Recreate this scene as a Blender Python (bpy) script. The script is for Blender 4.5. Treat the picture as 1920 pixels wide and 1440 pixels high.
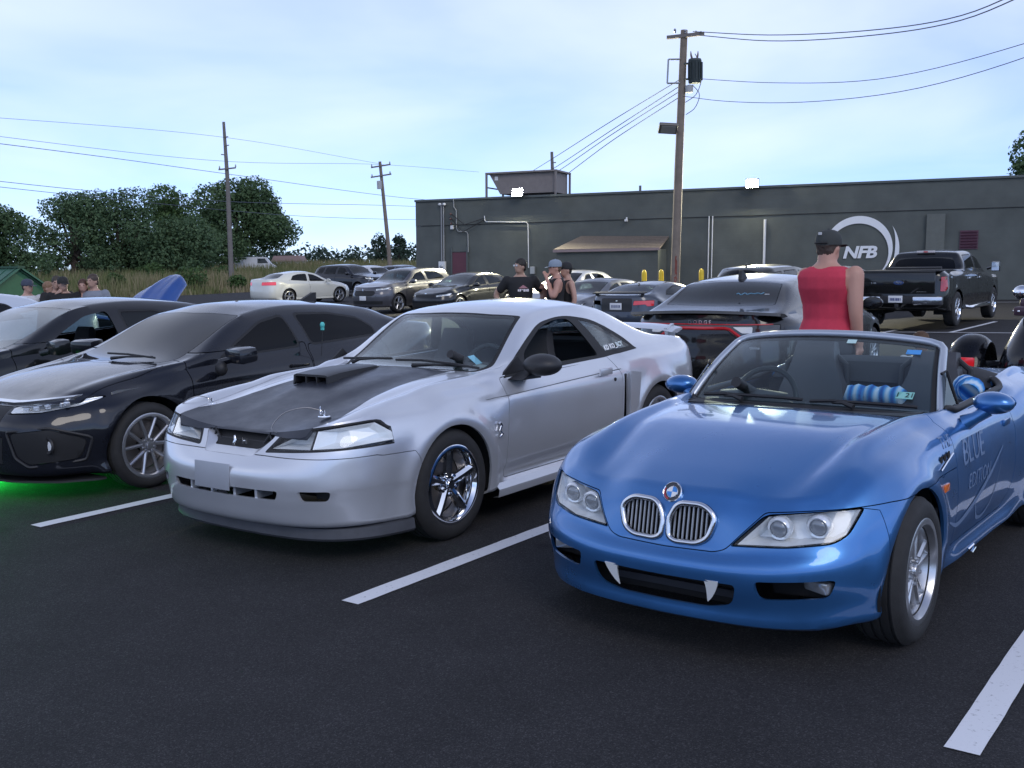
import bpy, bmesh, math, random
import numpy as np
from mathutils import Vector, Matrix, Euler
R = math.radians
PI = math.pi
random.seed(7)
for o in list(bpy.data.objects):
    bpy.data.objects.remove(o, do_unlink=True)
SC = bpy.context.scene
COL = SC.collection

# ------------------------------------------------------------------ camera
CAM_H, CAM_PITCH, CAM_ROLL, CAM_F = 1.645, 0.115, -0.018, 1977.0
cam_data = bpy.data.cameras.new('camera')
cam_data.sensor_width = 36.0
cam_data.lens = 36.0 * CAM_F / 1920.0
cam_data.clip_start = 0.05
cam_data.clip_end = 3000.0
cam = bpy.data.objects.new('camera', cam_data)
COL.objects.link(cam)
cam.matrix_world = (Matrix.Translation((0, 0, CAM_H)) @ Matrix.Rotation(PI / 2 - CAM_PITCH, 4, 'X')
                    @ Matrix.Rotation(CAM_ROLL, 4, 'Z'))
SC.camera = cam

# ------------------------------------------------------------------ sky (dusk, thin bright cloud)
SUN_EL, SUN_ROT = R(38), R(160)
world = bpy.data.worlds.new('World')
SC.world = world
world.use_nodes = True
wn, wl = world.node_tree.nodes, world.node_tree.links
wn.clear()
w_out = wn.new('ShaderNodeOutputWorld')
w_bg = wn.new('ShaderNodeBackground')
w_bg.inputs['Strength'].default_value = 0.11
w_sky = wn.new('ShaderNodeTexSky')
w_sky.sky_type = 'NISHITA'
w_sky.sun_disc = False
w_sky.sun_elevation = SUN_EL
w_sky.sun_rotation = SUN_ROT
w_sky.altitude = 100
w_sky.air_density = 0.75
w_sky.dust_density = 0.0
w_sky.ozone_density = 5.0
w_tc = wn.new('ShaderNodeTexCoord')
w_sep = wn.new('ShaderNodeSeparateXYZ')
wl.new(w_tc.outputs['Generated'], w_sep.inputs[0])
# cloud layer: project the direction on a plane overhead
w_mx = wn.new('ShaderNodeMath'); w_mx.operation = 'ADD'; w_mx.inputs[1].default_value = 0.13
wl.new(w_sep.outputs['Z'], w_mx.inputs[0])
w_dv = wn.new('ShaderNodeVectorMath'); w_dv.operation = 'DIVIDE'
w_cb = wn.new('ShaderNodeCombineXYZ')
for i in range(3):
    wl.new(w_mx.outputs[0], w_cb.inputs[i])
wl.new(w_tc.outputs['Generated'], w_dv.inputs[0])
wl.new(w_cb.outputs[0], w_dv.inputs[1])
w_map = wn.new('ShaderNodeMapping')
w_map.inputs['Location'].default_value = (0.75, 0.35, 0)
w_map.inputs['Scale'].default_value = (0.75, 0.55, 0.0)
wl.new(w_dv.outputs[0], w_map.inputs[0])
w_n1 = wn.new('ShaderNodeTexNoise')
w_n1.inputs['Scale'].default_value = 1.15
w_n1.inputs['Detail'].default_value = 5
w_n1.inputs['Roughness'].default_value = 0.46
w_n1.inputs['Distortion'].default_value = 0.35
wl.new(w_map.outputs[0], w_n1.inputs['Vector'])
w_rmp = wn.new('ShaderNodeValToRGB')
w_rmp.color_ramp.elements[0].position = 0.12
w_rmp.color_ramp.elements[1].position = 0.86
wl.new(w_n1.outputs['Fac'], w_rmp.inputs[0])
w_mix = wn.new('ShaderNodeMixRGB')
w_cl = wn.new('ShaderNodeMapRange')              # thin cloud thins out towards the horizon
w_cl.inputs[1].default_value = 0.0; w_cl.inputs[2].default_value = 0.30
w_cl.inputs[3].default_value = 0.45; w_cl.inputs[4].default_value = 1.0
wl.new(w_sep.outputs['Z'], w_cl.inputs[0])
w_cm = wn.new('ShaderNodeMath'); w_cm.operation = 'MULTIPLY'
w_ch = wn.new('ShaderNodeMapRange')              # and opens up towards the zenith
w_ch.inputs[1].default_value = 0.40; w_ch.inputs[2].default_value = 0.95
w_ch.inputs[3].default_value = 1.0; w_ch.inputs[4].default_value = 0.30
wl.new(w_sep.outputs['Z'], w_ch.inputs[0])
w_c2 = wn.new('ShaderNodeMath'); w_c2.operation = 'MULTIPLY'
wl.new(w_cl.outputs[0], w_c2.inputs[0]); wl.new(w_ch.outputs[0], w_c2.inputs[1])
wl.new(w_rmp.outputs[0], w_cm.inputs[0]); wl.new(w_c2.outputs[0], w_cm.inputs[1])
wl.new(w_cm.outputs[0], w_mix.inputs['Fac'])
w_mul = wn.new('ShaderNodeMixRGB'); w_mul.blend_type = 'MULTIPLY'; w_mul.inputs['Fac'].default_value = 1
w_mul.inputs['Color2'].default_value = (1.0, 1.0, 1.02, 1)
w_grad = wn.new('ShaderNodeValToRGB')            # clear blue low down, paler air overhead
ge = w_grad.color_ramp.elements
ge[0].position = 0.0; ge[0].color = (.50, .60, .90, 1)
ge[1].position = 0.36; ge[1].color = (1.08, .99, 1.07, 1)
gh = ge.new(1.0); gh.color = (.60, .66, .84, 1)     # deeper blue overhead, as the bonnets mirror it
wl.new(w_sep.outputs['Z'], w_grad.inputs[0]); wl.new(w_grad.outputs[0], w_mul.inputs['Color2'])
wl.new(w_sky.outputs[0], w_mul.inputs['Color1'])
wl.new(w_mul.outputs[0], w_mix.inputs['Color1'])
w_mix.inputs['Color2'].default_value = (6.7, 7.1, 8.2, 1)
wl.new(w_mix.outputs[0], w_bg.inputs['Color'])
wl.new(w_bg.outputs[0], w_out.inputs[0])

# one weak, wide sun: light of the afterglow behind the camera
sun_d = bpy.data.lights.new('sun', 'SUN')
sun_d.energy = 0.5
sun_d.angle = R(25)
sun_d.color = (1.0, 0.93, 0.86)
sun = bpy.data.objects.new('sun', sun_d)
COL.objects.link(sun)
sd = Vector((math.sin(SUN_ROT) * math.cos(SUN_EL), math.cos(SUN_ROT) * math.cos(SUN_EL), math.sin(SUN_EL)))
sun.rotation_euler = (-sd).to_track_quat('-Z', 'Y').to_euler()

SC.view_settings.view_transform = 'Standard'
SC.view_settings.look = 'None'
SC.view_settings.exposure = 0.73
SC.view_settings.gamma = 1.0
SC.view_settings.use_curve_mapping = False
SC.cycles.max_bounces = 8
SC.cycles.transparent_max_bounces = 24
SC.cycles.caustics_reflective = False
SC.cycles.caustics_refractive = False
SC.cycles.sample_clamp_indirect = 6.0
# ------------------------------------------------------------------ materials
MATS = {}
def rgb(h):
    h = h.lstrip('#')
    c = [int(h[i:i + 2], 16) / 255 for i in (0, 2, 4)]
    return tuple(x / 12.92 if x <= .04045 else ((x + .055) / 1.055) ** 2.4 for x in c)
def new_mat(name):
    m = bpy.data.materials.new(name); m.use_nodes = True
    return m, m.node_tree.nodes, m.node_tree.links, m.node_tree.nodes['Principled BSDF']
def mat(name, col=(.5, .5, .5), rough=.5, metal=0., coat=0., spec=.5, var=0., vscale=6., bump=0., bscale=80., emis=None, estr=0.,
        coat_rough=.03, rvar=0., trans=0., aniso=0., coords='Object'):
    if name in MATS: return MATS[name]
    m, n, l, b = new_mat(name)
    b.inputs['Base Color'].default_value = (*col, 1)
    b.inputs['Roughness'].default_value = rough
    b.inputs['Metallic'].default_value = metal
    b.inputs['Specular IOR Level'].default_value = spec
    b.inputs['Coat Weight'].default_value = coat
    b.inputs['Coat Roughness'].default_value = coat_rough
    b.inputs['Transmission Weight'].default_value = trans
    if emis:
        b.inputs['Emission Color'].default_value = (*emis, 1); b.inputs['Emission Strength'].default_value = estr
    if var or bump or rvar:
        tc = n.new('ShaderNodeTexCoord')
    if var or rvar:
        t = n.new('ShaderNodeTexNoise'); t.inputs['Scale'].default_value = vscale; t.inputs['Detail'].default_value = 6
        t.inputs['Roughness'].default_value = .65
        l.new(tc.outputs[coords], t.inputs['Vector'])
        if var:
            mr = n.new('ShaderNodeMapRange'); mr.inputs[1].default_value = .25; mr.inputs[2].default_value = .75
            mr.inputs[3].default_value = 1 - var; mr.inputs[4].default_value = 1 + var
            l.new(t.outputs['Fac'], mr.inputs[0])
            mx = n.new('ShaderNodeVectorMath'); mx.operation = 'SCALE'; mx.inputs[0].default_value = col
            l.new(mr.outputs[0], mx.inputs['Scale']); l.new(mx.outputs[0], b.inputs['Base Color'])
        if rvar:
            mr2 = n.new('ShaderNodeMapRange'); mr2.inputs[1].default_value = .3; mr2.inputs[2].default_value = .7
            mr2.inputs[3].default_value = max(0, rough - rvar); mr2.inputs[4].default_value = rough + rvar
            l.new(t.outputs['Fac'], mr2.inputs[0]); l.new(mr2.outputs[0], b.inputs['Roughness'])
    if bump:
        t2 = n.new('ShaderNodeTexNoise'); t2.inputs['Scale'].default_value = bscale; t2.inputs['Detail'].default_value = 4
        l.new(tc.outputs[coords], t2.inputs['Vector'])
        bp = n.new('ShaderNodeBump'); bp.inputs['Strength'].default_value = bump; bp.inputs['Distance'].default_value = .01
        l.new(t2.outputs['Fac'], bp.inputs['Height']); l.new(bp.outputs[0], b.inputs['Normal'])
    MATS[name] = m
    return m
def paint(name, col, metal=.5, rough=.38, flake=.10):
    """car paint: flake base under a clear coat, faint road dust in the roughness"""
    if name in MATS: return MATS[name]
    m, n, l, b = new_mat(name)
    dark = max(col) < .05
    b.inputs['Metallic'].default_value = 0. if dark else metal
    if dark:
        b.inputs['Specular IOR Level'].default_value = .12; col = tuple(c * .62 for c in col)
    b.inputs['Coat Weight'].default_value = 1.0
    b.inputs['Coat Roughness'].default_value = .04
    tc = n.new('ShaderNodeTexCoord')
    f = n.new('ShaderNodeTexNoise'); f.inputs['Scale'].default_value = 900; f.inputs['Detail'].default_value = 1
    l.new(tc.outputs['Object'], f.inputs['Vector'])
    mr = n.new('ShaderNodeMapRange'); mr.inputs[3].default_value = 1 - flake; mr.inputs[4].default_value = 1 + flake
    l.new(f.outputs['Fac'], mr.inputs[0])
    mx = n.new('ShaderNodeVectorMath'); mx.operation = 'SCALE'; mx.inputs[0].default_value = col
    l.new(mr.outputs[0], mx.inputs['Scale']); l.new(mx.outputs[0], b.inputs['Base Color'])
    d = n.new('ShaderNodeTexNoise'); d.inputs['Scale'].default_value = 5; d.inputs['Detail'].default_value = 8; d.inputs['Roughness'].default_value = .7
    l.new(tc.outputs['Object'], d.inputs['Vector'])
    r1 = n.new('ShaderNodeMapRange'); r1.inputs[1].default_value = .35; r1.inputs[2].default_value = .7
    r1.inputs[3].default_value = rough - .05; r1.inputs[4].default_value = rough + .08
    l.new(d.outputs['Fac'], r1.inputs[0]); l.new(r1.outputs[0], b.inputs['Roughness'])
    r2 = n.new('ShaderNodeMapRange'); r2.inputs[1].default_value = .35; r2.inputs[2].default_value = .75
    r2.inputs[3].default_value = .015; r2.inputs[4].default_value = .07
    l.new(d.outputs['Fac'], r2.inputs[0]); l.new(r2.outputs[0], b.inputs['Coat Roughness'])
    MATS[name] = m
    return m
def glass(name, tint=(.75, .8, .8), refl=1.0, rough=.0):
    """window glass: tinted see-through sheet with a mirror coat that grows at grazing angles"""
    if name in MATS: return MATS[name]
    m, n, l, b = new_mat(name)
    n.remove(b)
    out = [x for x in n if x.type == 'OUTPUT_MATERIAL'][0]
    tr = n.new('ShaderNodeBsdfTransparent'); tr.inputs[0].default_value = (*tint, 1)
    gl = n.new('ShaderNodeBsdfGlossy'); gl.inputs['Roughness'].default_value = rough; gl.inputs[0].default_value = (1, 1, 1, 1)
    lw = n.new('ShaderNodeLayerWeight'); lw.inputs[0].default_value = .5
    pw = n.new('ShaderNodeMath'); pw.operation = 'POWER'; pw.inputs[1].default_value = 4.8
    l.new(lw.outputs['Facing'], pw.inputs[0])
    mu = n.new('ShaderNodeMath'); mu.operation = 'MULTIPLY_ADD'; mu.inputs[1].default_value = .9 * refl; mu.inputs[2].default_value = .032 * refl; mu.use_clamp = True
    l.new(pw.outputs[0], mu.inputs[0])
    mx = n.new('ShaderNodeMixShader')
    l.new(mu.outputs[0], mx.inputs[0]); l.new(tr.outputs[0], mx.inputs[1]); l.new(gl.outputs[0], mx.inputs[2])
    l.new(mx.outputs[0], out.inputs[0])
    MATS[name] = m
    return m

# ------------------------------------------------------------------ objects
def obj(name, me, m=None, parent=None, loc=None, rot=None, smooth=None):
    if hasattr(me, 'verts'):
        b = me; me = bpy.data.meshes.new(name); b.to_mesh(me); b.free()
    o = bpy.data.objects.new(name, me)
    COL.objects.link(o)
    if m is not None:
        me.materials.clear()
        for x in (m if isinstance(m, (list, tuple)) else [m]): me.materials.append(x)
    if parent is not None: o.parent = parent
    if loc is not None: o.location = loc
    if rot is not None: o.rotation_euler = rot
    if smooth is not None: smooth_mesh(me, smooth)
    return o
def smooth_mesh(me, ang=35):
    n = len(me.polygons)
    if n:
        me.polygons.foreach_set('use_smooth', [True] * n)
        me.set_sharp_from_angle(angle=R(ang))
def thing(name, label, cat, loc=(0, 0, 0), rotz=0, group=None):
    o = bpy.data.objects.new(name, None); COL.objects.link(o)
    o.empty_display_size = .2
    o.location = loc; o.rotation_euler = (0, 0, rotz)
    return tag(o, label, cat, group)
def tag(o, label, cat, group=None):
    o['label'] = label; o['category'] = cat
    if group: o['group'] = group
    return o
def struct(o, kind='structure'):
    o['kind'] = kind
    return o
def copy_tree(o, parent=None):
    c = o.copy(); COL.objects.link(c); c.parent = parent
    for ch in list(o.children): copy_tree(ch, c)
    return c

# ------------------------------------------------------------------ mesh helpers (add to a bmesh)
def bm_box(bm, c, s, rot=None, bevel=0.):
    x, y, z = s[0] / 2, s[1] / 2, s[2] / 2
    M = Matrix.Translation(c) @ (rot.to_matrix().to_4x4() if isinstance(rot, Euler) else rot if rot is not None else Matrix())
    r = bmesh.ops.create_cube(bm, size=1.0, matrix=M @ Matrix.Diagonal((s[0], s[1], s[2], 1)))
    if bevel:
        es = list({e for v in r['verts'] for e in v.link_edges})
        bmesh.ops.bevel(bm, geom=es, offset=bevel, segments=2, affect='EDGES', profile=.6)
    return bm
def box(c, s, rot=None, bevel=0.):
    return bm_box(bmesh.new(), c, s, rot, bevel)
def bm_tube(bm, pts, r, seg=8, cap=True, radii=None):
    pts = [Vector(p) for p in pts]; n = len(pts); rings = []
    up = Vector((0, 0, 1))
    prev = None
    for i, p in enumerate(pts):
        t = (pts[min(i + 1, n - 1)] - pts[max(i - 1, 0)]).normalized()
        if prev is None:
            a = t.cross(up)
            if a.length < 1e-3: a = t.cross(Vector((1, 0, 0)))
            a.normalize()
        else:
            a = (prev - t * prev.dot(t))
            if a.length < 1e-6: a = t.orthogonal()
            a.normalize()
        prev = a
        b = t.cross(a)
        rr = radii[i] if radii else r
        rings.append([bm.verts.new(p + (a * math.cos(2 * PI * k / seg) + b * math.sin(2 * PI * k / seg)) * rr) for k in range(seg)])
    for i in range(n - 1):
        for k in range(seg):
            bm.faces.new((rings[i][k], rings[i][(k + 1) % seg], rings[i + 1][(k + 1) % seg], rings[i + 1][k]))
    if cap:
        bm.faces.new(rings[0]); bm.faces.new(list(reversed(rings[-1])))
    return bm
def tube(pts, r, seg=8, **k): return bm_tube(bmesh.new(), pts, r, seg, **k)
def bm_lathe(bm, prof, seg=32, axis='Y', M=None, closed=False, a0=0., a1=2 * PI):
    """prof: (radius, height) pairs, spun about axis"""
    M = M or Matrix(); full = abs(a1 - a0) > 2 * PI - 1e-4
    nn = seg if full else seg + 1
    rings = []
    for (r, h) in prof:
        ring = []
        for k in range(nn):
            a = a0 + (a1 - a0) * k / seg; c, s = math.cos(a) * r, math.sin(a) * r
            v = {'Y': (c, h, s), 'Z': (c, s, h), 'X': (h, c, s)}[axis]
            ring.append(bm.verts.new(M @ Vector(v)))
        rings.append(ring)
    np_ = len(rings)
    for i in range(np_ if closed else np_ - 1):
        A, B = rings[i], rings[(i + 1) % np_]
        for k in range(nn if full else seg):
            try: bm.faces.new((A[k], A[(k + 1) % nn], B[(k + 1) % nn], B[k]))
            except ValueError: pass
    return bm
def lathe(prof, seg=32, axis='Y', M=None, closed=False, fix=True, **k):
    bm = bm_lathe(bmesh.new(), prof, seg, axis, M, closed, **k)
    if fix:
        bmesh.ops.remove_doubles(bm, verts=bm.verts, dist=1e-6)
        bmesh.ops.recalc_face_normals(bm, faces=bm.faces)
    return bm
def bm_prism(bm, poly, axis, lo, hi, M=None):
    """poly in the two other axes: axis x -> (y,z), y -> (x,z), z -> (x,y)"""
    M = M or Matrix()
    def P(p, h):
        return M @ Vector({'x': (h, p[0], p[1]), 'y': (p[0], h, p[1]), 'z': (p[0], p[1], h)}[axis])
    a = [bm.verts.new(P(p, lo)) for p in poly]; b = [bm.verts.new(P(p, hi)) for p in poly]
    n = len(poly); fs = []
    for i in range(n):
        fs.append(bm.faces.new((a[i], a[(i + 1) % n], b[(i + 1) % n], b[i])))
    fs += [bm.faces.new(a), bm.faces.new(list(reversed(b)))]
    bmesh.ops.recalc_face_normals(bm, faces=fs)
    return bm
def prism(poly, axis, lo, hi, M=None): return bm_prism(bmesh.new(), poly, axis, lo, hi, M)
def bm_sphere(bm, c, s, seg=16, rings=10, M=None):
    s = (s, s, s) if not hasattr(s, '__len__') else s
    bmesh.ops.create_uvsphere(bm, u_segments=seg, v_segments=rings, radius=1.0,
                              matrix=(M or Matrix()) @ Matrix.Translation(c) @ Matrix.Diagonal((*s, 1)))
    return bm
def sphere(c, s, seg=16, rings=10, M=None): return bm_sphere(bmesh.new(), c, s, seg, rings, M)
def poly_round(poly, r, n=4):
    """round the corners of a polygon"""
    out = []; N = len(poly)
    for i in range(N):
        p0, p1, p2 = (Vector(poly[i - 1][:2]), Vector(poly[i][:2]), Vector(poly[(i + 1) % N][:2]))
        rr = poly[i][2] if len(poly[i]) > 2 else r
        d0, d1 = (p0 - p1), (p2 - p1)
        k = min(rr, d0.length * .45, d1.length * .45)
        if k < 1e-4: out.append(tuple(p1)); continue
        a, b = p1 + d0.normalized() * k, p1 + d1.normalized() * k
        for j in range(n + 1):
            t = j / n
            out.append(tuple(a * (1 - t) ** 2 + p1 * 2 * t * (1 - t) + b * t * t))
    return out
def poly_offset(poly, d):
    """inward offset (positive d shrinks)"""
    N = len(poly); A = sum(poly[i][0] * poly[(i + 1) % N][1] - poly[(i + 1) % N][0] * poly[i][1] for i in range(N))
    sg = 1 if A > 0 else -1; out = []
    for i in range(N):
        p0, p1, p2 = (Vector(poly[i - 1][:2]), Vector(poly[i][:2]), Vector(poly[(i + 1) % N][:2]))
        a, b = (p1 - p0).normalized(), (p2 - p1).normalized()
        na, nb = Vector((-a.y, a.x)) * sg, Vector((-b.y, b.x)) * sg
        m = na + nb
        if m.length < 1e-6: m = na
        m.normalize(); k = d / max(.35, m.dot(na))
        out.append(tuple(p1 + m * k))
    return out

# ------------------------------------------------------------------ splines
def pchip(xs, ys, q):
    xs, ys, q = np.asarray(xs, float), np.asarray(ys, float), np.asarray(q, float)
    if xs[0] > xs[-1]: xs, ys = xs[::-1], ys[::-1]
    h = np.diff(xs); d = np.diff(ys) / h; n = len(xs); m = np.zeros(n)
    if n > 2:
        for i in range(1, n - 1):
            if d[i - 1] * d[i] > 0:
                w1, w2 = 2 * h[i] + h[i - 1], h[i] + 2 * h[i - 1]
                m[i] = (w1 + w2) / (w1 / d[i - 1] + w2 / d[i])
    m[0], m[-1] = d[0], d[-1]
    q = np.clip(q, xs[0], xs[-1])
    i = np.clip(np.searchsorted(xs, q) - 1, 0, n - 2)
    t = (q - xs[i]) / h[i]
    return ((2 * t**3 - 3 * t**2 + 1) * ys[i] + (t**3 - 2 * t**2 + t) * h[i] * m[i]
            + (-2 * t**3 + 3 * t**2) * ys[i + 1] + (t**3 - t**2) * h[i] * m[i + 1])
def cspline(xs, ys, q):
    """natural C2 cubic"""
    xs, ys, q = np.asarray(xs, float), np.asarray(ys, float), np.asarray(q, float)
    n = len(xs); h = np.diff(xs); A = np.zeros((n, n)); b = np.zeros(n)
    A[0, 0] = A[-1, -1] = 1
    for i in range(1, n - 1):
        A[i, i - 1], A[i, i], A[i, i + 1] = h[i - 1], 2 * (h[i - 1] + h[i]), h[i]
        b[i] = 6 * ((ys[i + 1] - ys[i]) / h[i] - (ys[i] - ys[i - 1]) / h[i - 1])
    M = np.linalg.solve(A, b)
    i = np.clip(np.searchsorted(xs, q) - 1, 0, n - 2)
    t0, t1 = xs[i + 1] - q, q - xs[i]
    return (M[i] * t0**3 + M[i + 1] * t1**3) / (6 * h[i]) + (ys[i] / h[i] - M[i] * h[i] / 6) * t0 + (ys[i + 1] / h[i] - M[i + 1] * h[i] / 6) * t1
def catmull(pts, n):
    """centripetal-ish Catmull-Rom through rows of pts, n samples in all"""
    P = np.asarray(pts, float); K = len(P)
    d = np.sqrt(np.maximum(np.linalg.norm(np.diff(P, axis=0), axis=1), 1e-5)); s = np.concatenate([[0], np.cumsum(d)])
    q = np.linspace(0, s[-1], n)
    return np.stack([pchip_c(s, P[:, k], q) for k in range(P.shape[1])], 1)
def pchip_c(xs, ys, q):
    h = np.diff(xs); d = np.diff(ys) / h; n = len(xs); m = np.zeros(n)
    m[0], m[-1] = d[0], d[-1]
    for i in range(1, n - 1): m[i] = (d[i - 1] * h[i] + d[i] * h[i - 1]) / (h[i] + h[i - 1])
    i = np.clip(np.searchsorted(xs, q) - 1, 0, n - 2); t = (q - xs[i]) / h[i]
    return ((2 * t**3 - 3 * t**2 + 1) * ys[i] + (t**3 - 2 * t**2 + t) * h[i] * m[i]
            + (-2 * t**3 + 3 * t**2) * ys[i + 1] + (t**3 - t**2) * h[i] * m[i + 1])
def gsm(a, k):
    if k < 1: return a
    w = np.exp(-.5 * (np.arange(-3 * k, 3 * k + 1) / k) ** 2); w /= w.sum()
    p = np.concatenate([2 * a[0] - a[1:3 * k + 1][::-1], a, 2 * a[-1] - a[-3 * k - 1:-1][::-1]])
    return np.convolve(p, w, 'valid')

# ------------------------------------------------------------------ boolean cutting
TMP = bpy.data.scenes.new('cutting_room')
def boolean(me, cutter, op):
    a = bpy.data.objects.new('a', me); b = bpy.data.objects.new('b', cutter)
    TMP.collection.objects.link(a); TMP.collection.objects.link(b)
    md = a.modifiers.new('b', 'BOOLEAN'); md.object = b; md.operation = op; md.solver = 'MANIFOLD'
    vl = TMP.view_layers[0]; vl.update()
    dg = vl.depsgraph
    r = bpy.data.meshes.new_from_object(a.evaluated_get(dg))
    if len(r.polygons) == 0 or (op == 'DIFFERENCE' and len(r.polygons) == len(me.polygons)):
        pass
    bpy.data.objects.remove(a); bpy.data.objects.remove(b)
    return r
def to_mesh(bm, name='m'):
    me = bpy.data.meshes.new(name); bm.to_mesh(me); bm.free(); return me
def cutter(poly, axis, lo, hi):
    bm = prism(poly, axis, lo, hi)
    bmesh.ops.triangulate(bm, faces=[f for f in bm.faces if len(f.verts) > 4])
    return to_mesh(bm)
from mathutils.bvhtree import BVHTree
# ------------------------------------------------------------------ car bodies
def car_shell(S, nx=120, ny=18, nv=22, thick=.014):
    """closed sheet-metal shell: a side band swept round the plan outline plus a top sheet (bonnet, glass, roof, boot)"""
    st = S['st']; nf, nr = S['nf'], S['nr']; n = len(st)
    P = np.array([p[:2] for p in st], float)
    d = np.linalg.norm(np.diff(P, axis=0), axis=1); s = np.concatenate([[0], np.cumsum(d)])
    q = np.concatenate([np.linspace(0, s[nf], ny + 1)[:-1], np.linspace(s[nf], s[nr], nx + 1)[:-1], np.linspace(s[nr], s[-1], ny + 1)])
    # mirrored end points keep the nose and tail smooth across the centre line
    se = np.concatenate([[-s[2], -s[1]], s, [2 * s[-1] - s[-2], 2 * s[-1] - s[-3]]])
    xe = np.concatenate([P[[2, 1], 0], P[:, 0], P[[-2, -3], 0]]); ye = np.concatenate([-P[[2, 1], 1], P[:, 1], -P[[-2, -3], 1]])
    px, py = cspline(se, xe, q), cspline(se, ye, q)
    e = 1e-3
    tx, ty = cspline(se, xe, q + e) - cspline(se, xe, q - e), cspline(se, ye, q + e) - cspline(se, ye, q - e)
    L = np.hypot(tx, ty); nxn, nyn = ty / L, -tx / L          # outward (left side): front->rear travel
    sgn = np.sign(np.sum(nyn)); nxn, nyn = nxn * sgn, nyn * sgn
    K = len(st[0][2]); prof = np.array([p[2] for p in st], float)   # n,K,2
    ins = np.stack([pchip(s, prof[:, k, 0], q) for k in range(K)], 1)
    zz = np.stack([pchip(s, prof[:, k, 1], q) for k in range(K)], 1)
    U = len(q); band = np.zeros((U, nv + 1, 3))
    for u in range(U):
        c = catmull(np.stack([ins[u], zz[u]], 1), nv + 1)
        band[u, :, 0] = px[u] - nxn[u] * c[:, 0]; band[u, :, 1] = py[u] - nyn[u] * c[:, 0]; band[u, :, 2] = c[:, 1]
    for (cx, cz, r, amp, sg) in S.get('flare', []):
        D = np.hypot(band[:, :, 0] - cx, band[:, :, 2] - cz)
        w = amp * np.exp(-((D - r) / sg) ** 2)
        w *= (np.abs(band[:, :, 1]) > .5)
        w[:ny // 2] = 0; w[-ny // 2:] = 0
        band[:, :, 1] += w
    band[0, :, 1] = 0; band[-1, :, 1] = 0
    if 'side_mod' in S: S['side_mod'](band)
    # top sheet
    edge = band[:, -1, :]; fe = edge[:ny + 1]; re_ = edge[ny + nx:]; se_ = edge[ny:ny + nx + 1]
    def fn(key, col, x):
        a = np.array(S[key], float); a = a[np.argsort(a[:, 0])]
        return pchip(a[:, 0], a[:, col], x)
    tr = .66; T = np.linspace(0, 1, ny + 1)
    top = np.zeros((nx + 1, ny + 1, 3))
    X = se_[:, 0]; bow = fn('bow', 1, X)
    k = max(1, int(nx / 70))
    xc = X + bow
    zc = gsm(fn('zc', 1, xc), k); yr = gsm(fn('rail', 1, X), k); zr = gsm(fn('rail', 2, X), k)
    ex = S.get('crown', 2.2)
    for j, t in enumerate(T):
        if t <= tr:
            u = t / tr
            top[:, j, 0] = X + bow * (1 - u * u); top[:, j, 1] = yr * u; top[:, j, 2] = zc + (zr - zc) * u ** ex
        else:
            u = (t - tr) / (1 - tr)
            Ry, Rz, Ey, Ez = yr, zr, se_[:, 1], se_[:, 2]
            dy, dz = Ey - Ry, Ez - Rz; LL = np.hypot(dy, dz) + 1e-9
            g = np.clip((Rz - Ez) / .25, 0, 1)
            b = (.035 * (1 - g) + S.get('tumble', .03) * g)
            cy, cz = (Ry + Ey) / 2 + (-dz / LL) * b * 2, (Rz + Ez) / 2 + (dy / LL) * b * 2
            top[:, j, 0] = X
            top[:, j, 1] = Ry * (1 - u) ** 2 + cy * 2 * u * (1 - u) + Ey * u * u
            top[:, j, 2] = Rz * (1 - u) ** 2 + cz * 2 * u * (1 - u) + Ez * u * u
    if 'top_mod' in S: S['top_mod'](top)
    I = np.arange(nx + 1) / nx
    wf = np.clip(1 - I / S.get('fb', .16), 0, 1) ** 2; wr = np.clip(1 - (1 - I) / S.get('rb', .10), 0, 1) ** 2
    df = fe - top[0]; dr = re_[::-1] - top[-1]
    top += wf[:, None, None] * df[None] + wr[:, None, None] * dr[None]
    top[:, 0, 1] = 0
    # mesh, left half then mirror
    V, F = [], []
    idx = {}
    def add(p):
        V.append(p); return len(V) - 1
    bi = [[add(band[u, v]) for v in range(nv + 1)] for u in range(U)]
    ti = [[None] * (ny + 1) for _ in range(nx + 1)]
    for i in range(nx + 1):
        for j in range(ny + 1):
            if i == 0: ti[i][j] = bi[j][nv]
            elif i == nx: ti[i][j] = bi[U - 1 - j][nv]
            elif j == ny: ti[i][j] = bi[ny + i][nv]
            else: ti[i][j] = add(top[i, j])
    for u in range(U - 1):
        for v in range(nv): F.append((bi[u][v], bi[u + 1][v], bi[u + 1][v + 1], bi[u][v + 1]))
    for i in range(nx):
        for j in range(ny): F.append((ti[i][j], ti[i][j + 1], ti[i + 1][j + 1], ti[i + 1][j]))
    V = np.array(V); nV = len(V); on = np.abs(V[:, 1]) < 1e-6
    mp = np.zeros(nV, int); W = []
    for i in range(nV):
        if on[i]: mp[i] = i
        else: mp[i] = nV + len(W); W.append(V[i] * (1, -1, 1))
    V2 = np.concatenate([V, np.array(W)])
    F2 = F + [tuple(int(mp[i]) for i in reversed(f)) for f in F]
    me = bpy.data.meshes.new('shell'); me.from_pydata([tuple(v) for v in V2], [], F2)
    bm = bmesh.new(); bm.from_mesh(me); bpy.data.meshes.remove(me)
    bmesh.ops.recalc_face_normals(bm, faces=bm.faces)
    c = max(bm.faces, key=lambda f: f.calc_center_median().z)
    if c.normal.z < 0: bmesh.ops.reverse_faces(bm, faces=bm.faces)
    bm.normal_update()
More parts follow.
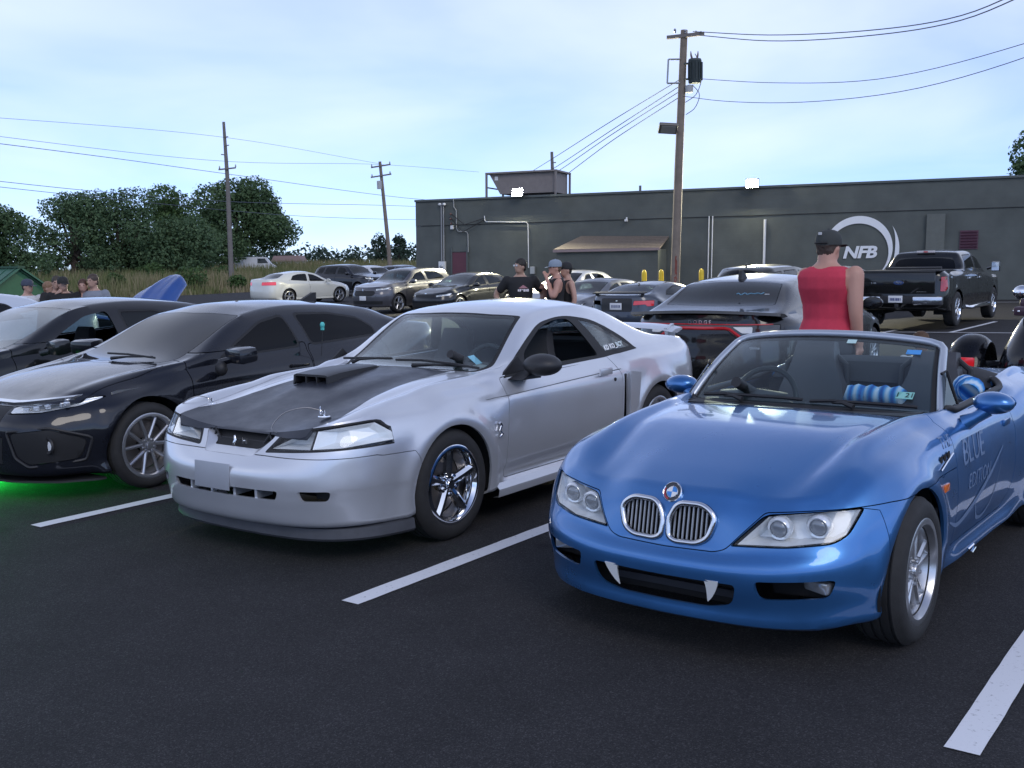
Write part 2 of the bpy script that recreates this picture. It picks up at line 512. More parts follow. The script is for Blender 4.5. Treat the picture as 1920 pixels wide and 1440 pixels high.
    if S.get('solid'):
        be = [e2 for e2 in bm.edges if len(e2.link_faces) == 1]
        bmesh.ops.holes_fill(bm, edges=be, sides=0)
    else:
        outer = list(bm.verts); inner = {}
        for v in outer: inner[v] = bm.verts.new(v.co - v.normal * thick)
        be = [e2 for e2 in bm.edges if len(e2.link_faces) == 1]
        for f in list(bm.faces): bm.faces.new([inner[v] for v in reversed(f.verts)])
        for e2 in be:
            f = e2.link_faces[0]; vs = list(f.verts); i = vs.index(e2.verts[0])
            a, b = (e2.verts[0], e2.verts[1]) if vs[(i + 1) % len(vs)] == e2.verts[1] else (e2.verts[1], e2.verts[0])
            bm.faces.new((b, a, inner[a], inner[b]))
        bmesh.ops.recalc_face_normals(bm, faces=bm.faces)
    me = to_mesh(bm, 'body')
    return me

class Car:
    def __init__(s, name, label, cat, pos, head, S, paint_mat, res=(120, 18, 22), group=None, z=0.):
        s.root = thing(name, label, cat, (pos[0], pos[1], z), head, group)
        s.S = S; s.paint = paint_mat; s.parts = {}
        s.parts['body'] = car_shell(S, *res)
        s.made = {}
    def arches(s, xs, r, zc, y0=.42):
        for x in xs:
            rr, cz = (r, zc) if not isinstance(r, dict) else r[x]
            c = [(x + rr * math.cos(a), cz + rr * math.sin(a)) for a in np.linspace(0, 2 * PI, 48, endpoint=False)]
            for sd in (1, -1):
                m = cutter(c, 'y', min(sd * y0, sd * 1.3), max(sd * y0, sd * 1.3))
                s.parts['body'] = boolean(s.parts['body'], m, 'DIFFERENCE')
    def cut(s, part, poly, axis, lo, hi, gap=.005, m=None, src='body', mirror=None, parent=None, make=True, keep=True, ang=32):
        """split src along a prism; the inside becomes a part of its own with a real shut line round it"""
        out = []
        if mirror is None: mirror = axis == 'y' and lo > 0 or (axis in 'xz' and min((p[0] if axis == 'x' else p[1]) for p in poly) > 0)
        for sd in ((1, -1) if mirror else (1,)):
            pl = poly; a, b = lo, hi
            if sd < 0:
                if axis == 'y': a, b = -hi, -lo
                elif axis == 'x': pl = [(-p[0], p[1]) for p in poly]
                else: pl = [(p[0], -p[1]) for p in poly]
            sk = src + '#r' if sd < 0 and src + '#r' in s.parts else src
            whole = s.parts[sk]
            inner = boolean(whole, cutter(poly_offset(pl, gap), axis, a, b), 'INTERSECT') if keep else None
            s.parts[sk] = boolean(whole, cutter(pl, axis, a, b), 'DIFFERENCE')
            if keep:
                key = part + ('' if sd > 0 else '#r')
                s.parts[key] = inner; out.append(key)
                s.made[key] = (part, m, parent, ang)
        return out
    def finish(s, body_name='body', body_mat=None):
        """link all pieces; a piece whose parent is a piece goes one level down"""
        obs = {}
        s.made = {'body': (body_name, body_mat or s.paint, None, 32), **s.made}
        for key, (nm, m, par, ang) in s.made.items():
            me = s.parts.get(key)
            if me is None or len(me.polygons) == 0: continue
            me.name = nm
            p = s.root
            if par:
                k2 = par + ('#r' if key.endswith('#r') else '')
                p = obs.get(k2) or obs.get(par) or s.root
            obs[key] = obj(nm, me, m or s.paint, p, smooth=ang)
        s.obs = obs
        return obs
    def hit(s, key, o, d):
        """point where a straight line meets a piece of skin"""
        if not hasattr(s, 'bvh'): s.bvh = {}
        if key not in s.bvh:
            me = s.parts[key]
            s.bvh[key] = BVHTree.FromPolygons([v.co for v in me.vertices], [tuple(p.vertices) for p in me.polygons])
        h = s.bvh[key].ray_cast(Vector(o), Vector(d).normalized())
        return h[0]
    def fx(s, keys, y, z, dflt, sgn=1):
        best = None
        for k in keys:
            if k in s.parts:
                h = s.hit(k, (3, y, z) if sgn > 0 else (-6, y, z), (-sgn, 0, 0))
                if h is not None and (best is None or h.x * sgn > best * sgn): best = h.x
        return dflt if best is None else best
    def sy(s, keys, x, z, dflt, sd=1):
        best = None
        for k in keys:
            if k in s.parts:
                h = s.hit(k, (x, 3 * sd, z), (0, -sd, 0))
                if h is not None and h.y * sd > .3 and (best is None or h.y * sd > best * sd): best = h.y
        return dflt * sd if best is None else best
    def drape(s, o, keys, sd=1, off=.0025, dflt=.84):
        """press a flat decal (drawn in x,z) on to the flank"""
        for v in o.data.vertices: v.co.y = s.sy(keys, v.co.x, v.co.z, dflt, sd) + sd * (off + v.co.y)
        return o
    def tz(s, keys, x, y, dflt):
        for k in keys:
            if k in s.parts:
                h = s.hit(k, (x, y, 4), (0, 0, -1))
                if h is not None: return h.z
        return dflt
    def lamp_bowl(s, key, poly, depth=.10, inset=.02, shrink=.8, m=None, name='headlight_bowl'):
        """reflector bowl behind a lens, following the lens surface"""
        for sd in (1, -1):
            k = key + ('' if sd > 0 else '#r')
            if k not in s.obs: continue
            bm = bmesh.new(); cy, cz = sum(p[0] for p in poly) / len(poly), sum(p[1] for p in poly) / len(poly); fr, bk = [], []
            q, xs = [], []
            for (y, z) in poly:          # walk each corner inwards until it lies behind the lens
                for f in (.985, .96, .93, .9, .86, .82, .77, .7, .6, .4, .1):
                    p = (cy + (y - cy) * f, cz + (z - cz) * f); x = s.fx([k], sd * p[0], p[1], None)
                    if x is not None: q.append(p); xs.append(x); break
            good = xs
            if len(q) < 3: continue
            xm = s.fx([k], sd * cy, cz, sum(good) / len(good))
            for (y, z), x in zip(q, xs):
                fr.append(bm.verts.new((x - inset, sd * y, z)))
                bk.append(bm.verts.new((.5 * x + .5 * xm - inset - depth, sd * (cy + (y - cy) * shrink), cz + (z - cz) * shrink)))
            n = len(fr)
            for i in range(n): bm.faces.new((fr[i], fr[(i + 1) % n], bk[(i + 1) % n], bk[i]))
            bm.faces.new(bk); bmesh.ops.recalc_face_normals(bm, faces=bm.faces)
            s.add(name, bm, m or M_REFL, s.obs[k], smooth=None)
    def add(s, name, me, m, parent=None, loc=None, rot=None, smooth=35):
        return obj(name, me, m, parent or s.root, loc, rot, smooth)

def make_wheel(R0, W, rim, style, n=5, m_rim=None, m_tyre=None, low=False, **k):
    """meshes of one wheel, axle along y, outer face towards +y; returns dict of meshes"""
    seg = 28 if low else 56
    h = W / 2; sw = R0 - rim
    tp = [(rim - .012, h - .022), (rim + .004, h - .008), (rim + .3 * sw, h), (rim + .62 * sw, h - .002), (R0 - .018, h - .014), (R0 - .005, h - .034)]
    if not low:
        for gx in (.55, .18):
            tp += [(R0, h * gx + .012), (R0, h * gx + .006), (R0 - .007, h * gx + .005), (R0 - .007, h * gx - .005), (R0, h * gx - .006)]
        tp += [(R0 + .001, 0)]
    half = tp[:-1] if not low else tp
    full = tp + [(r, -y) for (r, y) in reversed(half)]
    M = {}
    t = lathe(full + [(rim - .03, -h + .03), (rim - .03, h - .03)], seg, closed=True)
    M['tyre'] = to_mesh(t, 'tyre'); smooth_mesh(M['tyre'], 40)
    # barrel with a stepped lip
    y1 = h - .006
    br = [(rim + .010, y1), (rim + .012, y1 - .008), (rim - .006, y1 - .016), (rim - .012, y1 - .03), (rim - .03, y1 - .07), (rim - .036, -h + .03), (rim + .005, -h + .01),
          (rim - .048, -h + .03), (rim - .044, y1 - .07), (rim - .024, y1 - .012), (rim - .016, y1 + .002), (rim, y1 + .004)]
    b = lathe(br, seg, closed=True)
    # spokes
    dish = k.get('dish', .03); hubr = k.get('hub', .06); w0 = k.get('w0', .075); w1 = k.get('w1', .06); th = k.get('th', .035)
    yo = y1 - k.get('set', .012)
    def spoke(a, wA, wB, r0, r1, split=0.):
        N = 7
        c, s_ = math.cos(a), math.sin(a)
        secs = []
        for i in range(N):
            t_ = i / (N - 1); r = r0 + (r1 - r0) * t_
            w = (wA + (wB - wA) * t_ ** k.get('wp', 1.)) / 2
            y = yo - dish * (1 - t_) ** 1.6 if dish > 0 else yo + dish * (t_) ** 1.5
            o = split * t_
            cr = k.get('ridge', .010)
            pr = [(-w, y - th), (-w, y - cr), (-w * .35, y), (w * .35, y), (w, y - cr), (w, y - th)]
            ring = []
            for (u, yy) in pr:
                x_, z_ = r, u + o
                ring.append(b.verts.new((x_ * c - z_ * s_, yy, x_ * s_ + z_ * c)))
            secs.append(ring)
        for i in range(N - 1):
            for j in range(6):
                b.faces.new((secs[i][j], secs[i + 1][j], secs[i + 1][(j + 1) % 6], secs[i][(j + 1) % 6]))
        b.faces.new(secs[0]); b.faces.new(list(reversed(secs[-1])))
    a00 = k.get('a0', PI / 2)
    for i in range(n):
        a = a00 + 2 * PI * i / n
        if style == 'star': spoke(a, w0, w1, hubr * .5, rim - .018)
        elif style == 'vee':
            spoke(a, w0, w1, hubr * .6, rim - .018, k.get('split', .06)); spoke(a, w0, w1, hubr * .6, rim - .018, -k.get('split', .06))
        elif style == 'twin':
            for q in (1, -1): spoke(a + q * k.get('ta', .16), w0, w1, hubr * .6, rim - .018)
    yh = yo - (dish if dish > 0 else 0)
    hub = [(0, yh + .006), (hubr * .45, yh + .006), (hubr * .5, yh - .004), (hubr, yh - .006), (hubr * 1.08, yh - .03), (0, yh - .04)]
    bm_lathe(b, hub, 24)
    for i in range(5):
        a = PI / 2 + 2 * PI * (i + .5) / 5; r = hubr * .78
        bm_lathe(b, [(0, yh + .012), (.009, yh + .010), (.011, yh - .01)], 8, M=Matrix.Translation((r * math.cos(a), 0, r * math.sin(a))))
    bmesh.ops.remove_doubles(b, verts=b.verts, dist=1e-6)
    bmesh.ops.recalc_face_normals(b, faces=b.faces)
    M['rim'] = to_mesh(b, 'rim'); smooth_mesh(M['rim'], 35)
    cap = lathe([(0, yh + .011), (hubr * .38, yh + .010), (hubr * .44, yh + .004)], 20)
    M['cap'] = to_mesh(cap, 'hub_cap'); smooth_mesh(M['cap'], 40)
    dsc = lathe([(.05, -.005), (rim * .78, -.005), (rim * .78, -.03), (.05, -.03)], 32, closed=True)
    M['disc'] = to_mesh(dsc, 'brake_disc'); smooth_mesh(M['disc'], 40)
    return M
def put_wheels(car, M, spots, m_rim, m_tyre, m_cap=None, steer=0., detail=True):
    for (x, y, z) in spots:
        rot = (0, 0, 0 if y > 0 else PI)
        w = obj('wheel', M['rim'], None, car.root, (x, y, z), (0, R(random.uniform(0, 70)) if False else 0, rot[2]))
        if not M['rim'].materials: M['rim'].materials.append(m_rim)
        for nm, key, mm in (('tyre', 'tyre', m_tyre), ('hub_cap', 'cap', m_cap or m_rim), ('brake_disc', 'disc', mat('brake_disc', (.25, .23, .22), .45, .9))):
            if not detail and nm != 'tyre': continue
            if not M[key].materials: M[key].materials.append(mm)
            obj(nm, M[key], None, w)
def arch_liner(car, x, z, r, y0, y1, m):
    """dark inner wheel house"""
    for sd in (1, -1):
        bm = bmesh.new()
        pr = [(x + r * math.cos(a), z + r * math.sin(a)) for a in np.linspace(-.25, PI + .25, 20)]
        A = [bm.verts.new((p[0], sd * y0, p[1])) for p in pr]; B = [bm.verts.new((p[0], sd * y1, p[1])) for p in pr]
        for i in range(len(pr) - 1): bm.faces.new((A[i], A[i + 1], B[i + 1], B[i]))
        bm.faces.new(A)
        bmesh.ops.recalc_face_normals(bm, faces=bm.faces)
        car.add('wheel_house', bm, m)
def text_mesh(s, size, m, parent, M, name='lettering', depth=.002, shear=0., bold=0., extr=None, spacing=1.0, align='CENTER'):
    cu = bpy.data.curves.new(name, 'FONT'); cu.body = s; cu.size = size; cu.extrude = depth; cu.shear = shear; cu.offset = bold
    cu.align_x = align; cu.align_y = 'CENTER'; cu.space_character = spacing; cu.resolution_u = 3
    t = bpy.data.objects.new('t', cu); TMP.collection.objects.link(t)
    vl = TMP.view_layers[0]; vl.update()
    me = bpy.data.meshes.new_from_object(t.evaluated_get(vl.depsgraph))
    bpy.data.objects.remove(t); me.name = name
    me.transform(M)
    me.materials.clear()
    return obj(name, me, m, parent)
# ------------------------------------------------------------------ ground
def gz(x, y):
    """lot surface: flat, with two shallow drainage dips"""
    return (-.20 * math.exp(-((x - 2) / 9) ** 2 - ((y - 31) / 9.5) ** 2) - .27 * math.exp(-((x + 9.5) / 4.5) ** 2 - ((y - 19.5) / 6) ** 2))
def asphalt_mat():
    m, n, l, b = new_mat('asphalt')
    tc = n.new('ShaderNodeTexCoord')
    def noise(s, d, r=.6):
        t = n.new('ShaderNodeTexNoise'); t.inputs['Scale'].default_value = s; t.inputs['Detail'].default_value = d; t.inputs['Roughness'].default_value = r
        l.new(tc.outputs['Object'], t.inputs['Vector']); return t
    big, mid_, fine = noise(.22, 4), noise(2.2, 5), noise(210, 3, .75)
    vo = n.new('ShaderNodeTexVoronoi'); vo.inputs['Scale'].default_value = 190; l.new(tc.outputs['Object'], vo.inputs['Vector'])
    sv = n.new('ShaderNodeSeparateXYZ'); l.new(vo.outputs['Color'], sv.inputs[0])
    # stone by stone brightness, a little grit, very faint broad variation
    cr = n.new('ShaderNodeValToRGB'); e = cr.color_ramp.elements
    e[0].position = .0; e[0].color = (.017, .017, .019, 1); e[1].position = 1.; e[1].color = (.060, .058, .061, 1)
    e.new(.55).color = (.026, .0255, .027, 1); e.new(.86).color = (.036, .035, .037, 1)
    l.new(sv.outputs[0], cr.inputs[0])
    mg = n.new('ShaderNodeMapRange'); mg.inputs[1].default_value = .3; mg.inputs[2].default_value = .7; mg.inputs[3].default_value = .68; mg.inputs[4].default_value = 1.32; l.new(fine.outputs['Fac'], mg.inputs[0])
    mb = n.new('ShaderNodeMapRange'); mb.inputs[1].default_value = .3; mb.inputs[2].default_value = .7; mb.inputs[3].default_value = 1.02; mb.inputs[4].default_value = 1.34; l.new(mid_.outputs['Fac'], mb.inputs[0])
    mm = n.new('ShaderNodeMath'); mm.operation = 'MULTIPLY'; l.new(mg.outputs[0], mm.inputs[0]); l.new(mb.outputs[0], mm.inputs[1])
    # dark oil drips
    oi = n.new('ShaderNodeMapRange'); oi.inputs[1].default_value = .66; oi.inputs[2].default_value = .74; oi.inputs[3].default_value = 1.; oi.inputs[4].default_value = .62; l.new(noise(1.3, 3, .5).outputs['Fac'], oi.inputs[0])
    m3 = n.new('ShaderNodeMath'); m3.operation = 'MULTIPLY'; l.new(mm.outputs[0], m3.inputs[0]); l.new(oi.outputs[0], m3.inputs[1])
    mx = n.new('ShaderNodeVectorMath'); mx.operation = 'SCALE'; l.new(cr.outputs[0], mx.inputs[0]); l.new(m3.outputs[0], mx.inputs['Scale'])
    l.new(mx.outputs[0], b.inputs['Base Color'])
    b.inputs['Roughness'].default_value = .88; b.inputs['Specular IOR Level'].default_value = .22
    bp = n.new('ShaderNodeBump'); bp.inputs['Strength'].default_value = .6; bp.inputs['Distance'].default_value = .005; bp.invert = True
    l.new(vo.outputs['Distance'], bp.inputs['Height']); l.new(bp.outputs[0], b.inputs['Normal'])
    return m
def grid_sheet(name, xs, ys, zf, m, keep=None):
    V = [(x, y, zf(x, y)) for y in ys for x in xs]; nx_ = len(xs); F = []
    for j in range(len(ys) - 1):
        for i in range(nx_ - 1):
            if keep is None or keep((xs[i] + xs[i + 1]) / 2, (ys[j] + ys[j + 1]) / 2): F.append((j * nx_ + i, j * nx_ + i + 1, (j + 1) * nx_ + i + 1, (j + 1) * nx_ + i))
    me = bpy.data.meshes.new(name); me.from_pydata(V, [], F)
    return obj(name, me, m, smooth=40)
def edge_x(y):      # where the asphalt meets the field on the left
    return -19.5 + (y - 65) * .49
def field_rise(x, y):
    d = max(0., edge_x(y) - x) + max(0., y - 92) * .6
    return min(1.3, d * .022)
def build_ground():
    gm, n, l, b = new_mat('field_soil')
    tc = n.new('ShaderNodeTexCoord'); t = n.new('ShaderNodeTexNoise'); t.inputs['Scale'].default_value = .25; t.inputs['Detail'].default_value = 8; l.new(tc.outputs['Object'], t.inputs['Vector'])
    cr = n.new('ShaderNodeValToRGB'); e = cr.color_ramp.elements; e[0].position = .35; e[0].color = (.045, .062, .022, 1); e[1].position = .65; e[1].color = (.12, .105, .055, 1)
    l.new(t.outputs['Fac'], cr.inputs[0]); l.new(cr.outputs[0], b.inputs['Base Color']); b.inputs['Roughness'].default_value = .95
    xs = [-900, -500, -300, -200] + list(np.arange(-140, 61, 4.)) + [80, 120, 200, 400, 900]; ys = [-60, -20] + list(np.arange(0, 161, 4.)) + [180, 220, 300, 420, 600, 900, 1500, 2400]
    struct(grid_sheet('ground', xs, ys, lambda x, y: (field_rise(x, y) if y > 30 and y < 2000 else 0) - .34 * (1 if (x > edge_x(y) - 1 and y < 92) else 0), gm))
    xs = list(np.arange(-46, 56.1, 1.5)); ys = list(np.arange(-9, 93.1, 1.5))
    # asphalt sheet, its left edge running along the field
    V, F = [], []
    for y in ys:
        x0 = edge_x(y); 
        for i in range(71): V.append((x0 + (56 - x0) * (i / 70) ** 1.0, y, gz(x0 + (56 - x0) * i / 70, y)))
    for j in range(len(ys) - 1):
        for i in range(70): F.append((j * 71 + i, j * 71 + i + 1, (j + 1) * 71 + i + 1, (j + 1) * 71 + i))
    me = bpy.data.meshes.new('parking_lot'); me.from_pydata(V, [], F)
    struct(obj('parking_lot', me, asphalt_mat(), smooth=40))
def line_mat():
    m, n, l, b = new_mat('road_paint')
    tc = n.new('ShaderNodeTexCoord'); t = n.new('ShaderNodeTexNoise'); t.inputs['Scale'].default_value = 42; t.inputs['Detail'].default_value = 8; t.inputs['Roughness'].default_value = .75
    l.new(tc.outputs['Object'], t.inputs['Vector'])
    cr = n.new('ShaderNodeValToRGB'); e = cr.color_ramp.elements; e[0].position = .28; e[0].color = (.16, .16, .17, 1); e[1].position = .42; e[1].color = (.76, .77, .80, 1)
    l.new(t.outputs['Fac'], cr.inputs[0]); l.new(cr.outputs[0], b.inputs['Base Color']); b.inputs['Roughness'].default_value = .6
    bp = n.new('ShaderNodeBump'); bp.inputs['Strength'].default_value = .3; bp.inputs['Distance'].default_value = .004; t2 = n.new('ShaderNodeTexNoise'); t2.inputs['Scale'].default_value = 160
    l.new(tc.outputs['Object'], t2.inputs['Vector']); l.new(t2.outputs['Fac'], bp.inputs['Height']); l.new(bp.outputs[0], b.inputs['Normal'])
    return m
def build_lines():
    lm = line_mat(); rnd = random.Random(3)
    d = Vector((math.cos(-2.202), math.sin(-2.202))); nn = Vector((-d.y, d.x))
    def line(a, b, w, lab, grp='painted parking lines'):
        a, b = Vector(a), Vector(b); t = (b - a).normalized(); q = Vector((-t.y, t.x)); n = max(8, int((b - a).length / .12)); V, F = [], []
        for i in range(n + 1):
            p = a + (b - a) * i / n
            for sd in (1, -1):
                pp = p + q * sd * (w / 2 + rnd.uniform(-.0025, .0025)); V.append((pp.x, pp.y, gz(pp.x, pp.y) + .005))
        for i in range(n): F.append((2 * i, 2 * i + 1, 2 * i + 3, 2 * i + 2))
        me = bpy.data.meshes.new('parking_line'); me.from_pydata(V, [], F); o = obj('parking_line', me, lm)
        return struct(o)
    base = Vector((-3.102, 6.682))
    for i in range(-2, 4):
        A = base + nn * 2.833 * i
        line(A, A - d * 5.6, .115, '')
    # far stalls beside the pickup and the line along the building
    line((9.55, 22.9), (12.1, 26.3), .11, ''); line((7.4, 24.3), (11.0, 22.0), .10, ''); line((7.5, 22.35), (8.9, 24.3), .11, '')
    line((14.3, 37.0), (22, 33.9), .11, '')
    line((4.6, 18.6), (6.9, 21.7), .11, '')

# ------------------------------------------------------------------ building
def block_wall_mat(name, col):
    m, n, l, b = new_mat(name)
    tc = n.new('ShaderNodeTexCoord'); t = n.new('ShaderNodeTexNoise'); t.inputs['Scale'].default_value = 1.1; t.inputs['Detail'].default_value = 8; l.new(tc.outputs['Object'], t.inputs['Vector'])
    t2 = n.new('ShaderNodeTexNoise'); t2.inputs['Scale'].default_value = 60; t2.inputs['Detail'].default_value = 4; l.new(tc.outputs['Object'], t2.inputs['Vector'])
    mp = n.new('ShaderNodeMapping'); mp.inputs['Rotation'].default_value = (R(90), 0, 0); l.new(tc.outputs['Object'], mp.inputs[0])
    br = n.new('ShaderNodeTexBrick'); br.inputs['Scale'].default_value = 1.0; br.inputs['Brick Width'].default_value = .40; br.inputs['Row Height'].default_value = .20; br.inputs['Mortar Size'].default_value = .006; br.inputs['Mortar Smooth'].default_value = .4
    l.new(mp.outputs[0], br.inputs['Vector'])
    s = n.new('ShaderNodeMapRange'); s.inputs[1].default_value = .3; s.inputs[2].default_value = .7; s.inputs[3].default_value = .82; s.inputs[4].default_value = 1.16; l.new(t.outputs['Fac'], s.inputs[0])
    mx = n.new('ShaderNodeVectorMath'); mx.operation = 'SCALE'; mx.inputs[0].default_value = col; l.new(s.outputs[0], mx.inputs['Scale']); l.new(mx.outputs[0], b.inputs['Base Color'])
    b.inputs['Roughness'].default_value = .7
    ad = n.new('ShaderNodeMath'); ad.operation = 'MULTIPLY_ADD'; ad.inputs[1].default_value = .25; l.new(t2.outputs['Fac'], ad.inputs[0]); l.new(br.outputs['Fac'], ad.inputs[2])
    bp = n.new('ShaderNodeBump'); bp.invert = True; bp.inputs['Strength'].default_value = .35; bp.inputs['Distance'].default_value = .012; l.new(ad.outputs[0], bp.inputs['Height']); l.new(bp.outputs[0], b.inputs['Normal'])
    return m
BA = -.3574
def build_building():
    root = thing('dark_building', 'long low charcoal block building with a white ring logo on its wall', 'building', (-4.09, 46.0, 0), BA)
    WALL = block_wall_mat('charcoal_block', (.085, .096, .090)); CAP = mat('roof_edge_metal', (.095, .108, .105), .5, .3, var=.1); PAT = mat('paint_patch', (.118, .128, .116), .65, var=.1)
    L, Hh = 34., 4.31
    def add(nm, bm, m, par=None, smooth=None):
        me = to_mesh(bm, nm) if hasattr(bm, 'verts') else bm
        for v in me.vertices: v.co.x += .018 * v.co.z
        return obj(nm, me, m, par or root, smooth=smooth)
    # long wall in two courses with a real seam, and the rest of the box
    add('wall', box((L / 2, 7.03, 1.42), (L, 14, 3.66 )), WALL)
    add('upper_wall', box((L / 2, 7.015, 3.785), (L, 14, 1.03)), WALL)
    add('seam_strip', box((L / 2, .028, 3.262), (L, .05, .02)), mat('seam_dark', (.012, .013, .014), .8))
    add('roof_edge', box((L / 2, 7.0, 4.33), (L + .06, 14.1, .09), None, .012), CAP)
    add('pilaster', box((20.86, -.04, 1.58), (.62, .14, 3.05)), PAT)
    # louvre vent
    lv = add('wall_vent', box((21.99, .015, 2.155), (.62, .05, .67)), mat('maroon_metal', (.085, .035, .055), .5, var=.1))
    for k in range(6): add('vent_slat', box((21.99, -.022, 1.89 + k * .105), (.54, .03, .07), Euler((R(28), 0, 0))), mat('maroon_metal', (.085, .035, .055), .5), lv)
    # door with frame, hinge side handle
    dr = add('door', box((2.05, .0, 1.0), (.66, .06, 2.2)), mat('maroon_door', (.10, .03, .045), .5, var=.1))
    add('door_frame', box((1.70, -.01, 1.1), (.06, .09, 2.5)), CAP, dr); add('door_frame', box((2.41, -.01, 1.1), (.06, .09, 2.5)), CAP, dr); add('door_transom', box((2.05, .0, 2.26), (.64, .06, .27)), WALL, dr)
    add('door_handle', tube([(1.80, -.06, 1.05), (1.90, -.07, 1.05)], .015, 6), M_CHROME, dr)
    WP = mat('conduit_white', (.66, .67, .68), .5)
    GP = mat('conduit_grey', (.26, .27, .28), .5)
    def pipe(pts, r, m, nm='conduit'): return add(nm, tube([(s, -.05, h) for s, h in pts], r, 8), m, smooth=50)
    pipe([(1.81, 4.33), (1.82, 4.02), (1.93, 3.88), (1.94, 3.1), (2.02, 2.98), (2.40, 2.96), (2.46, 2.86), (2.47, 2.1)], .022, GP)
    pipe([(3.22, 3.60), (3.23, 3.42), (3.30, 3.35), (5.08, 3.28), (5.16, 3.20), (5.19, 1.4)], .02, WP)
    for s in (12.64, 12.78): pipe([(s, 3.29), (s, 1.3), (s, -.2)], .022, WP)
    pipe([(14.78, 3.10), (14.78, 1.5), (14.78, -.2)], .05, WP, 'downpipe')
    for s in (1.24, 1.34): pipe([(s, 4.10), (s, 3.0), (s, 1.75)], .03, GP, 'service_mast')
    for s in (1.20, 1.40): add('weatherhead', sphere((s, -.10, 4.14), (.075, .09, .06), 12, 8), WP, smooth=50)
    add('meter_box', box((1.29, -.10, 1.45), (.29, .18, .56), None, .015), mat('meter_box_white', (.62, .64, .66), .4)); add('meter_glass', sphere((1.29, -.20, 1.52), (.085, .06, .085), 14, 8), mat('meter_glass', (.3, .33, .36), .1, coat=1), smooth=60)
    for i, (s, h) in enumerate(((1.70, 3.72), (1.70, 3.52), (1.72, 3.32))): add('insulator', sphere((s, -.12, h), (.05, .07, .05), 10, 6), mat('insulator_brown', (.10, .05, .045), .3, coat=.6), smooth=60)
    add('junction_box', box((1.75, -.08, 3.16), (.12, .12, .16), None, .01), WP)
    add('junction_box', box((5.38, -.08, 1.30), (.20, .12, .30), None, .01), mat('box_grey', (.38, .40, .40), .5))
    add('service_cable', tube([(1.75, -.1, 3.7), (2.4, -.25, 3.25), (3.2, -.06, 3.5)], .018, 6), M_BLACK); add('service_cable', tube([(1.75, -.1, 3.5), (2.3, -.22, 2.95), (3.2, -.06, 3.42)], .018, 6), M_BLACK)
    cm = add('wall_camera', box((9.35, -.12, 3.22), (.10, .24, .09), None, .02), WP); add('camera_bracket', box((9.35, -.04, 3.30), (.05, .08, .10)), WP, cm)
    add('roof_vent_pipe', tube([(9.73, .6, 4.3), (9.73, .6, 4.62)], .05, 8), CAP)
    # painted ring logo and letters
    LG = mat('logo_white', (.74, .76, .79), .55, var=.04)
    def ring(cx, cz, a0, a1, r0, r1, nm, taper=True):
        N = 48; V, F = [], []
        for i in range(N + 1):
            t = i / N; a = a0 + (a1 - a0) * t; k = math.sin(PI * min(1, max(0, t))) ** .7 if taper else 1
            c0, c1 = r0(t), r1(t)
            V += [(cx + c1 * math.cos(a), -.006, cz + c1 * math.sin(a)), (cx + c0 * math.cos(a), -.006, cz + c0 * math.sin(a))]
        for i in range(N): F.append((2 * i, 2 * i + 1, 2 * i + 3, 2 * i + 2))
        me = bpy.data.meshes.new(nm); me.from_pydata(V, [], F); bm = bmesh.new(); bm.from_mesh(me)
        r = bmesh.ops.extrude_face_region(bm, geom=list(bm.faces)); bmesh.ops.translate(bm, verts=[g for g in r['geom'] if isinstance(g, bmesh.types.BMVert)], vec=(0, -.012, 0)); bmesh.ops.recalc_face_normals(bm, faces=bm.faces)
        add(nm, bm, LG)
    w = lambda t: .275 * (math.sin(PI * (t * .86 + .10)) ** 1.3)
    ring(18.20, 1.90, R(200), R(-52), lambda t: 1.22 - w(t), lambda t: 1.22, 'logo_ring')
    ring(18.12, 1.86, R(35), R(-42), lambda t: 1.53 - .15 * math.sin(PI * t) ** 1.2, lambda t: 1.53, 'logo_arc')
    lt = text_mesh('NFB', .60, LG, root, Matrix.Translation((18.28, -.015, 1.76)) @ Matrix.Rotation(R(90), 4, 'X') @ Matrix.Diagonal((1.12, 1, 1, 1)), 'logo_lettering', .008, shear=.22, bold=.022, spacing=.95)
    # lean-to with shingle roof
    sh = add('lean_to_wall', box((8.92, -.75, .95), (4.10, 1.5, 2.2)), WALL)
    RF = mat('shingle_brown', (.115, .095, .085), .85, var=.25, vscale=9)
    rb = bmesh.new(); vs = [rb.verts.new(v) for v in ((6.78, -1.62, 2.06), (11.06, -1.62, 2.04), (11.06, -.02, 2.50), (7.45, -.02, 2.60))]
    rb.faces.new(vs); r = bmesh.ops.extrude_face_region(rb, geom=list(rb.faces)); bmesh.ops.translate(rb, verts=[g for g in r['geom'] if isinstance(g, bmesh.types.BMVert)], vec=(0, 0, .06)); bmesh.ops.recalc_face_normals(rb, faces=rb.faces)
    ro = add('lean_to_roof', rb, RF)
    add('fascia', box((8.92, -1.635, 2.05), (4.30, .03, .10)), mat('fascia_pinkgrey', (.25, .19, .19), .6), ro)
    for k in range(7): add('shingle_course', box((9.0 + .04 * k, -1.52 + k * .215, 2.135 + k * .062), (4.12 - .09 * k, .06, .012), Euler((R(16), 0, 0))), RF, ro)
    # rooftop unit
    HV = mat('unit_tan', (.20, .175, .165), .6, var=.12)
    hv = add('rooftop_unit', prism([(2.95, 5.42), (5.90, 5.42), (5.90, 4.55), (3.45, 4.55)], 'y', 1.2, 3.0), HV)
    for (s, y) in ((2.86, 1.1), (2.86, 3.1), (5.98, 1.1), (5.98, 3.1)): add('unit_leg', box((s, y, 4.9), (.08, .08, 1.15)), HV, hv)
    add('unit_rim', box((4.42, 2.1, 5.44), (3.2, 2.1, .07)), HV, hv); add('unit_brace', box((2.86, 2.1, 4.85), (.05, 2.0, .05)), HV, hv); add('unit_label', box((3.28, 1.19, 5.22), (.15, .01, .16)), WP, hv)
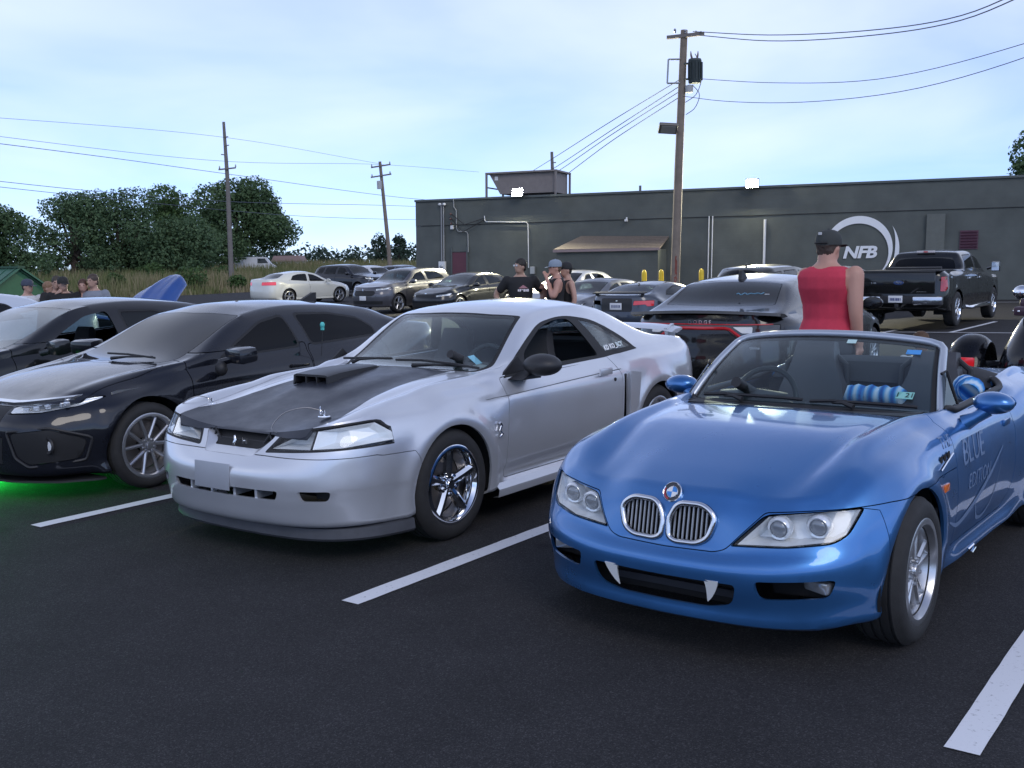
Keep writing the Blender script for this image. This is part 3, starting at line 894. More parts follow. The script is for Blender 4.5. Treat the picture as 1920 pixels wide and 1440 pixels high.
    # floodlights on the parapet, lit
    EM = mat('flood_led', (1, 1, 1), .3, emis=(1.0, .93, .66), estr=3600.)
    for (s, h) in ((4.80, 4.50), (14.29, 4.46)):
        f = add('floodlight', box((s, -.28, h), (.50, .12, .36), Euler((R(-12), 0, 0)), .02), mat('flood_housing', (.05, .05, .055), .5))
        add('flood_lens', box((s, -.347, h - .006), (.42, .008, .28), Euler((R(-12), 0, 0))), EM, f); add('flood_arm', tube([(s, -.02, h - .12), (s, -.2, h - .1)], .03, 6), M_BLACK, f)
    return root
# ------------------------------------------------------------------ shared car materials
M_TYRE = mat('tyre_rubber', (.022, .022, .023), .78, var=.25, vscale=14, bump=.15, bscale=120)
M_BLACK = mat('black_plastic', (.018, .018, .02), .55, var=.1, vscale=20)
M_SEAL = mat('rubber_seal', (.012, .012, .013), .6)
M_DARK = mat('interior_cloth', (.038, .038, .042), .85, bump=.1, bscale=300)
M_UNDER = mat('underbody', (.012, .012, .013), .9)
M_CHROME = mat('chrome', (.82, .83, .85), .08, 1.0)
M_ALLOY = mat('alloy_silver', (.55, .56, .58), .28, .9, var=.08, vscale=30)
M_GUN = mat('alloy_gunmetal', (.50, .51, .54), .32, .9, var=.1, vscale=30)
M_GLASS = glass('window_glass', (.86, .93, .93), 1.5)
M_TINT = glass('window_tint_dark', (.12, .13, .15), .9)
M_TINT2 = glass('window_tint_medium', (.34, .38, .40), 1.0)
M_LENS = glass('headlamp_lens', (.97, .98, .98), .8)
M_REFL = mat('lamp_reflector', (.93, .94, .95), .25, .25)
M_LAMPW = mat('lamp_housing', (.55, .57, .6), .25, .6)
M_RED = mat('tail_lamp_red', (.42, .012, .018), .18, coat=1.0)
M_WHITE_P = mat('plate_white', (.72, .73, .74), .45)
M_ORANGE = mat('indicator_orange', (.75, .16, .02), .25, coat=.6)

def seat(car, x, y, m, z0=.22, name='seat', h=.68, rake=.35):
    """bucket seat: cushion, backrest with head restraint in one shell"""
    bm = bmesh.new()
    def slab(pts, wid, thick):
        pts = catmull(np.array(pts), 14); rings = []
        for i, (px, pz, ww) in enumerate(pts):
            a = pts[min(i + 1, 13)] - pts[max(i - 1, 0)]; L = math.hypot(a[0], a[1]); nx_, nz_ = -a[1] / L, a[0] / L
            t = thick * (1. if 0 < i < 13 else .5)
            ring = []
            for (u, v) in ((-1, .55), (-.8, 1), (-.45, .72), (0, .62), (.45, .72), (.8, 1), (1, .55), (.9, -.6), (0, -.8), (-.9, -.6)):
                ring.append(bm.verts.new((x + px + nx_ * v * t, y + u * ww, pz + nz_ * v * t)))
            rings.append(ring)
        for i in range(13):
            for k in range(10): bm.faces.new((rings[i][k], rings[i + 1][k], rings[i + 1][(k + 1) % 10], rings[i][(k + 1) % 10]))
        bm.faces.new(rings[0]); bm.faces.new(list(reversed(rings[-1])))
    slab([(.28, z0 + .10, .22), (.1, z0 + .12, .25), (-.18, z0 + .06, .25), (-.28, z0 + .08, .24)], .5, .07)
    slab([(-.20, z0 + .02, .24), (-.27, z0 + .25, .25), (-.34, z0 + .48, .235), (-.39, z0 + h - .12, .15), (-.41, z0 + h, .13)], .5, .06)
    bmesh.ops.recalc_face_normals(bm, faces=bm.faces)
    return car.add(name, bm, m, smooth=60)
def steering(car, x, y, z, m, r=.185, tilt=.42):
    bm = bmesh.new()
    ring = [(0, r * math.cos(a), r * math.sin(a)) for a in np.linspace(0, 2 * PI, 33)]
    M = Matrix.Translation((x, y, z)) @ Matrix.Rotation(-tilt, 4, 'Y')
    bm_tube(bm, [M @ Vector(p) for p in ring], .016, 8, cap=False)
    for a in (0, PI, -PI / 2):
        bm_tube(bm, [M @ Vector((0.01, 0, 0)), M @ Vector((0, r * math.cos(a), r * math.sin(a)))], .016, 6)
    bm_sphere(bm, (0, 0, 0), (.03, .07, .06), 12, 8, M)
    bm_tube(bm, [M @ Vector((.02, 0, 0)), M @ Vector((.4, 0, -.02))], .03, 8)
    return car.add('steering_wheel', bm, m, smooth=50)
def wiper(car, pts_arm, pts_blade, m=None):
    bm = bmesh.new(); bm_tube(bm, pts_arm, .008, 6, radii=[.016, .009, .007][:len(pts_arm)] if len(pts_arm) == 3 else None)
    for i in range(len(pts_blade) - 1):
        a, b = Vector(pts_blade[i]), Vector(pts_blade[i + 1]); d = (b - a)
        bm_tube(bm, [a, b], .009, 5)
    return car.add('wiper', bm, m or M_BLACK, smooth=40)
def mirror_shell(car, c, s, m, stalk, name='wing_mirror', glassm=None, back=-1):
    bm = bmesh.new()
    bm_sphere(bm, c, s, 24, 14)
    for v in bm.verts:      # flat mirror side
        k = (v.co.x - c[0]) / s[0]
        if k * back > .25: v.co.x = c[0] + s[0] * back * (.25 + (abs(k) - .25) * .12)
    bm_tube(bm, stalk, .03, 10, radii=[.034, .03, .036][:len(stalk)])
    bmesh.ops.recalc_face_normals(bm, faces=bm.faces)
    return car.add(name, bm, m, smooth=50)

# ------------------------------------------------------------------ silver coupe
def build_mustang():
    SILV = paint('silver_paint', (.68, .70, .74), .6, .34)
    HOODB = mat('hood_satin_black', (.030, .034, .046), .42, coat=.22, coat_rough=.2, spec=.3, var=.15, vscale=9, rvar=.08)
    f0 = [(.14, .215), (.05, .225), (.015, .33), (0, .43), (.005, .52), (.06, .585), (.105, .62), (.195, .708)]
    f1 = [(.14, .215), (.05, .225), (.015, .33), (0, .43), (.005, .52), (.055, .588), (.095, .622), (.185, .718)]
    f2 = [(.13, .215), (.05, .225), (.015, .33), (0, .43), (.003, .52), (.035, .60), (.06, .64), (.135, .748)]
    f3 = [(.12, .215), (.05, .225), (.015, .33), (0, .43), (.002, .53), (.012, .615), (.03, .67), (.085, .785)]
    f4 = [(.10, .215), (.04, .225), (.012, .33), (0, .43), (.0, .54), (.004, .63), (.022, .71), (.085, .805)]
    fw = [(.10, .20), (.03, .225), (.015, .33), (.004, .45), (.0, .60), (.012, .70), (.05, .79), (.14, .845)]
    fx = [(.09, .20), (.03, .225), (.015, .33), (.004, .45), (.0, .60), (.010, .72), (.05, .83), (.15, .885)]
    dr = [(.09, .20), (.02, .225), (.035, .30), (.012, .40), (.0, .60), (.006, .80), (.030, .845), (.085, .925)]
    d2 = [(.09, .20), (.02, .225), (.035, .30), (.012, .40), (.0, .60), (.006, .80), (.030, .855), (.085, .94)]
    rq = [(.09, .21), (.03, .24), (.02, .33), (.006, .45), (.0, .62), (.006, .80), (.035, .90), (.115, .965)]
    rw = [(.10, .24), (.04, .27), (.02, .36), (.006, .47), (.0, .64), (.010, .81), (.05, .92), (.13, .985)]
    rc = [(.12, .26), (.05, .29), (.015, .38), (0, .50), (.0, .66), (.015, .82), (.05, .93), (.11, .99)]
    rr = [(.14, .26), (.06, .29), (.01, .38), (0, .50), (.01, .66), (.03, .82), (.05, .93), (.09, .99)]
    S = dict(
        st=[(1.02, 0, f0), (1.005, .28, f1), (.955, .53, f2), (.85, .72, f3), (.70, .825, f4), (.47, .885, fw), (.2, .905, fw), (-.05, .91, fx), (-.42, .90, fx),
            (-.62, .895, dr), (-1.2, .893, dr), (-1.85, .90, d2), (-2.15, .91, rq), (-2.57, .918, rw), (-2.95, .905, rw), (-3.25, .865, rc), (-3.45, .74, rc), (-3.57, .50, rr), (-3.62, .25, rr), (-3.63, 0, rr)],
        nf=4, nr=15,
        zc=[(.84, .712), (.72, .742), (.60, .77), (.4, .815), (.1, .885), (-.2, .925), (-.5, .945), (-.60, .95), (-.64, .965), (-1.0, 1.19), (-1.19, 1.298), (-1.32, 1.335), (-1.6, 1.362), (-1.9, 1.368), (-2.2, 1.345),
            (-2.42, 1.305), (-2.6, 1.235), (-2.9, 1.09), (-3.02, 1.045), (-3.10, 1.025), (-3.3, 1.015), (-3.6, .99)],
        rail=[(.82, .60, .735), (.72, .60, .752), (.5, .60, .797), (.2, .60, .855), (-.2, .62, .905), (-.55, .655, .925), (-.66, .69, .932), (-.74, .70, .955), (-1.0, .655, 1.13), (-1.22, .60, 1.262), (-1.35, .585, 1.29), (-1.6, .575, 1.31), (-1.9, .57, 1.31),
              (-2.2, .565, 1.275), (-2.45, .575, 1.20), (-2.7, .60, 1.09), (-2.9, .62, 1.02), (-3.1, .66, .995), (-3.3, .70, .99)],
        bow=[(.8, 0), (-.3, 0), (-.66, .09), (-.74, .11), (-1.2, .05), (-1.5, .0), (-2.3, 0), (-2.6, -.07), (-3.0, -.10), (-3.3, 0)],
        flare=[(0, .325, .41, .022, .055), (-2.573, .325, .41, .024, .06)], fb=.14, rb=.09, tumble=.022)
    def hood_mod(T):
        x, y, z = T[:, :, 0], T[:, :, 1], T[:, :, 2]
        # raised centre section with two long ridges
        k = np.clip((.55 - x) / .35, 0, 1) * np.clip((x + .58) / .12, 0, 1)
        z += k * .020 * (1 / (1 + np.exp((np.abs(y) - (.30 - .10 * np.clip(x, 0, .7) / .7)) / .018)))
        z += k * .010 * np.exp(-((np.abs(y) - .50) / .05) ** 2)
    S['top_mod'] = hood_mod
    def flank_mod(B):
        # sharp waist crease along the door, and a soft step above the rocker
        x, y, z = B[:, :, 0], B[:, :, 1], B[:, :, 2]
        on = np.clip((-.30 - x) / .25, 0, 1) * np.clip((x + 2.12) / .06, 0, 1) * (y > .6)
        zc_ = .805 + (-.5 - x) * .020
        y -= on * .011 / (1 + np.exp(-(z - zc_) / .004))
        y -= on * .010 / (1 + np.exp((z - (.345 + (-.5 - x) * .03)) / .004)) * np.clip((z - .25) / .03, 0, 1)
        fr = np.clip((x - .40) / .05, 0, 1) * (y > .35)
        y -= fr * .007 / (1 + np.exp((z - .415) / .004)) * np.clip((z - .24) / .03, 0, 1)
    S['side_mod'] = flank_mod
    c = Car('silver_coupe', 'silver two-door coupe with black hood and hood scoop, parked left of the blue roadster', 'car', (-1.078, 6.697), -2.193, S, SILV, (150, 22, 44))
    c.arches((0, -2.573), .362, .335)
    # glass, all cut out of the one skin
    W = c.cut
    W('windscreen_seal', poly_round([(-.60, -.58), (-.735, -.645), (-1.225, -.54), (-1.185, -.30), (-1.18, 0), (-1.185, .30), (-1.225, .54), (-.735, .645), (-.60, .58), (-.555, .3), (-.55, 0), (-.555, -.3)], .03, 3), 'z', .8, 1.5, .0, M_SEAL, mirror=False)
    W('windscreen', poly_round([(-.62, -.565), (-.75, -.615), (-1.205, -.515), (-1.165, -.30), (-1.16, 0), (-1.165, .30), (-1.205, .515), (-.75, .615), (-.62, .565), (-.58, .3), (-.575, 0), (-.58, -.3)], .05, 4), 'z', .8, 1.5, .002, M_GLASS, 'windscreen_seal', mirror=False, parent='windscreen_seal')
    W('rear_window', poly_round([(-2.52, -.46), (-2.95, -.54), (-3.06, -.3), (-3.08, 0), (-3.06, .3), (-2.95, .54), (-2.52, .46), (-2.47, 0)], .04, 3), 'z', .98, 1.5, .006, M_TINT2, mirror=False)
    # side glass: black surround, then the panes
    W('window_surround', poly_round([(-.62, .905, .01), (-.80, .985, .05), (-1.06, 1.125, .2), (-1.27, 1.222, .25), (-1.62, 1.262, .3), (-2.0, 1.205, .25), (-2.28, 1.06, .2), (-2.40, .965, .02), (-1.9, .935, .01)], .1, 6), 'y', .3, 1.2, .002, M_SEAL)
    W('quarter_window', poly_round([(-1.94, .975), (-1.82, 1.17), (-1.77, 1.222), (-1.98, 1.178, .2), (-2.22, 1.055, .2), (-2.33, .985)], .03, 4), 'y', .3, 1.2, .002, M_GLASS, 'window_surround', parent='window_surround')
    # the door glass is wound down: an open hole
    W('hole', poly_round([(-.90, .945), (-.94, 1.03, .04), (-1.08, 1.105, .1), (-1.28, 1.198, .15), (-1.50, 1.235, .15), (-1.67, 1.232, .06), (-1.83, .955)], .03, 4), 'y', .3, 1.2, 0, None, 'window_surround', keep=False)
    # panels
    W('hood', poly_round([(.86, .58, .08), (.45, .60), (.1, .625), (-.35, .67), (-.53, .655), (-.56, .3), (-.545, 0), (-.56, -.3), (-.53, -.655), (-.35, -.67), (.1, -.625), (.45, -.60), (.86, -.58, .08), (.86, -.3), (.86, 0), (.86, .3)], .02, 3), 'z', .698, 1.1, .005, SILV, mirror=False)
    W('hood_panel', [(.90, .64), (.75, .61), (.52, .535), (.25, .475), (0, .45), (-.35, .44), (-.60, .44), (-.60, -.44), (-.35, -.44), (0, -.45), (.25, -.475), (.52, -.535), (.75, -.61), (.90, -.64)], 'z', .69, 1.1, .0, HOODB, 'hood', mirror=False, parent='hood')
    W('door', poly_round([(-.58, .915), (-.555, .62), (-.535, .275), (-1.96, .275), (-2.0, .40, .1), (-2.01, .80), (-1.92, .965), (-1.90, .97)], .03, 3), 'y', .5, 1.2, .005, None)
    W('bumper', [(1.2, .60), (.62, .612), (.585, .605), (.36, .60), (.30, .5), (.30, .1), (1.2, .1)], 'y', -1.2, 1.2, .004, None, mirror=False)
    # thin slot cut through fender and door, standing in for the crease's dark shading
    for src in ('door', 'body'):
        W('crease_shade_slot', [(-.36, .797), (-2.02, .838), (-2.02, .8435), (-.36, .800)], 'y', .6, 1.2, 0, None, src, keep=False)
    # lamps and openings in the nose
    W('headlight_surround', poly_round([(.275, .616, .02), (.345, .728), (.81, .800), (.93, .662)], .03, 3), 'x', .5, 1.1, .0, M_SEAL)
    W('headlight', poly_round([(.298, .630), (.362, .716), (.809, .791), (.927, .669)], .02, 3), 'x', .5, 1.1, .001, M_LENS, 'headlight_surround', parent='headlight_surround')
    GP = poly_round([(-.30, .705), (-.205, .592), (.205, .592), (.30, .705)], .03, 3)
    W('grille', GP, 'x', .5, 1.1, 0, mat('grille_black', (.01, .01, .011), .6), 'body', mirror=False)
    W('grille_low', GP, 'x', .5, 1.1, 0, None, 'bumper', mirror=False, keep=False)
    W('grille_hood', GP, 'x', .5, 1.1, 0, None, 'hood_panel', mirror=False, keep=False)
    W('intake1', poly_round([(-.44, .425), (-.42, .375), (.42, .375), (.44, .425)], .015, 2), 'x', .7, 1.2, 0, None, 'bumper', mirror=False, keep=False)
    W('intake2', poly_round([(.555, .43), (.57, .375), (.70, .375), (.72, .43)], .02, 3), 'x', .6, 1.2, 0, None, 'bumper', keep=False)
    W('tail_lamp', poly_round([(.42, .70), (.43, .86), (.80, .88), (.80, .70)], .03, 3), 'x', -4, -3.2, .006, M_RED)
    W('rear_bumper', [(-3.05, .66), (-3.8, .66), (-3.8, .1), (-2.98, .1), (-2.98, .60)], 'y', -1.2, 1.2, .004, None, mirror=False)
    # flank scoop behind the door
    W('scoop_hole', poly_round([(-2.035, .805), (-2.075, .80), (-2.075, .46), (-2.02, .40), (-2.025, .6)], .01, 2), 'y', .5, 1.2, 0, None, keep=False)
    obs = c.finish()
    # inner wheel houses and floor
    for x in (0, -2.573): arch_liner(c, x, .335, .40, .50, .86, M_UNDER)
    fp = bmesh.new()
    bm_prism(fp, [(.36, .5), (-.38, .5), (-.38, .24), (.36, .24)], 'y', -.48, .48)
    bm_prism(fp, [(-.40, .215), (-2.16, .215), (-2.16, .26), (-.40, .26)], 'y', -.82, .82)
    bm_prism(fp, [(-2.17, .42), (-2.98, .42), (-2.98, .5), (-2.17, .5)], 'y', -.48, .48)
    bm_prism(fp, [(-2.99, .32), (-3.4, .34), (-3.4, .40), (-2.99, .40)], 'y', -.68, .68)
    c.add('floor_pan', fp, M_UNDER, smooth=None)
    # rubber chin splitter following the bumper outline
    bm = bmesh.new(); ol = [(.895, 0), (.885, .28), (.845, .53), (.755, .70), (.62, .80), (.44, .86), (.36, .872)]
    ol = [tuple(p) for p in catmull(np.array(ol), 24)]; ol = [(x, -y) for x, y in reversed(ol[1:])] + ol
    pr = [(-.035, .218), (.012, .205), (.02, .15), (.008, .135), (-.035, .14)]
    rg = []
    for i, (x, y) in enumerate(ol):
        a, b_ = ol[max(i - 1, 0)], ol[min(i + 1, len(ol) - 1)]; t = Vector((b_[0] - a[0], b_[1] - a[1])).normalized(); nn = Vector((t.y, -t.x))
        rg.append([bm.verts.new((x + nn.x * k, y + nn.y * k, z - .0)) for k, z in pr])
    for i in range(len(rg) - 1):
        for k in range(5): bm.faces.new((rg[i][k], rg[i + 1][k], rg[i + 1][(k + 1) % 5], rg[i][(k + 1) % 5]))
    bm.faces.new(rg[0]); bm.faces.new(list(reversed(rg[-1]))); bmesh.ops.recalc_face_normals(bm, faces=bm.faces)
    c.add('chin_splitter', bm, mat('splitter_rubber', (.06, .064, .075), .6, var=.2, vscale=12))
    # grille: dark panel set back, silver throat walls round it
    if 'grille' in obs: obs['grille'].location.x = -.05
    th = bmesh.new(); A = []; B = []; GO = poly_offset(GP, -.004); GI = poly_offset(GP, .03)
    for (y, z), (y2, z2) in zip(GO, GI):
        x = c.fx(['grille', 'body', 'bumper', 'hood_panel'], y, z, .88)
        A.append(th.verts.new((x - .004, y, z))); B.append(th.verts.new((x - .075, y2, z2)))
    n_ = len(A)
    for i in range(n_):
        if (GP[i][1] + GP[(i + 1) % n_][1]) / 2 < .695: th.faces.new((A[i], A[(i + 1) % n_], B[(i + 1) % n_], B[i]))
    c.add('grille_throat', th, SILV)
    gx = c.fx(['grille'], 0, .65, .86) - .05
    ir = bmesh.new(); lp = [(gx + .012 - .25 * abs(y) * .3, y, z) for y, z in poly_offset(GP, .05)]; bm_tube(ir, lp + lp[:2], .007, 6, cap=False); c.add('grille_frame', ir, M_BLACK)
    e = bmesh.new()
    bm_tube(e, [(gx + .03, -.03, .605), (gx + .035, -.035, .635), (gx + .03, -.022, .655), (gx + .025, -.034, .68)], .011, 8, radii=[.014, .009, .011, .006])
    c.add('grille_emblem', e, M_CHROME, smooth=60)
    e = bmesh.new()
    bm_tube(e, [(gx + .03, .04, .64), (gx + .03, .044, .675)], .006, 6); bm_tube(e, [(gx + .03, .07, .64), (gx + .03, .066, .675)], .006, 6); bm_tube(e, [(gx + .03, .042, .657), (gx + .03, .068, .657)], .005, 6)
    c.add('grille_letter', e, M_CHROME, smooth=60)
    for y in (-.27, -.09, .09, .27): c.add('intake_post', box((.925, y, .40), (.13, .018, .06), Euler((0, 0, R(8 if y > 0 else -8)))), SILV, smooth=None)
    c.add('intake_mesh', prism(poly_round([(-.45, .435), (-.43, .365), (.43, .365), (.45, .435)], .01), 'x', .84, .85), M_UNDER, smooth=None)
    for sd in (1, -1):
        c.add('fog_lamp', prism([(sd * .54, .44), (sd * .56, .365), (sd * .72, .365), (sd * .73, .44)], 'x', .78, .80), mat('fog_glass', (.05, .05, .05), .1, coat=1.), smooth=None)
    # blank plate on the bumper
    c.add('blank_plate', box((1.022, -.05, .475), (.006, .30, .15), Euler((0, R(-3), 0)), .003), mat('blank_plate', (.40, .42, .46), .45, .3, var=.06))
    c.lamp_bowl('headlight', [(.31, .637), (.37, .708), (.595, .745), (.595, .65)], .08, .012, .6, name='headlight_reflector')
    c.lamp_bowl('headlight', [(.605, .652), (.605, .747), (.70, .764), (.803, .782), (.86, .725), (.90, .674), (.75, .660)], .06, .012, .6, name='headlight_reflector')
    # headlight bulbs
    for sd in (1, -1):
        for bp_ in ((.74, sd * .46, .69), (.64, sd * .72, .715)):
            c.add('bulb', sphere(bp_, (.035, .022, .022), 12, 8), mat('bulb_glass', (.8, .8, .78), .1, coat=1), obs['headlight_surround' + ('' if sd > 0 else '#r')])
    # hood scoop (open front with two vanes)
    sc = bmesh.new()
    out = [(.13, -.20, .185, .965, .085), (.0, -.19, .18, .985, .09), (-.2, -.18, .17, .998, .075), (-.40, -.14, .13, 1.0, .045), (-.47, -.11, .10, .985, .015)]
    rg = []
    for (x, a, b_, z, h) in out:
        zb = z - h
        rg.append([sc.verts.new(v) for v in ((x, a - .01, zb - .02), (x, a, z - .012), (x, a + .03, z), (x, b_ - .03, z), (x, b_, z - .012), (x, b_ + .01, zb - .02))])
    for i in range(len(rg) - 1):
        for k in range(5): sc.faces.new((rg[i][k], rg[i][k + 1], rg[i + 1][k + 1], rg[i + 1][k]))
    sc.faces.new(rg[-1])
    # lip round the mouth
    inn = [sc.verts.new(v) for v in ((.13, -.185, .885), (.13, -.18, .945), (.13, .165, .945), (.13, .17, .885))]
    rr0 = rg[0]; sc.faces.new((rr0[0], inn[0], inn[1], rr0[1])); sc.faces.new((rr0[1], inn[1], inn[2], rr0[4], rr0[3], rr0[2])); sc.faces.new((rr0[4], inn[2], inn[3], rr0[5]))
    bk = [sc.verts.new((.02, v.co.y * .95, v.co.z)) for v in inn]
    for i in range(3): sc.faces.new((inn[i], bk[i], bk[i + 1], inn[i + 1]))
    sc.faces.new(bk)
    bm_box(sc, (.09, -.06, .917), (.08, .012, .06)); bm_box(sc, (.09, .06, .917), (.08, .012, .06))
    for v in sc.verts: v.co.y = v.co.y * .80 - .165; v.co.x = v.co.x * .92; v.co.z = .90 + (v.co.z - .885) * .70
    bmesh.ops.recalc_face_normals(sc, faces=sc.faces)
    c.add('hood_scoop', sc, mat('scoop_plastic', (.020, .020, .022), .42, var=.1), smooth=25)
    # hood pins with lanyards
    for (px, py, dx, dy) in ((.613, .45, .20, -.17), (.56, -.60, .16, -.10)):
        zt = .785
        b_ = bmesh.new()
        bm_lathe(b_, [(0, .004), (.036, .003), (.038, -.004)], 18, 'Z', Matrix.Translation((px, py, zt + .012)))
        bm_tube(b_, [(px, py, zt), (px, py, zt + .045)], .006, 8)
        loop = [(px + .02 * math.cos(a) + .0, py - .03 + .022 * math.cos(a), zt + .04 + .022 * math.sin(a)) for a in np.linspace(0, 2 * PI, 13)]
        bm_tube(b_, loop, .0035, 6, cap=False); bm_tube(b_, [(px, py + .012, zt + .03), (px, py - .02, zt + .034)], .0035, 6)
        c.add('hood_pin', b_, M_CHROME)
        cab = catmull(np.array([(px, py - .02, zt + .04), (px + .06, py + dy * .5, zt + .06), (px + dx * .8, py + dy, zt + .03), (px + dx + .03, py + dy * 1.1, zt - .05), (px + dx - .03, py + dy * .8, zt - .085)]), 20)
        c.add('pin_lanyard', tube([tuple(p) for p in cab], .003, 6), mat('steel_cable', (.25, .25, .26), .4, .8))
    # side details (left and right)
    for sd in (1, -1):
        if sd > 0:
            mir = bmesh.new()
            bm_sphere(mir, (-.80, sd * 1.0, .985), (.115, .135, .072), 24, 14)
            for v in mir.verts:
                if v.co.x < -.83: v.co.x = -.83 - (abs(v.co.x + .83)) * .15
            bm_prism(mir, [(-.66, .895), (-.80, .935), (-.90, .935), (-.88, .89)], 'y', min(sd * .82, sd * .93), max(sd * .82, sd * .93))
            c.add('wing_mirror', mir, mat('mirror_plastic', (.022, .022, .024), .5, var=.12), smooth=40)
        c.add('mirror_sail', prism([(-.615, .915), (-.80, 1.035), (-.895, .94)], 'y', min(sd * .785, sd * .80), max(sd * .785, sd * .80)), M_BLACK, smooth=None)
        hn = bmesh.new(); bm_box(hn, (-1.76, sd * .905, .845), (.17, .018, .05), None, .008)
        c.add('door_handle', hn, SILV)
        c.add('lock', lathe([(0, .004), (.013, .003), (.014, -.01)], 12, 'Y', Matrix.Translation((-1.90, sd * .903, .775))), M_BLACK)
        em = bmesh.new(); y = sd * .912
        bm_tube(em, [(-.435, y, .56), (-.465, y, .575), (-.442, y, .60), (-.46, y, .63), (-.44, y, .65)], .01, 8, radii=[.007, .012, .007, .009, .010])
        c.add('fender_emblem', em, M_CHROME, smooth=60)
        # scoop blade
        c.add('flank_scoop', prism([(-2.08, .82), (-2.24, .80), (-2.20, .55), (-2.06, .39), (-2.075, .60)], 'y', min(sd * .90, sd * .935), max(sd * .90, sd * .935)), SILV, smooth=None)
        c.add('scoop_recess', prism([(-2.0, .83), (-2.1, .83), (-2.1, .38), (-2.0, .38)], 'y', min(sd * .84, sd * .85), max(sd * .84, sd * .85)), M_UNDER, smooth=None)
        sk = bmesh.new()
        rg = []
        for (x, k, zt) in ((-.42, .0, .26), (-.8, .012, .265), (-1.6, .014, .27), (-2.05, .012, .28), (-2.2, 0, .29)):
            rg.append([sk.verts.new((x, sd * (.885 + k), zt)), sk.verts.new((x, sd * (.915 + k), zt - .035)), sk.verts.new((x, sd * (.905 + k), zt - .085)), sk.verts.new((x, sd * .86, zt - .09))])
        for i in range(4):
            for k in range(3): sk.faces.new((rg[i][k], rg[i][k + 1], rg[i + 1][k + 1], rg[i + 1][k]))
        bmesh.ops.recalc_face_normals(sk, faces=sk.faces)
        c.add('side_skirt', sk, SILV)
    # quarter window sticker
    ML = Matrix.Translation((-2.09, .775, 1.005)) @ Matrix.Rotation(PI, 4, 'Z') @ Matrix.Rotation(R(62), 4, 'X') @ Matrix.Rotation(R(4), 4, 'Z')
    text_mesh('KD KO_BCY', .052, mat('sticker_white', (.85, .86, .86), .6), c.root, ML, 'window_lettering', .001, bold=.002)
    # spoiler on posts
    sp = bmesh.new(); rg = []
    for y in np.linspace(-.68, .68, 21):
        dz = -.03 * (abs(y) / .68) ** 4 - .025; x0 = -3.34 - .04 * (1 - (abs(y) / .68) ** 2)
        rg.append([sp.verts.new((x0 + .10, y, 1.085 + dz)), sp.verts.new((x0 + .03, y, 1.108 + dz)), sp.verts.new((x0 - .09, y, 1.118 + dz)), sp.verts.new((x0 - .10, y, 1.10 + dz)), sp.verts.new((x0, y, 1.075 + dz))])
    for i in range(20):
        for k in range(5): sp.faces.new((rg[i][k], rg[i][(k + 1) % 5], rg[i + 1][(k + 1) % 5], rg[i + 1][k]))
    sp.faces.new(rg[0]); sp.faces.new(list(reversed(rg[-1])))
    for y in (-.60, .60): bm_box(sp, (-3.36, y, 1.025), (.13, .03, .11), Euler((0, R(15), 0)))
    bmesh.ops.recalc_face_normals(sp, faces=sp.faces)
    c.add('spoiler', sp, SILV)
    # wheels
    WF = make_wheel(.335, .245, .232, 'star', 5, hub=.075, w0=.055, w1=.062, dish=.02, th=.04, ridge=.016)
    WR = make_wheel(.335, .25, .235, 'star', 5, hub=.07, w0=.10, w1=.085, dish=.02, th=.04)
    put_wheels(c, WF, [(0, .775, .332), (0, -.775, .332)], M_CHROME, M_TYRE, M_CHROME)
    put_wheels(c, WR, [(-2.573, .785, .332), (-2.573, -.785, .332)], M_ALLOY, M_TYRE)
    # cabin
    c.add('dashboard', prism([(-.62, .93), (-.80, .945), (-1.05, .88), (-1.10, .70), (-.62, .6)], 'y', -.68, .68), M_DARK, smooth=None)
    sq = bmesh.new(); bm_lathe(sq, [(.001, .0), (.20, -.03), (.22, -.12)], 24, 'Z', Matrix.Translation((-.90, .36, .96)) @ Matrix.Diagonal((.55, 1.2, 1, 1)))
    c.add('instrument_binnacle', sq, mat('dash_pale', (.32, .36, .35), .6))
    steering(c, -1.02, .36, .90, M_DARK)
    seat(c, -1.24, .37, M_DARK, .32, h=.82); seat(c, -1.24, -.37, M_DARK, .32, h=.82)
    c.add('rear_bench', prism([(-2.15, .40), (-2.62, .45), (-2.78, .95), (-2.70, .97), (-2.5, .62), (-2.15, .58)], 'y', -.60, .60), M_DARK, smooth=None)
    c.add('cabin_floor', box((-1.6, 0, .27), (2.0, 1.55, .03)), M_DARK, smooth=None)
    for sd in (1, -1): c.add('door_card', prism([(-.62, .90), (-1.95, .92), (-1.95, .3), (-.62, .3)], 'y', min(sd * .79, sd * .81), max(sd * .79, sd * .81)), M_DARK, smooth=None)
    c.add('parcel_shelf', box((-2.85, 0, .98), (.4, 1.2, .02)), M_DARK, smooth=None)
    c.add('engine_bay', box((.1, 0, .60), (.95, 1.15, .12)), M_UNDER, smooth=None)
    # cowl, wipers, inspection stickers
    c.add('cowl', prism([(-.53, .925), (-.68, .935), (-.68, .9), (-.53, .88)], 'y', -.62, .62), M_BLACK, smooth=None)
    wiper(c, [(-.56, .10, .965), (-.58, .28, .975), (-.655, .50, .965)], [(-.62, .62, .962), (-.60, .40, .985), (-.585, .15, 1.0), (-.575, -.06, .995)])
    wiper(c, [(-.55, -.45, .965), (-.57, -.40, .985), (-.60, -.22, 1.0)], [(-.60, -.12, 1.0), (-.595, -.35, .995), (-.60, -.58, .985)])
    st = bmesh.new(); bm_box(st, (0, 0, 0), (.10, .05, .002)); 
    stk = c.add('inspection_sticker', st, mat('sticker_teal', (.22, .50, .62), .5), loc=(-.76, .48, 1.0), rot=(R(10), R(30), R(80)), smooth=None)
    return c
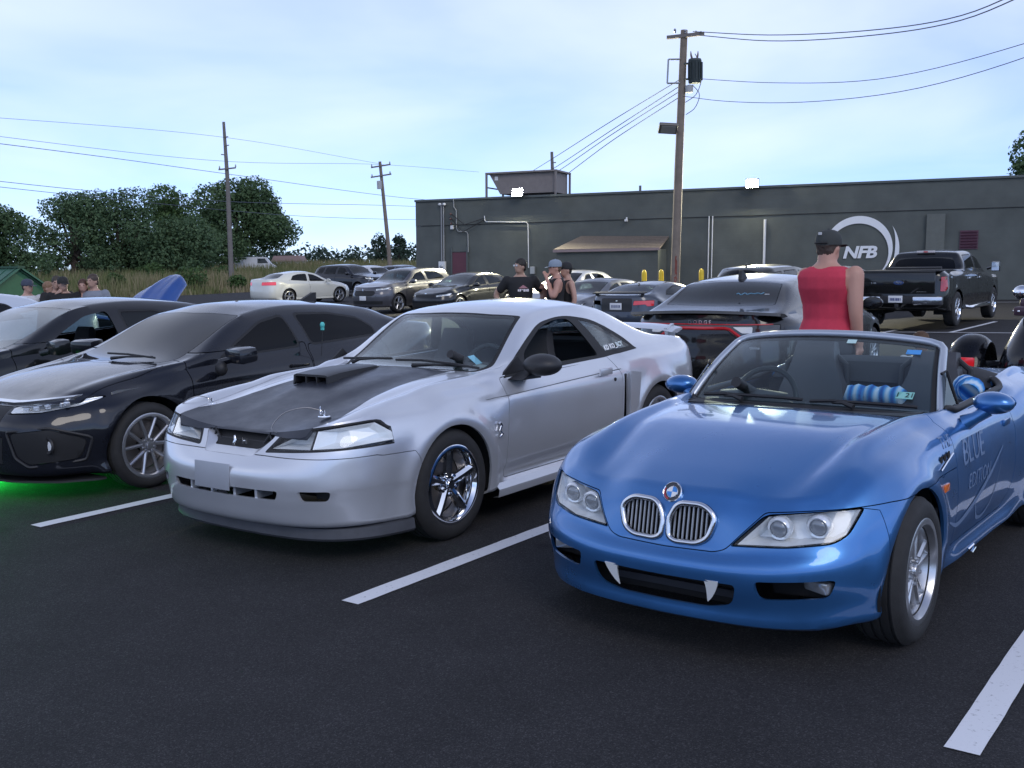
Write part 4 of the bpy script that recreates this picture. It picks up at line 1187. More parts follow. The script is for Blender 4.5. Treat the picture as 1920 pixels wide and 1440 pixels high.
# ------------------------------------------------------------------ blue roadster
def build_roadster():
    BLUE = paint('blue_paint', (.046, .185, .46), .72, .32)
    a0 = [(.11, .165), (.03, .18), (.03, .24), (.002, .34), (.005, .42), (.045, .458), (.058, .50), (.085, .60), (.15, .69)]
    a1 = [(.11, .165), (.03, .18), (.03, .24), (.002, .34), (.005, .42), (.045, .458), (.058, .50), (.09, .60), (.155, .69)]
    a2 = [(.11, .165), (.03, .18), (.025, .25), (0, .35), (.005, .43), (.045, .475), (.065, .515), (.125, .61), (.18, .668)]
    a3 = [(.10, .165), (.03, .18), (.02, .26), (0, .36), (.0, .44), (.03, .49), (.05, .53), (.11, .625), (.155, .68)]
    a4 = [(.08, .175), (.03, .195), (.02, .27), (0, .37), (.0, .455), (.015, .515), (.03, .565), (.08, .66), (.14, .715)]
    a5 = [(.08, .18), (.03, .20), (.02, .28), (.005, .38), (0, .48), (.003, .565), (.018, .65), (.075, .745), (.155, .79)]
    a6 = [(.08, .18), (.03, .20), (.02, .28), (.005, .38), (0, .50), (.003, .60), (.02, .69), (.08, .785), (.17, .825)]
    a7 = [(.07, .18), (.03, .20), (.02, .28), (.005, .38), (0, .50), (.006, .61), (.025, .71), (.075, .81), (.16, .855)]
    dr = [(.08, .175), (.02, .195), (.035, .27), (.012, .38), (0, .52), (.006, .63), (.022, .73), (.05, .81), (.115, .862)]
    r1 = [(.08, .19), (.03, .21), (.02, .30), (0, .42), (0, .55), (.008, .67), (.035, .79), (.09, .88), (.17, .92)]
    r2 = [(.08, .20), (.03, .22), (.02, .30), (0, .42), (0, .56), (.008, .68), (.035, .80), (.09, .89), (.18, .925)]
    r3 = [(.10, .22), (.04, .25), (.02, .32), (0, .44), (0, .57), (.012, .68), (.04, .78), (.09, .85), (.16, .89)]
    r4 = [(.14, .22), (.05, .25), (.01, .32), (0, .44), (.01, .57), (.03, .67), (.05, .76), (.08, .84), (.13, .875)]
    S = dict(st=[(.745, 0, a0), (.735, .20, a1), (.70, .42, a2), (.61, .61, a3), (.47, .745, a4), (.27, .818, a5), (0, .842, a6), (-.38, .838, a7), (-.75, .836, dr), (-1.2, .84, dr),
                 (-1.6, .848, dr), (-1.95, .866, r1), (-2.446, .872, r2), (-2.80, .845, r3), (-3.05, .76, r3), (-3.20, .55, r4), (-3.265, .28, r4), (-3.28, 0, r4)],
             nf=4, nr=14,
             zc=[(.62, .69), (.5, .735), (.3, .795), (0, .852), (-.3, .868), (-.55, .872), (-.72, .868), (-.9, .862), (-1.3, .865), (-1.8, .87), (-2.1, .90), (-2.5, .92), (-2.9, .905), (-3.2, .88)],
             rail=[(.62, .42, .685), (.45, .45, .725), (.2, .50, .792), (0, .53, .838), (-.3, .56, .855), (-.6, .60, .86), (-.8, .66, .855), (-1.3, .68, .865), (-1.9, .66, .885), (-2.4, .62, .925), (-2.9, .58, .905), (-3.2, .5, .88)],
             bow=[(.6, 0), (-3.2, 0)], flare=[(0, .315, .385, .018, .05), (-2.446, .315, .385, .022, .055)], fb=.16, rb=.10, crown=2.4)
    def hood(T):
        x, y, z = T[:, :, 0], T[:, :, 1], T[:, :, 2]
        k = np.clip((.62 - x) / .3, 0, 1) * np.clip((x + .72) / .25, 0, 1)
        w = .35 + .27 * np.clip((.6 - x) / 1.15, 0, 1)
        z += k * .022 / (1 + np.exp((np.abs(y) - w) / .020))       # long power bulge fading into the cowl
    S['top_mod'] = hood
    c = Car('blue_roadster', 'blue convertible roadster with white fangs in its bumper, nearest the camera', 'car', (1.042, 4.847), -2.222, S, BLUE, (150, 22, 30))
    c.arches((0, -2.446), .345, .325)
    W = c.cut
    # cockpit opening
    W('cockpit', poly_round([(-.80, -.62), (-.92, -.70), (-1.90, -.71), (-2.0, -.60), (-2.0, .60), (-1.90, .71), (-.92, .70), (-.80, .62), (-.74, .3), (-.74, -.3)], .08, 4), 'z', .7, 1.2, 0, None, mirror=False, keep=False)
    # lamps before the panels so that each takes its own bit of skin
    W('headlight', poly_round([(.285, .492, .015), (.395, .618), (.735, .655, .02), (.705, .555, .04), (.66, .522), (.5, .502)], .03, 4), 'x', .3, .9, .006, M_LENS)
    W('hood', poly_round([(-1.0, .655), (-.80, .66), (-.395, .622), (-.27, .475, .06), (-.22, .462), (0, .458), (.22, .462), (.27, .475, .06), (.395, .622), (.80, .66), (1.0, .655), (1.0, 1.2), (-1.0, 1.2)], .012, 3), 'x', -.60, .9, .004, None, mirror=False)
    for i, sd in enumerate((1, -1)):
        kp = poly_round([(sd * .018, .50), (sd * .012, .575), (sd * .05, .642), (sd * .165, .645), (sd * .222, .60), (sd * .195, .515), (sd * .15, .488), (sd * .05, .485)], .06, 6)
        W('kidney_hole', kp, 'x', .4, .9, 0, None, 'hood', mirror=False, keep=False)
        # chrome surround set proud of the hood
        bm = bmesh.new(); loop = []
        for (y, z) in kp: loop.append((.692 - (z - .46) * .20 - .35 * max(0, abs(y) - .08) ** 2 + .004, y, z))
        n = len(loop)
        bm_tube(bm, loop + loop[:2], .0125, 8, cap=False)
        ks = c.add('kidney_surround', bm, mat('satin_chrome', (.72, .73, .75), .2, 1.0), smooth=60)
        ys = [p[0] for p in kp]; y0, y1 = min(ys), max(ys)
        c.add('kidney_backing', prism([(y0, .48), (y1, .48), (y1, .625), (y0, .625)], 'x', .575, .58), M_UNDER, ks, smooth=None)
        for k in range(9):
            y = y0 + (y1 - y0) * (k + .9) / 9.8
            zs = []
            for j in range(n):
                a_, b_ = kp[j], kp[(j + 1) % n]
                if (a_[0] - y) * (b_[0] - y) <= 0 and a_[0] != b_[0]: zs.append(a_[1] + (b_[1] - a_[1]) * (y - a_[0]) / (b_[0] - a_[0]))
            if len(zs) < 2: continue
            lo, hi = min(zs), max(zs)
            sl = bmesh.new()
            bm_tube(sl, [(.683 - (z - .46) * .20 - .35 * max(0, abs(y) - .08) ** 2 - .006, y, z) for z in np.linspace(lo, hi, 5)], .0048, 6)
            c.add('kidney_slat', sl, mat('slat_grey', (.42, .43, .45), .35, .7), ks)
    W('door', poly_round([(-.62, .90), (-.60, .60), (-.575, .285), (-1.55, .285, .08), (-1.68, .40, .12), (-1.72, .70), (-1.66, .95), (-.9, .95)], .03, 3), 'y', .6, 1.2, .005, None)
    W('side_gill', poly_round([(-.30, .755), (-.56, .775), (-.585, .695), (-.36, .645)], .02, 3), 'y', .6, 1.2, .004, BLUE)
    W('bumper', [(1.2, .70), (.60, .70), (.335, .64), (.335, .1), (1.2, .1)], 'y', -1.2, 1.2, .003, None, mirror=False)
    W('intake', poly_round([(-.335, .352), (-.315, .262, .04), (-.20, .238), (.20, .238), (.315, .262, .04), (.335, .352)], .025, 4), 'x', .5, .9, 0, None, 'bumper', mirror=False, keep=False)
    W('fog_hole', poly_round([(.405, .375), (.42, .30, .03), (.66, .315, .03), (.685, .39)], .02, 3), 'x', .3, .9, 0, None, 'bumper', keep=False)
    W('rear_lamp', poly_round([(.46, .62), (.46, .76), (.74, .77), (.74, .62)], .03, 3), 'x', -3.6, -2.8, .006, M_RED)
    obs = c.finish()
    for x in (0, -2.446): arch_liner(c, x, .325, .38, .48, .80, M_UNDER)
    fp = bmesh.new()
    bm_prism(fp, [(.36, .5), (-.36, .5), (-.36, .2), (.36, .2)], 'y', -.46, .46)
    bm_prism(fp, [(-.38, .19), (-2.06, .19), (-2.06, .23), (-.38, .23)], 'y', -.77, .77)
    bm_prism(fp, [(-2.07, .38), (-3.1, .38), (-3.1, .45), (-2.07, .45)], 'y', -.46, .46)
    c.add('floor_pan', fp, M_UNDER, smooth=None)
    # nose badge: ring, quartered disc
    MB = Matrix.Translation((.617, 0, .672)) @ Matrix.Rotation(R(62), 4, 'Y')
    b0 = bmesh.new(); bm_lathe(b0, [(0, .004), (.041, .004), (.043, .0), (.043, -.006)], 32, 'Z', MB)
    bdg = c.add('badge', b0, mat('badge_black', (.015, .015, .02), .25, coat=1), smooth=40)
    ri = bmesh.new(); bm_lathe(ri, [(.039, .0045), (.0415, .0065), (.044, .004), (.044, -.005)], 32, 'Z', MB)
    c.add('badge_ring', ri, M_CHROME, bdg)
    r2_ = bmesh.new(); bm_lathe(r2_, [(.0235, .0045), (.025, .006), (.0265, .0045)], 32, 'Z', MB)
    c.add('badge_inner_ring', r2_, M_CHROME, bdg)
    for k in range(4):
        q = bmesh.new(); vs = [q.verts.new(MB @ Vector((0, 0, .0052)))] + [q.verts.new(MB @ Vector((.0235 * math.cos(a), .0235 * math.sin(a), .0052))) for a in np.linspace(k * PI / 2, (k + 1) * PI / 2, 7)]
        q.faces.new(vs); c.add('badge_quarter', q, mat('badge_blue', (.05, .25, .65), .3) if k % 2 else mat('badge_white', (.8, .8, .8), .3), bdg, smooth=None)
    ac = bmesh.new()
    bm_lathe(ac, [(.031, .0058), (.037, .0058)], 14, 'Z', MB, a0=-2.0, a1=-.3)
    c.add('badge_accent', ac, mat('badge_red', (.45, .04, .06), .3), bdg, smooth=None)
    c.lamp_bowl('headlight', [(.302, .498), (.398, .613), (.725, .648), (.698, .556), (.655, .527), (.5, .508)], .09, .012, .85)
    # headlamp interiors: bright bowl, two ringed projectors, amber-free corner
    for sd in (1, -1):
        hl = obs['headlight' + ('' if sd > 0 else '#r')]
        for (y, z, r) in ((.445, .562, .044), (.585, .575, .044)):
            xo = c.fx(['headlight' + ('' if sd > 0 else '#r')], sd * y, z, .6) - .05
            MM = Matrix.Translation((xo, sd * y, z)) @ Matrix.Rotation(R(12), 4, 'Y')
            rg_ = bmesh.new(); bm_lathe(rg_, [(r - .008, .008), (r, .012), (r + .006, .004), (r + .004, -.03), (r - .006, -.03)], 28, 'X', MM)
            c.add('halo_ring', rg_, mat('halo_ring', (.85, .87, .9), .15, .3, coat=1), hl, smooth=50)
            pj = bmesh.new(); bm_sphere(pj, (0, 0, 0), (.022, r - .008, r - .008), 20, 12, MM)
            c.add('projector', pj, mat('projector_glass', (.22, .24, .27), .06, .2, coat=1.0), hl, smooth=60)
    # lower intake: dark back, fangs, fog lamps
    c.add('intake_backing', prism([(-.36, .37), (-.34, .22), (.34, .22), (.36, .37)], 'x', .56, .57), M_UNDER, smooth=None)
    c.add('intake_bar', box((.60, 0, .275), (.02, .56, .03)), mat('intake_bar', (.02, .022, .03), .5), smooth=None)
    for y, k in ((-.235, 1), (.235, -1)):
        fg = bmesh.new(); N = 8; rings = []
        for i in range(N):
            t = i / (N - 1); w = .030 * (1 - t) ** .75 + .0015
            cy = y + k * (.012 * t * t * 2.2); z = .358 - .098 * t; x = .722 - .03 * t + .012
            rings.append([fg.verts.new((x, cy + w * u, z)) for u in (-1, -.4, .4, 1)] + [fg.verts.new((x - .02 * (1 - t) - .002, cy + w * u, z)) for u in (.8, -.8)])
        for i in range(N - 1):
            for j in range(6): fg.faces.new((rings[i][j], rings[i + 1][j], rings[i + 1][(j + 1) % 6], rings[i][(j + 1) % 6]))
        fg.faces.new(rings[0]); fg.faces.new(list(reversed(rings[-1]))); bmesh.ops.recalc_face_normals(fg, faces=fg.faces)
        c.add('fang', fg, mat('fang_white', (.82, .82, .80), .35, coat=.4), smooth=60)
    for sd in (1, -1):
        c.add('fog_recess', prism([(sd * .39, .39), (sd * .41, .28), (sd * .70, .30), (sd * .70, .40)], 'x', .50, .51), M_UNDER, smooth=None)
        fl = bmesh.new(); bm_box(fl, (.515, sd * .60, .345), (.05, .12, .05), Euler((0, 0, sd * R(-22))), .012)
        c.add('fog_lamp', fl, mat('fog_clear', (.5, .52, .54), .12, .5, coat=1))
        # side repeater, gill blades, strake
        FL = ['body', 'door', 'door#r', 'side_gill', 'side_gill#r', 'hood']; rp = bmesh.new(); bm_box(rp, (-.40, c.sy(FL, -.40, .60, .84, sd), .60), (.085, .014, .036), None, .006); c.add('side_repeater', rp, M_ORANGE)
        for k in range(3):
            gb = bmesh.new(); bm_box(gb, (-.395 - k * .055, c.sy(FL, -.395 - k * .055, .722, .82, sd), .722 + .004 * k), (.036, .008, .030), Euler((0, R(20), 0)), .003)
            c.add('gill_slot', gb, M_UNDER)
        gs = bmesh.new(); bm_tube(gs, [(x_, c.sy(FL, x_, z_, .82, sd) + sd * .003, z_) for x_, z_ in ((-.345, .685), (-.45, .706), (-.57, .730))], .006, 6); c.add('gill_strake', gs, M_CHROME)
        # side skirt line handled by the shell; door handle
        dh = bmesh.new(); bm_box(dh, (-1.58, c.sy(FL, -1.58, .745, .84, sd), .745), (.13, .02, .035), None, .008); c.add('door_handle', dh, BLUE)
        # body-colour mirror on a stalk
        mr = bmesh.new()
        Mm = Matrix.Translation((-.96 if sd > 0 else -1.14, sd * .895, .925 if sd > 0 else .90)) @ Matrix.Rotation(sd * R(-14), 4, 'Z')
        bm_sphere(mr, (0, 0, 0), (.075, .100, .055), 24, 14, Mm)
        bm_tube(mr, [(-.93 - (sd < 0) * .18, sd * .77, .82), (-.935 - (sd < 0) * .18, sd * .82, .85), (-.95 - (sd < 0) * .18, sd * .875, .89)], .03, 12, radii=[.042, .03, .032])
        c.add('wing_mirror', mr, BLUE, smooth=60)
        mg = bmesh.new(); bm_lathe(mg, [(0, 0), (.08, 0)], 20, 'X', Mm @ Matrix.Translation((-.066, 0, 0)) @ Matrix.Diagonal((1, 1, .5, 1))); c.add('mirror_glass', mg, M_CHROME)
    # windscreen: frame and pane on one curved sheet
    def ws(u, v, off=0.):      # u -1..1 across, v 0..1 up
        xb, zb, yb = -.715 - .115 * u * u, .864 - .020 * u * u, .685 * u
        xt, zt, yt = -1.215 - .055 * u * u, 1.222 - .040 * u * u - .012 * u ** 8, .575 * u
        s_ = v
        return Vector((xb + (xt - xb) * s_ + .02 * math.sin(PI * s_), yb + (yt - yb) * s_, zb + (zt - zb) * s_ + .022 * math.sin(PI * s_))) + Vector((.6, 0, .8)) * off
    def sheet(u0, u1, v0, v1, nu, nv_, t):
        bm = bmesh.new(); g = [[[bm.verts.new(ws(u0 + (u1 - u0) * i / nu, v0 + (v1 - v0) * j / nv_, o)) for j in range(nv_ + 1)] for i in range(nu + 1)] for o in (0, -t)]
        for k in (0, 1):
            for i in range(nu):
                for j in range(nv_): bm.faces.new((g[k][i][j], g[k][i + 1][j], g[k][i + 1][j + 1], g[k][i][j + 1]))
        for i in range(nu):
            bm.faces.new((g[0][i][0], g[0][i + 1][0], g[1][i + 1][0], g[1][i][0])); bm.faces.new((g[0][i][nv_], g[0][i + 1][nv_], g[1][i + 1][nv_], g[1][i][nv_]))
        for j in range(nv_):
            bm.faces.new((g[0][0][j], g[0][0][j + 1], g[1][0][j + 1], g[1][0][j])); bm.faces.new((g[0][nu][j], g[0][nu][j + 1], g[1][nu][j + 1], g[1][nu][j]))
        bmesh.ops.recalc_face_normals(bm, faces=bm.faces); return bm
    SILF = mat('screen_frame', (.50, .54, .60), .3, .6, coat=.5)
    ps = c.add('windscreen', sheet(-.935, .935, .06, .93, 32, 10, .006), glass('roadster_glass', (.84, .92, .93), 1.2))
    fr = bmesh.new()
    edge = [ws(-1, v) for v in np.linspace(-.02, .93, 12)] + [ws(u, 1.0 if abs(u) < .9 else .985) for u in np.linspace(-.97, .97, 24)] + [ws(1, v) for v in np.linspace(.93, -.02, 12)]
    bm_tube(fr, [tuple(p) for p in edge], .021, 10)
    c.add('windscreen_frame', fr, SILF, smooth=60)
    sl = bmesh.new()
    for (ua, ub, va, vb) in ((-.965, -.925, .02, .96), (.925, .965, .02, .96), (-.95, .95, .915, .975), (-.95, .95, .01, .075)):
        tmp = sheet(ua, ub, va, vb, 20 if ub - ua > 1 else 2, 3 if ub - ua > 1 else 12, .008); me_ = to_mesh(tmp); sl.from_mesh(me_)
    for v in sl.verts: v.co += Vector((-.004, 0, -.006))
    c.add('windscreen_seal', sl, M_SEAL)
    c.add('cowl_panel', prism([(-.66, .872), (-.86, .874), (-.86, .84), (-.66, .84)], 'y', -.60, .60), M_BLACK, smooth=None)
    for (ya, yb, yc) in ((-.30, -.42, .02), (.30, .18, .60)):
        wiper(c, [(-.70, ya, .895), (-.715, (ya + yb) / 2, .91), (-.735, yb, .905)], [(-.74, yb - .12, .905), (-.73, yb, .915), (-.725, yc - .1, .915), (-.74, yc, .91)])
    for (y, z, sy, sz, m_) in ((.50, .955, .085, .05, mat('sticker_green', (.25, .55, .5), .5)), (.13, 1.19, .05, .03, mat('sticker_pale', (.5, .68, .66), .5)), (.46, 1.16, .075, .035, mat('sticker_blue', (.08, .32, .7), .4))):
        v = (z - .875) / .36; p = ws(y / (.685 - .11 * v), v, .004)
        stx = bmesh.new(); bm_box(stx, (0, 0, 0), (.002, sy, sz)); so = c.add('screen_sticker', stx, m_, smooth=None, loc=p, rot=(0, R(-54), 0))
    text_mesh('1  21', .045, mat('sticker_ink', (.02, .03, .03), .6), c.root, Matrix.Translation(ws(.50 / .66, .22, .0075)) @ Matrix.Rotation(R(90), 4, 'Z') @ Matrix.Rotation(R(36), 4, 'X'), 'sticker_digits', .0005)
    # quarter lights and door sills
    for sd in (1, -1):
        qd = bmesh.new(); vs = [qd.verts.new(p) for p in ((-.83, sd * .70, .875), (-1.08, sd * .705, .875), (-1.03, sd * .655, 1.06), (-1.00, sd * .64, 1.05))]
        qd.faces.new(vs); c.add('quarter_light', qd, M_TINT2, smooth=None)
        tr = bmesh.new(); bm_tube(tr, [(-1.08, sd * .705, .87), (-1.05, sd * .68, .97), (-1.03, sd * .655, 1.065), (-.99, sd * .64, 1.05)], .008, 6); c.add('quarter_light_trim', tr, M_BLACK)
    # cabin
    c.add('cabin_floor', box((-1.4, 0, .30), (1.35, 1.36, .03)), M_DARK, smooth=None)
    for sd in (1, -1): c.add('door_card', box((-1.38, sd * .70, .56), (1.1, .03, .50)), M_DARK, smooth=None)
    c.add('rear_bulkhead', prism([(-1.93, .30), (-2.02, .30), (-2.05, .87), (-1.97, .87)], 'y', -.70, .70), M_DARK, smooth=None)
    c.add('firewall', box((-.78, 0, .55), (.03, 1.36, .5)), M_DARK, smooth=None)
    c.add('dashboard', prism([(-.76, .865), (-.92, .87), (-1.06, .82), (-1.08, .60), (-.78, .6)], 'y', -.68, .68), mat('dash_black', (.02, .021, .024), .6, bump=.08, bscale=250), smooth=None)
    nb = bmesh.new(); bm_lathe(nb, [(.001, .0), (.19, -.02), (.22, -.12)], 24, 'Z', Matrix.Translation((-1.0, -.37, .92)) @ Matrix.Diagonal((.5, 1.05, 1, 1))); c.add('instrument_binnacle', nb, M_BLACK)
    steering(c, -1.15, -.37, .84, M_BLACK, .185, .4)
    LTH = mat('seat_leather', (.055, .055, .062), .38, var=.1); seat(c, -1.50, .36, LTH, .28, h=.80); seat(c, -1.50, -.36, LTH, .30, h=.82)
    ht = bmesh.new(); rg = []
    for y in np.linspace(-.66, .66, 15):
        k = 1 - (abs(y) / .66) ** 3
        rg.append([ht.verts.new(v) for v in ((-1.93, y, .88), (-1.97, y, .92 + .08 * k), (-2.07, y, .945 + .085 * k), (-2.22, y, .93 + .05 * k), (-2.30, y, .915))])
    for i in range(14):
        for k in range(4): ht.faces.new((rg[i][k], rg[i][k + 1], rg[i + 1][k + 1], rg[i + 1][k]))
    bmesh.ops.recalc_face_normals(ht, faces=ht.faces); c.add('folded_hood_cover', ht, mat('hood_cloth', (.035, .037, .042), .8, bump=.1, bscale=200), smooth=50)
    # rear hoops behind the seats
    for y in (-.36, .36):
        hp = bmesh.new(); bm_tube(hp, [(-1.90, y - .2, .80), (-1.91, y - .19, .98), (-1.92, y - .1, 1.055), (-1.92, y + .1, 1.055), (-1.91, y + .19, .98), (-1.90, y + .2, .80)], .018, 8); c.add('roll_hoop', hp, M_BLACK)
    # white lettering and swoosh on the left flank
    LW = mat('flank_lettering', (.16, .24, .40), .40, .3)
    FL = ['body', 'door', 'side_gill', 'hood']
    FT = lambda x, z: Matrix.Translation((x, 0, z)) @ Matrix.Rotation(PI, 4, 'Z') @ Matrix.Rotation(R(90), 4, 'X')
    for tx, sz, x, z in (('THE', .075, -.53, .785), ('BLUE', .17, -.90, .70), ('EDITION', .105, -.98, .555)):
        c.drape(text_mesh(tx, sz, LW, c.root, FT(x, z), 'flank_lettering', .0003, shear=.25), FL)
    for pts, nn_ in (([(-.45, .43, .004), (-.62, .385, .012), (-.85, .42, .016), (-1.15, .52, .014), (-1.45, .64, .004)], 24), ([(-.92, .44, .006), (-1.0, .345, .010), (-1.15, .33, .010), (-1.3, .42, .008), (-1.4, .56, .005)], 20)):
        sw = bmesh.new(); pts = catmull(np.array(pts), nn_)
        up = [sw.verts.new((p[0], 0, p[1] + p[2])) for p in pts]; dn = [sw.verts.new((p[0], 0, p[1] - p[2])) for p in pts]
        for i in range(nn_ - 1): sw.faces.new((up[i], up[i + 1], dn[i + 1], dn[i]))
        c.drape(c.add('flank_swoosh', sw, LW, smooth=None), FL)
    # padded rim right round the cockpit opening
    CP = poly_round([(-.80, -.62), (-.92, -.70), (-1.90, -.71), (-2.0, -.60), (-2.0, .60), (-1.90, .71), (-.92, .70), (-.80, .62), (-.74, .3), (-.74, -.3)], .08, 4)
    CO = poly_offset(CP, -.012); rim = [(x, y, c.tz(['body', 'door', 'door#r'], x, y, .87) - .002) for x, y in CO]
    bm = bmesh.new(); bm_tube(bm, rim + rim[:2], .019, 8, cap=False); c.add('cockpit_rim', bm, M_BLACK, smooth=60)
    WZ = make_wheel(.315, .225, .218, 'twin', 5, hub=.07, w0=.036, w1=.032, dish=-.0, th=.03, ta=.17, set=.03)
    put_wheels(c, WZ, [(0, .745, .315), (0, -.745, .315), (-2.446, .75, .315), (-2.446, -.75, .315)], M_ALLOY, M_TYRE)
    # antenna, tow hook on the sill
    c.add('sill_hook', tube([(-.75, .85, .24), (-.78, .865, .26), (-.82, .865, .24), (-.80, .855, .215)], .007, 6), M_CHROME)
    return c
def build_towels(car):
    M = Matrix.Translation(car.root.location) @ Matrix.Rotation(car.root.rotation_euler.z, 4, 'Z')
    tw, n, l, b = new_mat('towel_stripes')
    tc = n.new('ShaderNodeTexCoord'); wv = n.new('ShaderNodeTexWave'); wv.inputs['Scale'].default_value = 5; wv.inputs['Distortion'].default_value = 1.5; wv.bands_direction = 'X'
    l.new(tc.outputs['Object'], wv.inputs['Vector'])
    cr = n.new('ShaderNodeValToRGB'); e = cr.color_ramp.elements
    e[0].color = (.02, .12, .42, 1); e[1].color = (.55, .68, .8, 1); e.new(.45).color = (.08, .35, .72, 1)
    l.new(wv.outputs[0], cr.inputs[0]); l.new(cr.outputs[0], b.inputs['Base Color']); b.inputs['Roughness'].default_value = .9
    for (p, L, r, rz, lab) in (((-1.70, .07, .83), .34, .055, PI / 2, 'rolled blue and white striped towel between the seats of the roadster'),
                               ((-1.66, .60, .90), .16, .07, .4, 'blue towel draped on the outer seat bolster of the roadster')):
        bm = bmesh.new(); N = 14
        bm_tube(bm, [(L * (i / (N - 1) - .5), .008 * math.sin(i * 1.7), .006 * math.cos(i * 2.1)) for i in range(N)], r, 14, radii=[r * (.8 if i in (0, N - 1) else 1 + .05 * math.sin(i * 2.3)) for i in range(N)])
        o = obj('rolled_towel', bm, tw, None, smooth=50); o.matrix_world = M @ Matrix.Translation(p) @ Matrix.Rotation(rz, 4, 'Z')
        tag(o, lab, 'towel')
# ------------------------------------------------------------------ the other cars: one parametric body, each with its own numbers
def auto_spec(fo, wb, ro, hw, zb=.19, nose=.60, hood=.74, cowl=(-.45, .98), head=(-1.25, 1.40), roof=(-1.8, 1.45), rtop=(-2.6, 1.38), rbase=(-3.15, 1.08), tail=1.05,
              belt=(.92, .98), rail=.56, bz=.45, nin=.16, tin=.08, round_=.0, hood_in=.14, wide=0., crownh=.02, apil=None, flare=.012, wr=.33, solid=False, bow=.12, square=0.):
    f, t = fo, -wb - ro
    def pf(ti, zt, k):   # nose profile
        return [(.10, zb), (.03, zb + .03), (.015, zb + .12), (0, bz), (.004, nose - .06), (.03 * k + .005, nose), (ti * .5, (nose + zt) / 2 + .01), (ti, zt)]
    def ps(zt, ti, b=0.):
        return [(.08, zb - .005), (.02, zb + .02), (.03, zb + .10), (.008, zb + .24), (b, .58 + .4 * (zt - .9)), (.008, zt - .17), (.03, zt - .08), (ti, zt)]
    def pr(zt, ti, k):
        return [(.12, zb + .05), (.05, zb + .08), (.01, zb + .18), (0, .52 + .5 * (zt - 1.0)), (.01 + .01 * k, zt - .32), (.03, zt - .17), (.05, zt - .07), (ti, zt)]
    q = 1 - square
    hf = hood
    zf = lambda x: hf + (belt[0] - .04 - hf) * np.clip((f - .3 - x) / (f - .3 - cowl[0]), 0, 1)
    st = [(f, 0, pf(nin, hf - .02, 1)), (f - .02, .33 * hw, pf(nin, hf - .015, 1)), (f - .08 * q - .01, .60 * hw, pf(nin * .95, hf, 1)), (f - .20 * q - .03, .80 * hw, pf(nin * .8, hf + .01, .8)),
          (f - .38 * q - .06, .925 * hw, pf(nin * .62, hf + .02, .4)), (.40, .975 * hw, ps(float(zf(.4)), hood_in)), (0., .992 * hw, ps(float(zf(0.)), hood_in)), (cowl[0], hw, ps(belt[0] - .02, .11)),
          (-wb * .45, hw, ps(belt[0] + (belt[1] - belt[0]) * .4, .085)), (-wb * .75, hw, ps(belt[0] + (belt[1] - belt[0]) * .75, .09)), (-wb, .995 * hw, ps(belt[1], .12)),
          (-wb - .40, .975 * hw, ps(max(belt[1], tail - .02), .13)), (t + .30 * q + .05, .92 * hw, pr(tail - .01, .11, .3)), (t + .13 * q + .03, .78 * hw, pr(tail, .09, .6)), (t + .04, .52 * hw, pr(tail, tin, 1)), (t + .01, .26 * hw, pr(tail, tin, 1)), (t, 0, pr(tail, tin, 1))]
    zc = [(f - nin, hf), (.35, hf + (cowl[1] - hf) * .55 + crownh), (0, hf + (cowl[1] - hf) * .8 + crownh), (cowl[0] + .12, cowl[1]), (cowl[0], cowl[1] + .012), (head[0], head[1]), (head[0] - .14, head[1] + (roof[1] - head[1]) * .7), (roof[0], roof[1]),
          (rtop[0] + .1, rtop[1] + .012), (rtop[0], rtop[1]), (rbase[0], rbase[1]), (rbase[0] - .09, rbase[1] - .02), (t + .3, tail + .02), (t + .05, tail)]
    zc = sorted({round(a, 3): b for a, b in zc}.items())
    e = .035
    ra = [(f - nin, .58 * hw, hf), (.35, .62 * hw, hf + (cowl[1] - hf) * .5), (0, .66 * hw, hf + (cowl[1] - hf) * .72), (cowl[0] + .05, .74 * hw, cowl[1] - .03), (cowl[0] - .08, .80 * hw, cowl[1] - .005),
          (head[0] - .03, rail + .02, head[1] - e), (roof[0], rail, roof[1] - e - .015), (rtop[0], rail - .005, rtop[1] - e), (rbase[0] + .12, rail + .07, rbase[1] + .02), (rbase[0] - .1, rail + .12, max(tail, rbase[1] - .05) - .005), (t + .3, rail + .12, tail)]
    ra = sorted(ra)
    return dict(st=st, nf=4, nr=12, zc=[(a, b) for a, b in zc], rail=ra, bow=[(f, 0), (cowl[0] + .25, 0), (cowl[0] - .08, bow), (head[0], bow * .5), (roof[0], 0), (rtop[0] + .2, 0), (rtop[0], -bow * .6), (rbase[0], -bow), (rbase[0] - .3, 0), (t, 0)],
                flare=[(0, wr, wr + .07, flare, .05), (-wb, wr, wr + .07, flare, .05)], solid=solid)
